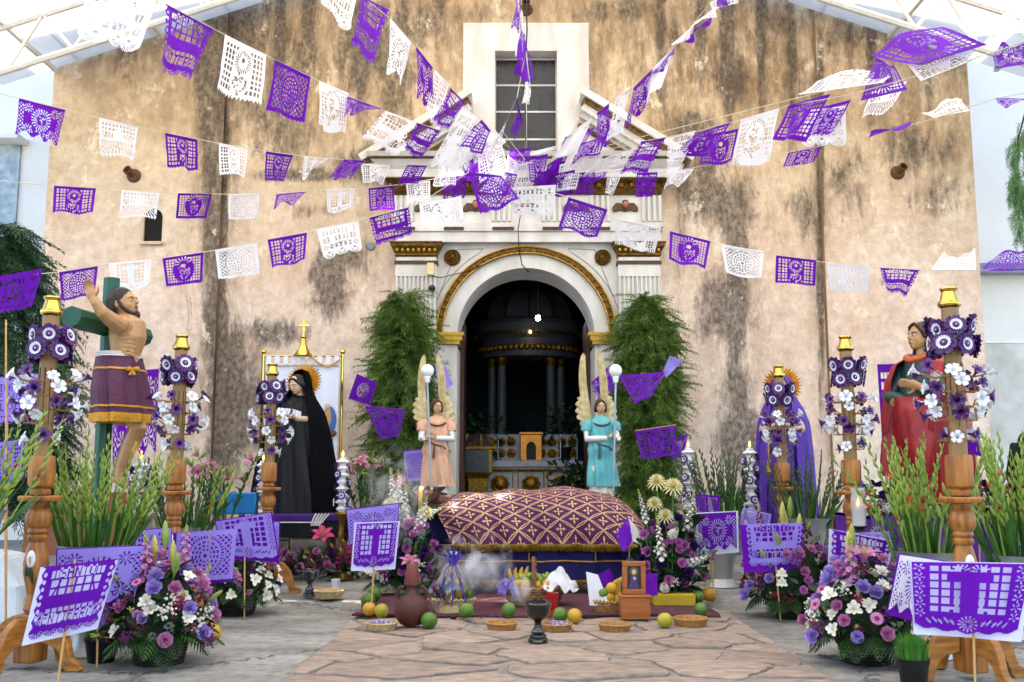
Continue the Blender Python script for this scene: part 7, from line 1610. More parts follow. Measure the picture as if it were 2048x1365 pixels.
# handled fruit basket
def bigbasket(px, py, wpx, label, handle, m_):
    g = G(px, py, .034); g.y += .1; r_ = wpx/2/FPX*g.y; t = thing('fruit_basket', label, 'basket', (g.x*(g.y)/(g.y-.1), g.y, .034)); mb = MB(); wicker(mb, r_*.72, r_, r_*.52, 6, 20, .006, .75); mb.build('weave', m_, t)
    mb = MB(); mb.tube([(r_*1.0*math.cos(a), r_*.75*math.sin(a), r_*.55+.008*(1 if i % 2 else -1)) for i, a in enumerate(np.linspace(0, 2*PI, 61))], .013, 6); mb.build('rim_braid', m_, t)
    if handle:
        mb = MB(); pts = [(0, r_*.72*math.cos(a), r_*.5+r_*.92*math.sin(a)) for a in np.linspace(0, PI, 25)]
        for o_ in range(3): mb.tube([(p[0]+.012*math.cos(i*.9+o_*2.1), p[1], p[2]+.012*math.sin(i*.9+o_*2.1)) for i, p in enumerate(pts)], .011, 6)
        mb.build('handle', mat('brown_wicker', '#6a3d20', .5, var=.3, scale=30) if m_ is not WICKL else m_, t)
    return t, r_
def banana(parent, p, rot, L=.17, m_=None):
    mb = MB(); mb.tube([(L*.5*math.sin(a)*1.0, 0, L*.62*(1-math.cos(a))) for a in np.linspace(-1.1, 1.1, 10)], [.006, .014, .019, .021, .022, .022, .021, .018, .012, .006], 6, M=TM(p, rot)); mb.build('banana', m_ or mat('banana_skin', '#c9a02a', .45, var=.2, scale=20, col2='#a88422'), parent)
WICKB = mat('brown_tan_wicker', '#a77a48', .5, var=.4, scale=24, col2='#5e3a1e')
t, r_ = bigbasket(1068, 1212, 122, 'handled wicker fruit basket with bananas and grapes before the bier', True, WICKB); zr = r_*.55
for i in range(4): banana(t, (-r_*.62+.035*i, -.06+.03*i, zr+.05), (.25, .55+.12*i, .25*i), .2)
GRAPE = mat('green_grape', '#93a83a', .3, var=.15, trans=.2)
q = random.Random(5)
for i in range(70): b = MB(); c = (-.09 if i % 2 else .06); b.ball((c+q.uniform(-.065, .065), q.uniform(-.12, .02), zr+.03+q.uniform(0, .075)), .0185, 10, 7); b.build('grape', GRAPE, t)
for (dx, dy, m_, rr) in ((.1, -.13, 'yellow_citrus', .042), (-.07, -.14, 'orange_citrus', .04), (.02, -.15, 'orange_citrus', .035), (-.13, -.1, 'yellow_citrus', .04)): b = MB(); b.ball((dx, dy, zr+.03), rr, 16, 10); b.build('citrus', MATS[m_], t)
def crumple(parent, c, s, m_, seed, name):
    q = random.Random(seed); mb = MB(); P = []; ph = [q.uniform(0, 6) for _ in range(4)]
    for i in range(17):
        P.append([(c[0]+s[0]*(i/16-.5)+.02*math.sin(j*1.3+ph[3]), c[1]+s[1]*(j/12-.5)-.02*math.sin(i), c[2]+s[2]*(math.sin(PI*i/16)*math.sin(PI*j/12))+.022*math.sin(i*1.1+ph[0]+j*.7)+.02*math.sin(j*1.4-i*.6+ph[1])) for j in range(13)])
    mb.grid(P); mb.build(name, m_, parent, smooth=35)
crumple(t, (.2, -.08, zr+.0), (.28, .28, .14), WHITEP, 1, 'white_cloth'); crumple(t, (-.21, -.1, zr-.03), (.2, .22, .1), mat('violet_tulle', '#5a3a9c', .6, var=.5, scale=40, trans=.3, col2='#9a86c8'), 2, 'tulle')
# wrapped basket
t, r_ = bigbasket(905, 1226, 86, 'pale basket of fruit wrapped in clear cellophane with a purple bow', True, WICKL); zr = r_*.55
mb = MB(); mb.lathe([(r_*.74, -.005), (r_*.72, r_*.5)], 24); mb.build('raffia_base', mat('raffia', '#b9ab72', .7, var=.25, scale=40), t)
for i, (dx, dz, c) in enumerate(((-.07, .05, 'plum_fruit'), (.06, .04, 'orange_citrus'), (.0, .1, 'plum_fruit'), (.09, .09, 'yellow_citrus'), (-.03, .02, 'yellow_citrus'), (-.11, .10, 'plum_fruit'), (-.05, .13, 'plum_fruit'), (.05, .13, 'orange_citrus'), (.11, .04, 'green_citrus'), (0, .17, 'plum_fruit'))): b = MB(); b.ball((dx, -.06, zr+dz), .052, 16, 10); b.build('wrapped_fruit', mat('plum_fruit', '#6b3050', .4) if c == 'plum_fruit' else MATS[c], t)
cel = bpy.data.materials.new('cellophane'); cel.use_nodes = True; nt_ = cel.node_tree; nt_.nodes.clear(); L = nt_.links.new
oo = N(nt_, 'ShaderNodeOutputMaterial'); tr = N(nt_, 'ShaderNodeBsdfTransparent'); gl = N(nt_, 'ShaderNodeBsdfGlossy'); gl.inputs['Roughness'].default_value = .12; fz_ = N(nt_, 'ShaderNodeFresnel'); fz_.inputs[0].default_value = 2.1; mx = N(nt_, 'ShaderNodeMixShader')
nz = N(nt_, 'ShaderNodeTexNoise'); nz.inputs['Scale'].default_value = 14; bp = N(nt_, 'ShaderNodeBump'); bp.inputs['Strength'].default_value = .8; L(nz.outputs[0], bp.inputs['Height']); L(bp.outputs[0], gl.inputs['Normal']); L(bp.outputs[0], fz_.inputs['Normal'])
L(fz_.outputs[0], mx.inputs[0]); L(tr.outputs[0], mx.inputs[1]); L(gl.outputs[0], mx.inputs[2]); L(mx.outputs[0], oo.inputs[0])
mb = MB(); mb.lathe([(r_*.95, zr-.02), (r_*1.08, zr+.06), (r_*.95, zr+.14), (r_*.55, zr+.24), (r_*.15, zr+.30), (r_*.10, zr+.32), (r_*.22, zr+.36)], 36, sy=.8, wob=lambda a, z: 1+.08*math.sin(7*a+z*20)+.05*math.sin(13*a), caps=False); mb.build('cellophane', cel, t, smooth=50)
RIB = mat('purple_ribbon', '#3d2290', .35, var=.2)
for i in range(9): mb = MB(); a = i*.7; mb.tube([(0, -.03, zr+.31), (.075*math.cos(a), -.06+.03*math.sin(a*2), zr+.33+.06*abs(math.sin(a))), (.03*math.cos(a), -.07, zr+.29+.03*math.sin(a))], .013, 6, flat=.4); mb.build('ribbon_loop', RIB, t)
for s_ in (-1, 0, 1): mb = MB(); mb.tube([(0, -.05, zr+.31), (s_*.06, -r_*.65, zr+.2), (s_*.09+.01, -r_*.85, zr+.02), (s_*.11, -r_*.8, .05)], .006, 5, flat=.3); mb.build('ribbon_tail', RIB, t)
# open fruit basket and framed picture on its box
t, r_ = bigbasket(1222, 1228, 78, 'tan basket of bananas and citrus lined with white cloth, beside the framed picture', False, WICK); zr = r_*.55
for i in range(3): banana(t, (.02+.02*i, -.03+.03*i, zr+.06+.01*i), (.1, 1.2+.1*i, .3*i), .2)
for dx, dz, c in ((-.02, .03, 'orange_citrus'), (.06, .02, 'yellow_citrus'), (-.06, .06, 'green_citrus'), (.0, .1, 'orange_citrus')): b = MB(); b.ball((dx, -.05, zr+dz), .045, 16, 10); b.build('citrus', MATS[c], t)
mb = MB(); mb.add([(-.17, -.06, zr-.03), (-.02, -.12, zr-.02), (-.10, -.02, zr+.20), (-.19, .02, zr+.22), (-.13, -.05, zr+.10)], [(0, 1, 4), (1, 2, 4), (2, 3, 4), (3, 0, 4)]); mb.build('white_cloth', WHITEP, t, smooth=0)
mb = MB(); mb.add([(-.1, .05, zr), (.1, .08, zr), (-.0, .06, zr+.24), (-.12, .06, zr+.18)], [(0, 1, 2, 3)]); mb.build('purple_napkin', PURPLE, t, smooth=0)
BOXW = mat('orange_varnish', '#a8602a', .3, var=.15, scale=4, stretch=(1, 1, 8), col2='#8a4a1c', coat=.3)
g = G(1272, 1240, .034); wx = 57/2/FPX*g.y; hb = 42/FPX*g.y; t = thing('wooden_box', 'orange varnished wooden box under the framed picture', 'box', (g.x, g.y+.1, .034)); mb = MB(); mb.box(-wx, wx, -.1, .1, 0, hb); mb.build('case', BOXW, t, bevel=.006); mb = MB(); mb.box(-wx-.01, wx+.01, -.11, .11, hb, hb+.016); mb.build('lid', BOXW, t, bevel=.004)
t = thing('framed_picture', 'small dark picture of a robed figure in an orange wooden frame', 'picture', (g.x, g.y+.09, .034+hb+.016), R(3)); fw, fh = 46/2/FPX*g.y, 63/FPX*g.y; bw = .036
for (a0, a1, b0, b1) in ((-fw, fw, 0, bw), (-fw, fw, fh-bw, fh), (-fw, -fw+bw, bw, fh-bw), (fw-bw, fw, bw, fh-bw)): mb = MB(); mb.box(a0, a1, -.02, .02, b0, b1); mb.build('frame_bar', BOXW, t, bevel=.006)
mb = MB(); mb.box(-fw+bw, fw-bw, -.004, .015, bw, fh-bw); mb.build('print', mat('dark_print', '#1d1a28', .3, var=.5, scale=20, coat=.4), t)
mb = MB(); mb.mat = 0; c = fh*.48; mb.ball((0, -.008, c-.02), (.03, .005, .055), 12, 8); mb.ball((0, -.008, c-.06), (.038, .005, .04), 12, 8); mb.mat = 1; mb.ball((0, -.011, c+.045), (.015, .005, .019), 10, 6); mb.ball((.004, -.012, c), (.012, .004, .012), 8, 5); mb.mat = 2; mb.ball((0, -.007, c+.05), (.032, .004, .032), 14, 8); mb.build('printed_figure', [mat('print_violet', '#43345e', .4), PALESKIN, mat('print_halo', '#6e5f3a', .4)], t)
mb = MB(); mb.add([(fw*.6, .03, -.02), (fw+.1, .05, -.02), (fw+.1, .06, fh*.6), (fw*.7, .06, fh*.62)], [(0, 1, 2, 3)]); o = mb.build('purple_napkin', PURPLE, t, smooth=0)
# small scattered petals on the rug
PET = mat('violet_petal_bits', '#3c2a86', .5)
for i, px in enumerate((860, 868, 962, 975, 985, 1000, 945, 1002)):
    g = G(px, 1228+(i % 3)*4, .05); mb = MB(); mb.ball((0, 0, 0), (.016, .012, .005), 7, 4); o = mb.build('fallen_petal', PET, None, loc=g, rot=(.3, .2, i)); tag(o, 'tiny violet petal on the rug, '+['before the jug handle', 'beside the green fruit at the jug', 'in the middle of the rug edge', 'next along from the mid-rug petal', 'between the empty bowl and wrapped basket', 'nearest the handled basket', 'before the cellophane basket', 'just behind the empty bowl'][i], 'petal', 'violet petals on the rug')

# ================================================================= DECORATED CANDLES AND OTHER THINGS ON THE GROUND
FLAME = mat('flame', '#ffb347', .5, emit=4); WAXW = mat('white_wax', '#dfd9cc', .45, var=.03, trans=.15)
def decor_candle(label, px, pyt, pyb, Y, seed, white=False, base=True, tall=.0):
    a = At(px, pyt, Y); b0 = At(px, pyb, Y); t = thing('decorated_candle', label, 'candle', (a.x, Y, 0), 0, 'flower-trimmed candles'); q = random.Random(seed); zt, zm = a.z, b0.z
    mb = MB(); mb.lathe([(.034, zm), (.034, zt-.06), (.03, zt-.05)], 18); mb.build('candle', WAXW, t)
    mb = MB(); mb.lathe([(.001, 0), (.010, .012), (.012, .024), (.006, .05), (.001, .062)], 10, o=(0, 0, zt-.045)); mb.build('flame', FLAME, t); mb = MB(); mb.tube([(0, 0, zt-.055), (0, 0, zt-.035)], .002, 4); mb.build('wick', BLACK, t)
    mb = MB(); mb.lathe([(.13, 0), (.14, .02), (.10, .05), (.04, .09), (.03, .2), (.045, .24), (.03, .3), (.026, zm*.6), (.04, zm*.66), (.028, zm*.72), (.03, zm*.86), (.05, zm*.92), (.075, zm*.97), (.07, zm)], 24); mb.build('brass_stand', mat('old_brass', '#7a5a26', .3, .8, var=.3, scale=10), t)
    n = 14 if white else 10
    for i in range(n):
        z = lerp(zm+.06, zt-.12, (i+.5)/n); an = i*2.4+q.uniform(-.4, .4); o = link('anemone', ANE, t); o.matrix_local = align((.075*math.cos(an), .075*math.sin(an), z), (math.cos(an), math.sin(an), .2), q.uniform(0, 6), .62)
    for i in range(8): z = lerp(zm+.03, zt-.1, i/7); mb = MB(); mb.lathe([(.035, -.025), (.055+.012*(i % 2), 0), (.035, .025)], 14, o=(0, 0, z), wob=lambda a_, z_: 1+.12*math.cos(8*a_)); mb.build('paper_collar', AWHITE, t)
    for i in range(4): an = i*1.57+.5; mb = MB(); mb.box(.088, .094, -.004, .004, zm+.06, zm+.14, M=Matrix.Rotation(an, 4, 'Z')); mb.box(.087, .095, -.016, .016, zm+.10, zm+.112, M=Matrix.Rotation(an, 4, 'Z')); mb.build('hanging_cross', AWHITE, t)
decor_candle('lit candle with plum flowers on a brass stand beside the banner', 686, 905, 1024, 10.6, 1); decor_candle('lit candle with plum flowers between black robe and innermost candlestick', 527, 912, 1030, 10.5, 2); decor_candle('lit white candle with plum flowers before the violet-robed statue', 1499, 886, 1032, 9.9, 3, True); decor_candle('lit white candle with plum flowers beside the juniper and dark gladioli', 1376, 886, 1020, 10.6, 4, True); decor_candle('lit candle with plum flowers behind the big gladioli by the crucifix', 283, 906, 1030, 7.9, 5)
# blue chair
BLUE = mat('blue_plastic', '#1670ac', .4, var=.1)
p = At(474, 985, 10.2); t = thing('blue_chair', 'blue plastic folding chair half hidden behind lilies', 'chair', (p.x, 10.2, 0)); mb = MB(); mb.box(-.2, .2, -.02, .02, p.z-.22, p.z); mb.build('backrest', BLUE, t, bevel=.03, seg=3); mb = MB(); mb.box(-.2, .2, -.38, .0, .44, .47); mb.build('seat', BLUE, t, bevel=.02)
for x in (-.21, .21): mb = MB(); mb.tube([(x, .02, p.z), (x, -.05, .46), (x, -.36, 0)], .012, 8); mb.build('leg', BLACK, t); mb = MB(); mb.tube([(x, -.2, .46), (x, .2, 0)], .012, 8); mb.build('leg', BLACK, t)
# grass pots
GRASS = mat('young_grass', '#4f8a2c', .5, var=.3, scale=12, trans=.3, island=.3)
def grasspot(px, pyb, wpx, hpx, label, seed):
    g = G(px, pyb); r_ = wpx/2/FPX*g.y; h = hpx/FPX*g.y; t = thing('grass_pot', label, 'pot plant', (g.x, g.y+r_*.7, 0), 0, 'pots of sprouted grass'); mb = MB(); mb.lathe([(r_*.75, 0), (r_*.95, h*.85), (r_, h*.85), (r_*1.02, h), (r_*.93, h), (r_*.9, h*.9), (.001, h*.9)], 28, caps=False); mb.build('pot', BLACK, t)
    q = random.Random(seed); b = MB()
    for i in range(420):
        a = q.uniform(0, 6.28); rr = r_*.9*math.sqrt(q.random()); L_ = q.uniform(.09, .15); d = q.uniform(0, .5); x, y = rr*math.cos(a), rr*math.sin(a); w_ = .003
        dx, dy = d*math.cos(a)*rr/r_, d*math.sin(a)*rr/r_; s_ = Vector((-math.sin(a), math.cos(a), 0))*w_; p0 = Vector((x, y, h*.9)); p1 = p0+Vector((dx*L_*.4, dy*L_*.4, L_*.6)); p2 = p0+Vector((dx*L_*1.2, dy*L_*1.2, L_))
        b.add([p0-s_, p0+s_, p1+s_*.8, p1-s_*.8, p2], [(0, 1, 2, 3), (3, 2, 4)])
    tag(b.build('grass', GRASS, t, smooth=0), kind='stuff')
grasspot(192, 1328, 66, 46, 'black pot of sprouted grass behind the front lettered sign', 1); grasspot(1838, 1385, 62, 60, 'black pot of sprouted grass beneath the large cross sign', 2)
# pale boulder by the tree
p = G(-8, 1252); mb = MB(); mb.loft([[(p.x-.7, p.y-.1, 0), (p.x+.2, p.y-.1, 0), (p.x+.26, p.y+.6, 0), (p.x-.7, p.y+.6, 0)], [(p.x-.7, p.y-.05, .3), (p.x+.15, p.y-.04, .28), (p.x+.2, p.y+.5, .3), (p.x-.7, p.y+.5, .3)], [(p.x-.7, p.y+.1, .58), (p.x-.02, p.y+.05, .50), (p.x, p.y+.4, .5), (p.x-.7, p.y+.4, .6)]])
single(mb, 'stone_block', mat('pale_limestone', '#b9c0c8', .85, var=.15, scale=3, bump=.5, bscale=12), 'pale sloping stone block at the foot of the cypress', 'stone', smooth=0, bevel=.04)
# violet-draped table under the red-cloaked statue
x0, x1 = At(1722, 1010, 7.95).x, At(2008, 1010, 7.95).x; zt = zj-.105
t = thing('draped_table', 'table draped in shiny purple cloth under the red-cloaked statue', 'table', ((x0+x1)/2, 8.15, 0)); hw = (x1-x0)/2; SAT = mat('purple_satin', '#5a1a8c', .3, var=.25, scale=5, spec=.6)
mb = MB(); P = []
path_ = [(-hw, .45)]+[(-hw, lerp(.45, -.4, k/10)) for k in range(1, 10)]+[(lerp(-hw, hw, k/70), -.4) for k in range(71)]+[(hw, lerp(-.4, .45, k/10)) for k in range(1, 11)]
for i, (x, y) in enumerate(path_): P.append([(x, y, zt)]+[(x+.0, y+.035*math.sin(i*.9)*(1-z)-.03*(1-z), z*zt) for z in (.9, .6, .3, .02)])
mb.grid(P); mb.build('cloth_skirt', SAT, t, smooth=80); mb = MB(); mb.box(-hw, hw, -.4, .45, zt-.02, zt+.003); mb.build('table_top', SAT, t, smooth=0)
def violets(label, px, py, Y, w_, seed, trail=.25):
    p = At(px, py, 7.93); p.z = zt+.004; t = thing('violet_planter', label, 'flowers', p, 0, 'violet planters on the draped table'); q = random.Random(seed)
    mb = MB(); mb.lathe([(w_*.5, 0), (w_*.55, .06)], 16); mb.build('planter', mat('dark_planter', '#26231f', .7), t)
    for i in range(26): put('rose_violet' if i % 4 else 'lisianthus', t, Vector((q.uniform(-w_, w_), q.uniform(-.14, .08), .1+q.uniform(0, .16))), Vector((q.uniform(-.5, .5), -.7, .8)), q.uniform(.5, .8), name='violet')
    leafmass(t, lambda q: align((q.uniform(-w_, w_)*1.1, q.uniform(-.18, .1), q.uniform(-.02, .2)), (q.uniform(-1, 1), q.uniform(-1, .5), q.uniform(0, 1)), q.uniform(0, 6), q.uniform(.4, .7)), 120, 'leaf', 'foliage', seed, LEAF)
    for i in range(34): x = q.uniform(-w_, w_)*1.1; put('filler_plum' if i % 3 else 'filler_white', t, Vector((x, -.25+q.uniform(-.02, .02), .12-trail*1.2*q.random())), Vector((0, -.7, -.6)), q.uniform(.6, .95), name='statice_sprig')
violets('dark violets with trailing sprigs beside the second candlestick', 1758, 992, 7.72, .16, 1); violets('dark violets with trailing sprigs beyond the near candlestick', 1975, 1002, 7.70, .13, 2)
p = At(1718, 1045, 7.5); t = thing('glass_lantern', 'tall candle glass with a lit flame beside the violets', 'candle', (p.x, 7.5, 0)); zl_ = At(1718, 1052, 7.5).z; h = .28
lg = mat('frosted_glass', '#c9c4c4', .15, var=.05, alpha=.55); mb = MB(); mb.lathe([(.05, zl_), (.055, zl_+h), (.05, zl_+h), (.045, zl_+.02)], 20, caps=False); mb.build('glass', lg, t); mb = MB(); mb.lathe([(.042, zl_), (.042, zl_+.13)], 16); mb.build('candle', WAXW, t); mb = MB(); mb.lathe([(.001, 0), (.010, .014), (.012, .028), (.001, .07)], 10, o=(0, 0, zl_+.14)); mb.build('flame', FLAME, t); mb = MB(); mb.lathe([(.1, 0), (.04, .04), (.03, zl_-.03), (.07, zl_)], 16); mb.build('stand', BLACK, t)
# person in black at the frame edge
pp = At(2132, 1240, 7.3); t = thing('person', 'person in dark clothes at the frame edge, one hand resting on the draped table', 'person', (pp.x, 7.35, 0)); o_ = Vector(t.location)
hand = At(2024, 1022, 7.45)-o_; mb = MB()
mb.tube([(0, 0, .78), (0, 0, 1.0), (-.02, .0, 1.2), (-.03, .0, 1.34)], [.15, .14, .17, .08], 14); mb.tube([(-.2, 0, 1.3), (.17, 0, 1.3)], .075, 10)
mb.tube([(-.2, 0, 1.3), (-.26, .0, 1.08), hand+Vector((.10, -.02, .02)), hand+Vector((.02, 0, 0))], [.065, .052, .04, .03], 10); hand_shapes(mb, align(hand+Vector((.03, 0, 0)), (-1, .1, -.05), 1.57), .18, .25, -1)
mb.tube([(.18, 0, 1.3), (.26, -.03, 1.05), (.2, -.2, .85)], [.065, .052, .035], 10); hand_shapes(mb, align((.2, -.2, .86), (-.2, -.7, -.4), 0), .18, .5)
for s_ in (-1, 1): mb.tube([(s_*.09, 0, .82), (s_*.10, 0, .45), (s_*.10, .02, .08)], [.095, .065, .045], 10); mb.tube([(s_*.10, .03, .04), (s_*.1, -.16, .03)], [.045, .035], 8)
hd = Matrix.Translation((-.02, -.02, 1.42)) @ Matrix.Rotation(R(-50), 4, 'Z') @ Matrix.Diagonal((.225, .225, .225, 1)); head_shapes(mb, hd)
link('body', fused(mb, .01, PALESKIN, 2), t); head_features(t, hd); mb = MB(); hair_shapes(mb, hd, .25, 12, 8); link('hair', fused(mb, .009, HAIRD, 1), t)
mb = MB(); mb.tube([(0, 0, .75), (0, 0, 1.0), (-.02, 0, 1.2), (-.03, 0, 1.35)], [.19, .175, .20, .11], 16); mb.tube([(-.2, 0, 1.31), (.18, 0, 1.31)], .095, 10); mb.tube([(-.2, 0, 1.31), (-.265, .0, 1.08), hand+Vector((.12, -.02, .02))], [.085, .072, .058], 12); mb.tube([(.18, 0, 1.31), (.27, -.03, 1.05), (.21, -.17, .88)], [.085, .072, .055], 12); link('black_jacket', fused(mb, .012, mat('black_cloth', '#0c0c10', .85, var=.2), 2), t)
for s_ in (-1, 1): mb = MB(); mb.tube([(s_*.08, 0, .86), (s_*.10, 0, .45), (s_*.10, .02, .08)], [.12, .09, .075], 12); mb.build('trouser_leg', MATS['black_cloth'], t)

# ================================================================= INSIDE THE CHURCH
MARB = mat('grey_marble', '#55575c', .5, var=.15, scale=4); OLDG = mat('interior_gilt', '#a67c2c', .3, .8, var=.4, scale=20, bump=.5, bscale=40, col2='#5f4312')
def ci(px, py, Y): return At(px, py, Y)
YA = 17.5; cx = At(1060, 900, YA).x
t = thing('baldachin', 'round domed marble baldachin on paired columns inside the dark church', 'baldachin', (cx, YA+.9, 0))
z1, z2, z3 = At(1060, 712, YA).z, At(1060, 668, YA).z, At(1060, 640, YA).z; zc = At(1060, 830, YA).z
mb = MB(); mb.lathe([(.86, z1), (.9, z1+.02), (.9, z2-.06), (.96, z2), (1.0, z2+.06), (1.0, z3-.04), (1.08, z3), (1.02, z3+.04), (.86, z3+.08)], 48); mb.build('entablature', MARB, t)
zd = At(1060, 560, YA).z; mb = MB(); mb.lathe([(.84*math.cos(a), z3+.06+(zd-z3-.06)*math.sin(a)) for a in np.linspace(0, 1.5, 12)], 48, wob=lambda a, z: 1+.025*math.cos(12*a)); mb.build('dome', MARB, t)
for k in range(12): a = 2*PI*k/12; mb = MB(); mb.tube([(.86*math.cos(b)*math.cos(a), .86*math.cos(b)*math.sin(a), z3+.08+(zd-z3-.06)*math.sin(b)) for b in np.linspace(0, 1.45, 10)], .03, 6); mb.build('dome_rib', OLDG, t)
for k in range(30): a = PI+PI*k/29; mb = MB(); mb.ball((.93*math.cos(a), .93*math.sin(a), (z1+z2)/2-.03), (.05, .03, .06), 8, 6); mb.build('frieze_scroll', OLDG, t)
for k in range(40): a = PI+PI*k/39; mb = MB(); mb.box(-.02, .02, -.02, .02, z2+.01, z2+.07, M=Matrix.Rotation(a, 4, 'Z') @ Matrix.Translation((1.0, 0, 0))); mb.build('dentil', OLDG, t)
for px in (983, 1003, 1103, 1124): x = At(px, 760, YA).x-cx; y = -.55 if px in (1003, 1103) else -.25; mb = MB(); mb.lathe([(.10, .9), (.09, 1.0), (.075, z1-.14)], 18, o=(x, y, 0)); mb.build('column', MARB, t); mb = MB(); mb.lathe([(.075, z1-.14), (.09, z1-.1), (.13, z1-.02), (.13, z1)], 16, o=(x, y, 0)); mb.build('column_capital', OLDG, t)
mb = MB(); mb.box(-1.0, 1.0, -.75, .75, 0, .9); mb.build('podium', MARB, t)
YT_ = 16.4; cx = At(1060, 950, YT_).x; t = thing('altar', 'white altar with gilded medallions and mouldings inside the church', 'altar', (cx, YT_+.35, 0)); zt = At(1060, 922, YT_).z; hw = At(1160, 930, YT_).x-cx
mb = MB(); mb.box(-hw-.15, hw, -.35, .35, 0, zt-.1); mb.build('altar_block', mat('grey_white_paint', '#a9acb4', .5), t); mb = MB(); mb.box(-hw-.2, hw+.05, -.4, .4, zt-.1, zt-.0); mb.build('altar_slab', MATS['grey_white_paint'], t, bevel=.01)
mb = MB(); mb.tube([(lerp(-hw-.18, hw+.03, k/40), -.41, zt-.15+.008*(k % 2)) for k in range(41)], .022, 6); mb.build('gilt_moulding', OLDG, t)
for px in (1000, 1062, 1122):
    x = At(px, 968, YT_).x-cx; z = At(px, 968, YT_).z; mb = MB(); mb.lathe([(.14, 0), (.15, .02), (.12, .03), (.1, .02), (.07, .04), (.02, .05), (.001, .05)], 24, M=Matrix.Translation((x, -.355, z)) @ Matrix.Rotation(PI/2, 4, 'X'), wob=lambda a, z_: 1+.08*math.cos(9*a)); mb.build('medallion', OLDG, t)
    for s_ in (-1, 1): mb = MB(); mb.box(x+s_*.21-.012, x+s_*.21+.012, -.365, -.352, z-.2, z+.2); mb.build('panel_moulding', OLDG, t)
    mb = MB(); mb.box(x-.2, x+.2, -.365, -.352, z+.19, z+.21); mb.build('panel_moulding', OLDG, t)
zr0, zr1 = zt, At(1060, 868, YT_+.3).z
mb = MB(); mb.box(-hw-.1, hw, .2, .34, zr0+.002, zr1); mb.build('retable', MATS['grey_white_paint'], t)
for k in range(10): 
    x = lerp(-hw, hw-.1, k/9); 
    if abs(x) < .2: continue
    for zz_ in (.3, .72): mb = MB(); mb.lathe([(.075, 0), (.08, .02), (.05, .03), (.04, .015), (.001, .04)], 14, M=Matrix.Translation((x, .195, lerp(zr0, zr1, zz_))) @ Matrix.Rotation(PI/2, 4, 'X')); mb.build('gilt_scroll', OLDG, t)
tb_ = At(1063, 916, YT_-.05); tz1 = At(1063, 868, YT_-.05).z; tw = (At(1085, 900, YT_).x-At(1041, 900, YT_).x)/2; t2 = thing('tabernacle', 'orange gilded tabernacle with a dark arched door on the altar', 'tabernacle', (tb_.x, YT_+.3, zt)); TG = mat('orange_gilt', '#c27a1c', .3, .45, var=.2)
mb = MB(); mb.box(-tw, tw, -.1, .1, 0, tz1-zt); mb.build('case', TG, t2, bevel=.01); hh2 = tz1-zt; mb = MB(); mb.prism([(-.08, .02), (.08, .02)]+[(.08*math.cos(a), hh2*.5+.1*math.sin(a)) for a in np.linspace(0, PI, 10)], -.108, -.10); mb.build('door', mat('dark_niche', '#1a0d06', .6), t2); mb = MB(); mb.box(-tw-.02, tw+.02, -.12, .12, hh2, hh2+.04); mb.build('cornice', TG, t2, bevel=.008)
SILV = mat('silver', '#a9adb2', .25, .9)
for px, lab in ((996, 'slim silver altar candlestick beside the tabernacle, crucifix side'), (1122, 'slim silver altar candlestick beside the tabernacle, cloak side')):
    b0 = At(px, 922, YT_); z_ = At(px, 868, YT_).z; mb = MB(); mb.lathe([(.05, 0), (.05, .01), (.014, .04), (.012, z_-zt-.1), (.03, z_-zt-.08), (.012, z_-zt-.06), (.012, z_-zt)], 14); tag(mb.build('altar_candlestick', SILV, None, loc=(b0.x, YT_+.1, zt)), lab, 'candlestick')
# gilded glass casket
g0 = At(922, 975, 15.9); g1 = At(990, 870, 15.9); t = thing('gilded_casket', 'gilded glass casket on a carved gold base just inside the door', 'casket', ((g0.x+g1.x)/2, 15.9, 0)); hw = (g1.x-g0.x)/2; zA, zB, zC, zD = At(950, 975, 15.9).z, At(950, 945, 15.9).z, At(950, 900, 15.9).z, g1.z
mb = MB(); mb.lathe([(hw*.9, 0), (hw, .08), (hw*.7, zA*.6), (hw*.8, zB-.1), (hw*1.1, zB)], 4, M=Matrix.Rotation(PI/4, 4, 'Z')); mb.build('carved_base', OLDG, t, smooth=0)
mb = MB(); mb.box(-hw*.9, hw*.75, -.18, .18, zB, zC); mb.build('glass_case', GLASS, t)
for x in (-hw*.9, hw*.75): mb = MB(); mb.box(x-.025, x+.025, -.2, .2, zB, zC); mb.build('gilt_post', OLDG, t)
mb = MB(); mb.box(-hw*1.05, hw*1.1, -.22, .22, zC, zC+.05); mb.build('gilt_cornice', OLDG, t, bevel=.01)
mb = MB(); mb.loft([[(-hw, -.2, zC+.05), (hw, -.2, zC+.05), (hw, .2, zC+.05), (-hw, .2, zC+.05)], [(-hw*.6, -.1, zD), (hw*.5, -.1, zD), (hw*.5, .1, zD), (-hw*.6, .1, zD)]]); mb.build('hipped_lid', GLASS, t, smooth=0)
for a, b_ in (((-hw, -.205, zC+.05), (-hw*.6, -.105, zD)), ((hw, -.205, zC+.05), (hw*.5, -.105, zD)), ((-.05, -.205, zC+.05), (-.03, -.105, zD)), ((.06, -.205, zC+.05), (.04, -.105, zD))): mb = MB(); mb.tube([a, b_], .022, 6); mb.build('gilt_rib', OLDG, t)
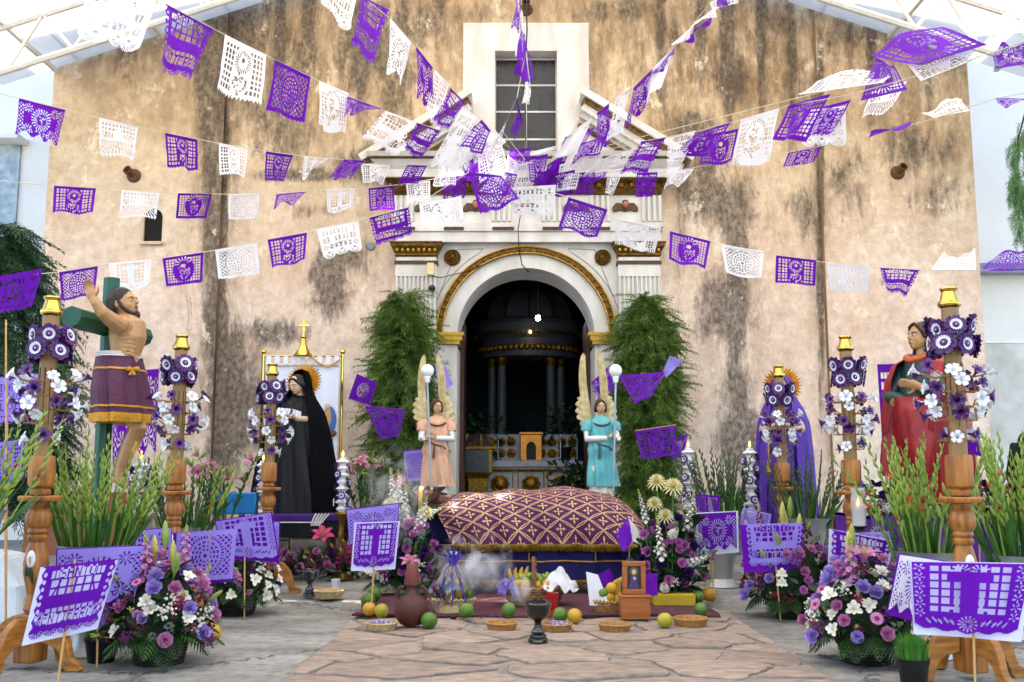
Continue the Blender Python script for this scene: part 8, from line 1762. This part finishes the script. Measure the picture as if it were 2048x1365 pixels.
# dark plants inside
for i, (px, py, Y, s_) in enumerate(((950, 870, 16.8, .5), (1150, 950, 15.8, .35), (1130, 850, 17, .5))):
    p = At(px, py, Y); t = thing('altar_plant', ['dark leafy plant above the gilded casket inside the church', 'dark leafy plant low beside the altar inside the church', 'dark leafy plant before the baldachin columns'][i], 'plant', (p.x, Y, p.z-s_)); leafmass(t, lambda q: align((q.gauss(0, .5)*s_, q.gauss(0, .3)*s_, s_*q.uniform(.2, 1.6)), (q.uniform(-1, 1), q.uniform(-1, .5), q.uniform(0, 1)), q.uniform(0, 6), 1.2), 160, 'leaf', 'foliage', i, DLEAF); mb = MB(); mb.lathe([(.1, -.1), (.14, .12)], 14); mb.build('pot', BLACK, t)
BULB = mat('lit_bulb', '#e8f0ff', .5, emit=14)
def bulb(px, py, Y, r_, label, m_=None, power=0):
    p = At(px, py, Y); t = thing('hanging_bulb', label, 'lamp', p); mb = MB(); mb.lathe([(.3*r_, r_*1.1), (.7*r_, r_*.9), (r_, .3*r_), (r_*.95, -.4*r_), (.5*r_, -.9*r_), (.02*r_, -r_)], 18); mb.build('bulb', m_ or BULB, t); mb = MB(); mb.tube([(0, 0, r_), (0, 0, 8.35-p.z)], .008, 5); mb.build('flex', BLACK, t)
    if power:
        l_ = bpy.data.lights.new('bulb_light', 'POINT'); l_.energy = power; l_.shadow_soft_size = r_*1.1; l_.color = (.85, .92, 1); lo_ = bpy.data.objects.new('bulb_light', l_); COL.objects.link(lo_); lo_.parent = t; lo_.location = (0, -.12, -.02)
bulb(1076, 637, 16.0, .042, 'lit white bulb hanging in front of the baldachin', power=1.2); bulb(1046, 552, 15.4, .03, 'lit bulb high under the arch of the doorway', power=.8); bulb(1061, 664, 17.4, .022, 'tiny yellow light on the baldachin frieze', mat('yellow_bulb', '#ffcf6a', .5, emit=8))

# ================================================================= INCENSE SMOKE
def smoke(label, pts, dens, seed):
    """soft wisps: closed puffs of thin air with noisy density"""
    m = bpy.data.materials.new('incense_smoke'); m.use_nodes = True; nt = m.node_tree; nt.nodes.clear(); L = nt.links.new
    o = N(nt, 'ShaderNodeOutputMaterial'); v = N(nt, 'ShaderNodeVolumePrincipled'); v.inputs['Color'].default_value = (.97, .97, 1, 1); v.inputs['Anisotropy'].default_value = .2
    tc = N(nt, 'ShaderNodeTexCoord'); mp = N(nt, 'ShaderNodeMapping'); mp.inputs['Location'].default_value = (seed, 0, 0); mp.inputs['Scale'].default_value = (1, 1, .7); L(tc.outputs['Object'], mp.inputs[0])
    nz = N(nt, 'ShaderNodeTexNoise'); nz.inputs['Scale'].default_value = 5.5; nz.inputs['Detail'].default_value = 4; nz.inputs['Distortion'].default_value = 1.6; L(mp.outputs[0], nz.inputs['Vector'])
    r = N(nt, 'ShaderNodeMapRange'); r.inputs[1].default_value = .5; r.inputs[2].default_value = .72; r.inputs[3].default_value = 0; r.inputs[4].default_value = dens; L(nz.outputs[0], r.inputs[0])
    g = N(nt, 'ShaderNodeTexCoord'); sb = N(nt, 'ShaderNodeVectorMath', operation='SUBTRACT'); sb.inputs[1].default_value = (.5, .5, .5); L(g.outputs['Generated'], sb.inputs[0])
    ln = N(nt, 'ShaderNodeVectorMath', operation='LENGTH'); L(sb.outputs[0], ln.inputs[0]); f = N(nt, 'ShaderNodeMapRange'); f.inputs[1].default_value = .5; f.inputs[2].default_value = .1; L(ln.outputs['Value'], f.inputs[0])
    mu = N(nt, 'ShaderNodeMath', operation='MULTIPLY'); L(r.outputs[0], mu.inputs[0]); L(f.outputs[0], mu.inputs[1]); L(mu.outputs[0], v.inputs['Density']); L(v.outputs[0], o.inputs['Volume'])
    for (px, py, Y, rx, ry, rz_) in pts:
        p = At(px, py, Y); mb = MB(); mb.ball((0, 0, 0), (rx, ry, rz_), 16, 10); ob = mb.build('smoke', m, None, 180, loc=p); tag(ob, label, 'smoke', kind='stuff')
smoke('wisp of incense smoke drifting over the offerings', [(950, 1125, 8.0, .34, .16, .26)], 22, 1)
smoke('thin incense smoke before the lilies and the head of the bier', [(790, 985, 9.0, .34, .2, .5)], 9, 4)
smoke('smoke curling from the black burner', [(1030, 1180, 7.35, .14, .08, .13)], 36, 7)
S.cycles.volume_step_rate = 3; S.cycles.volume_max_steps = 48; S.cycles.volume_bounces = 3
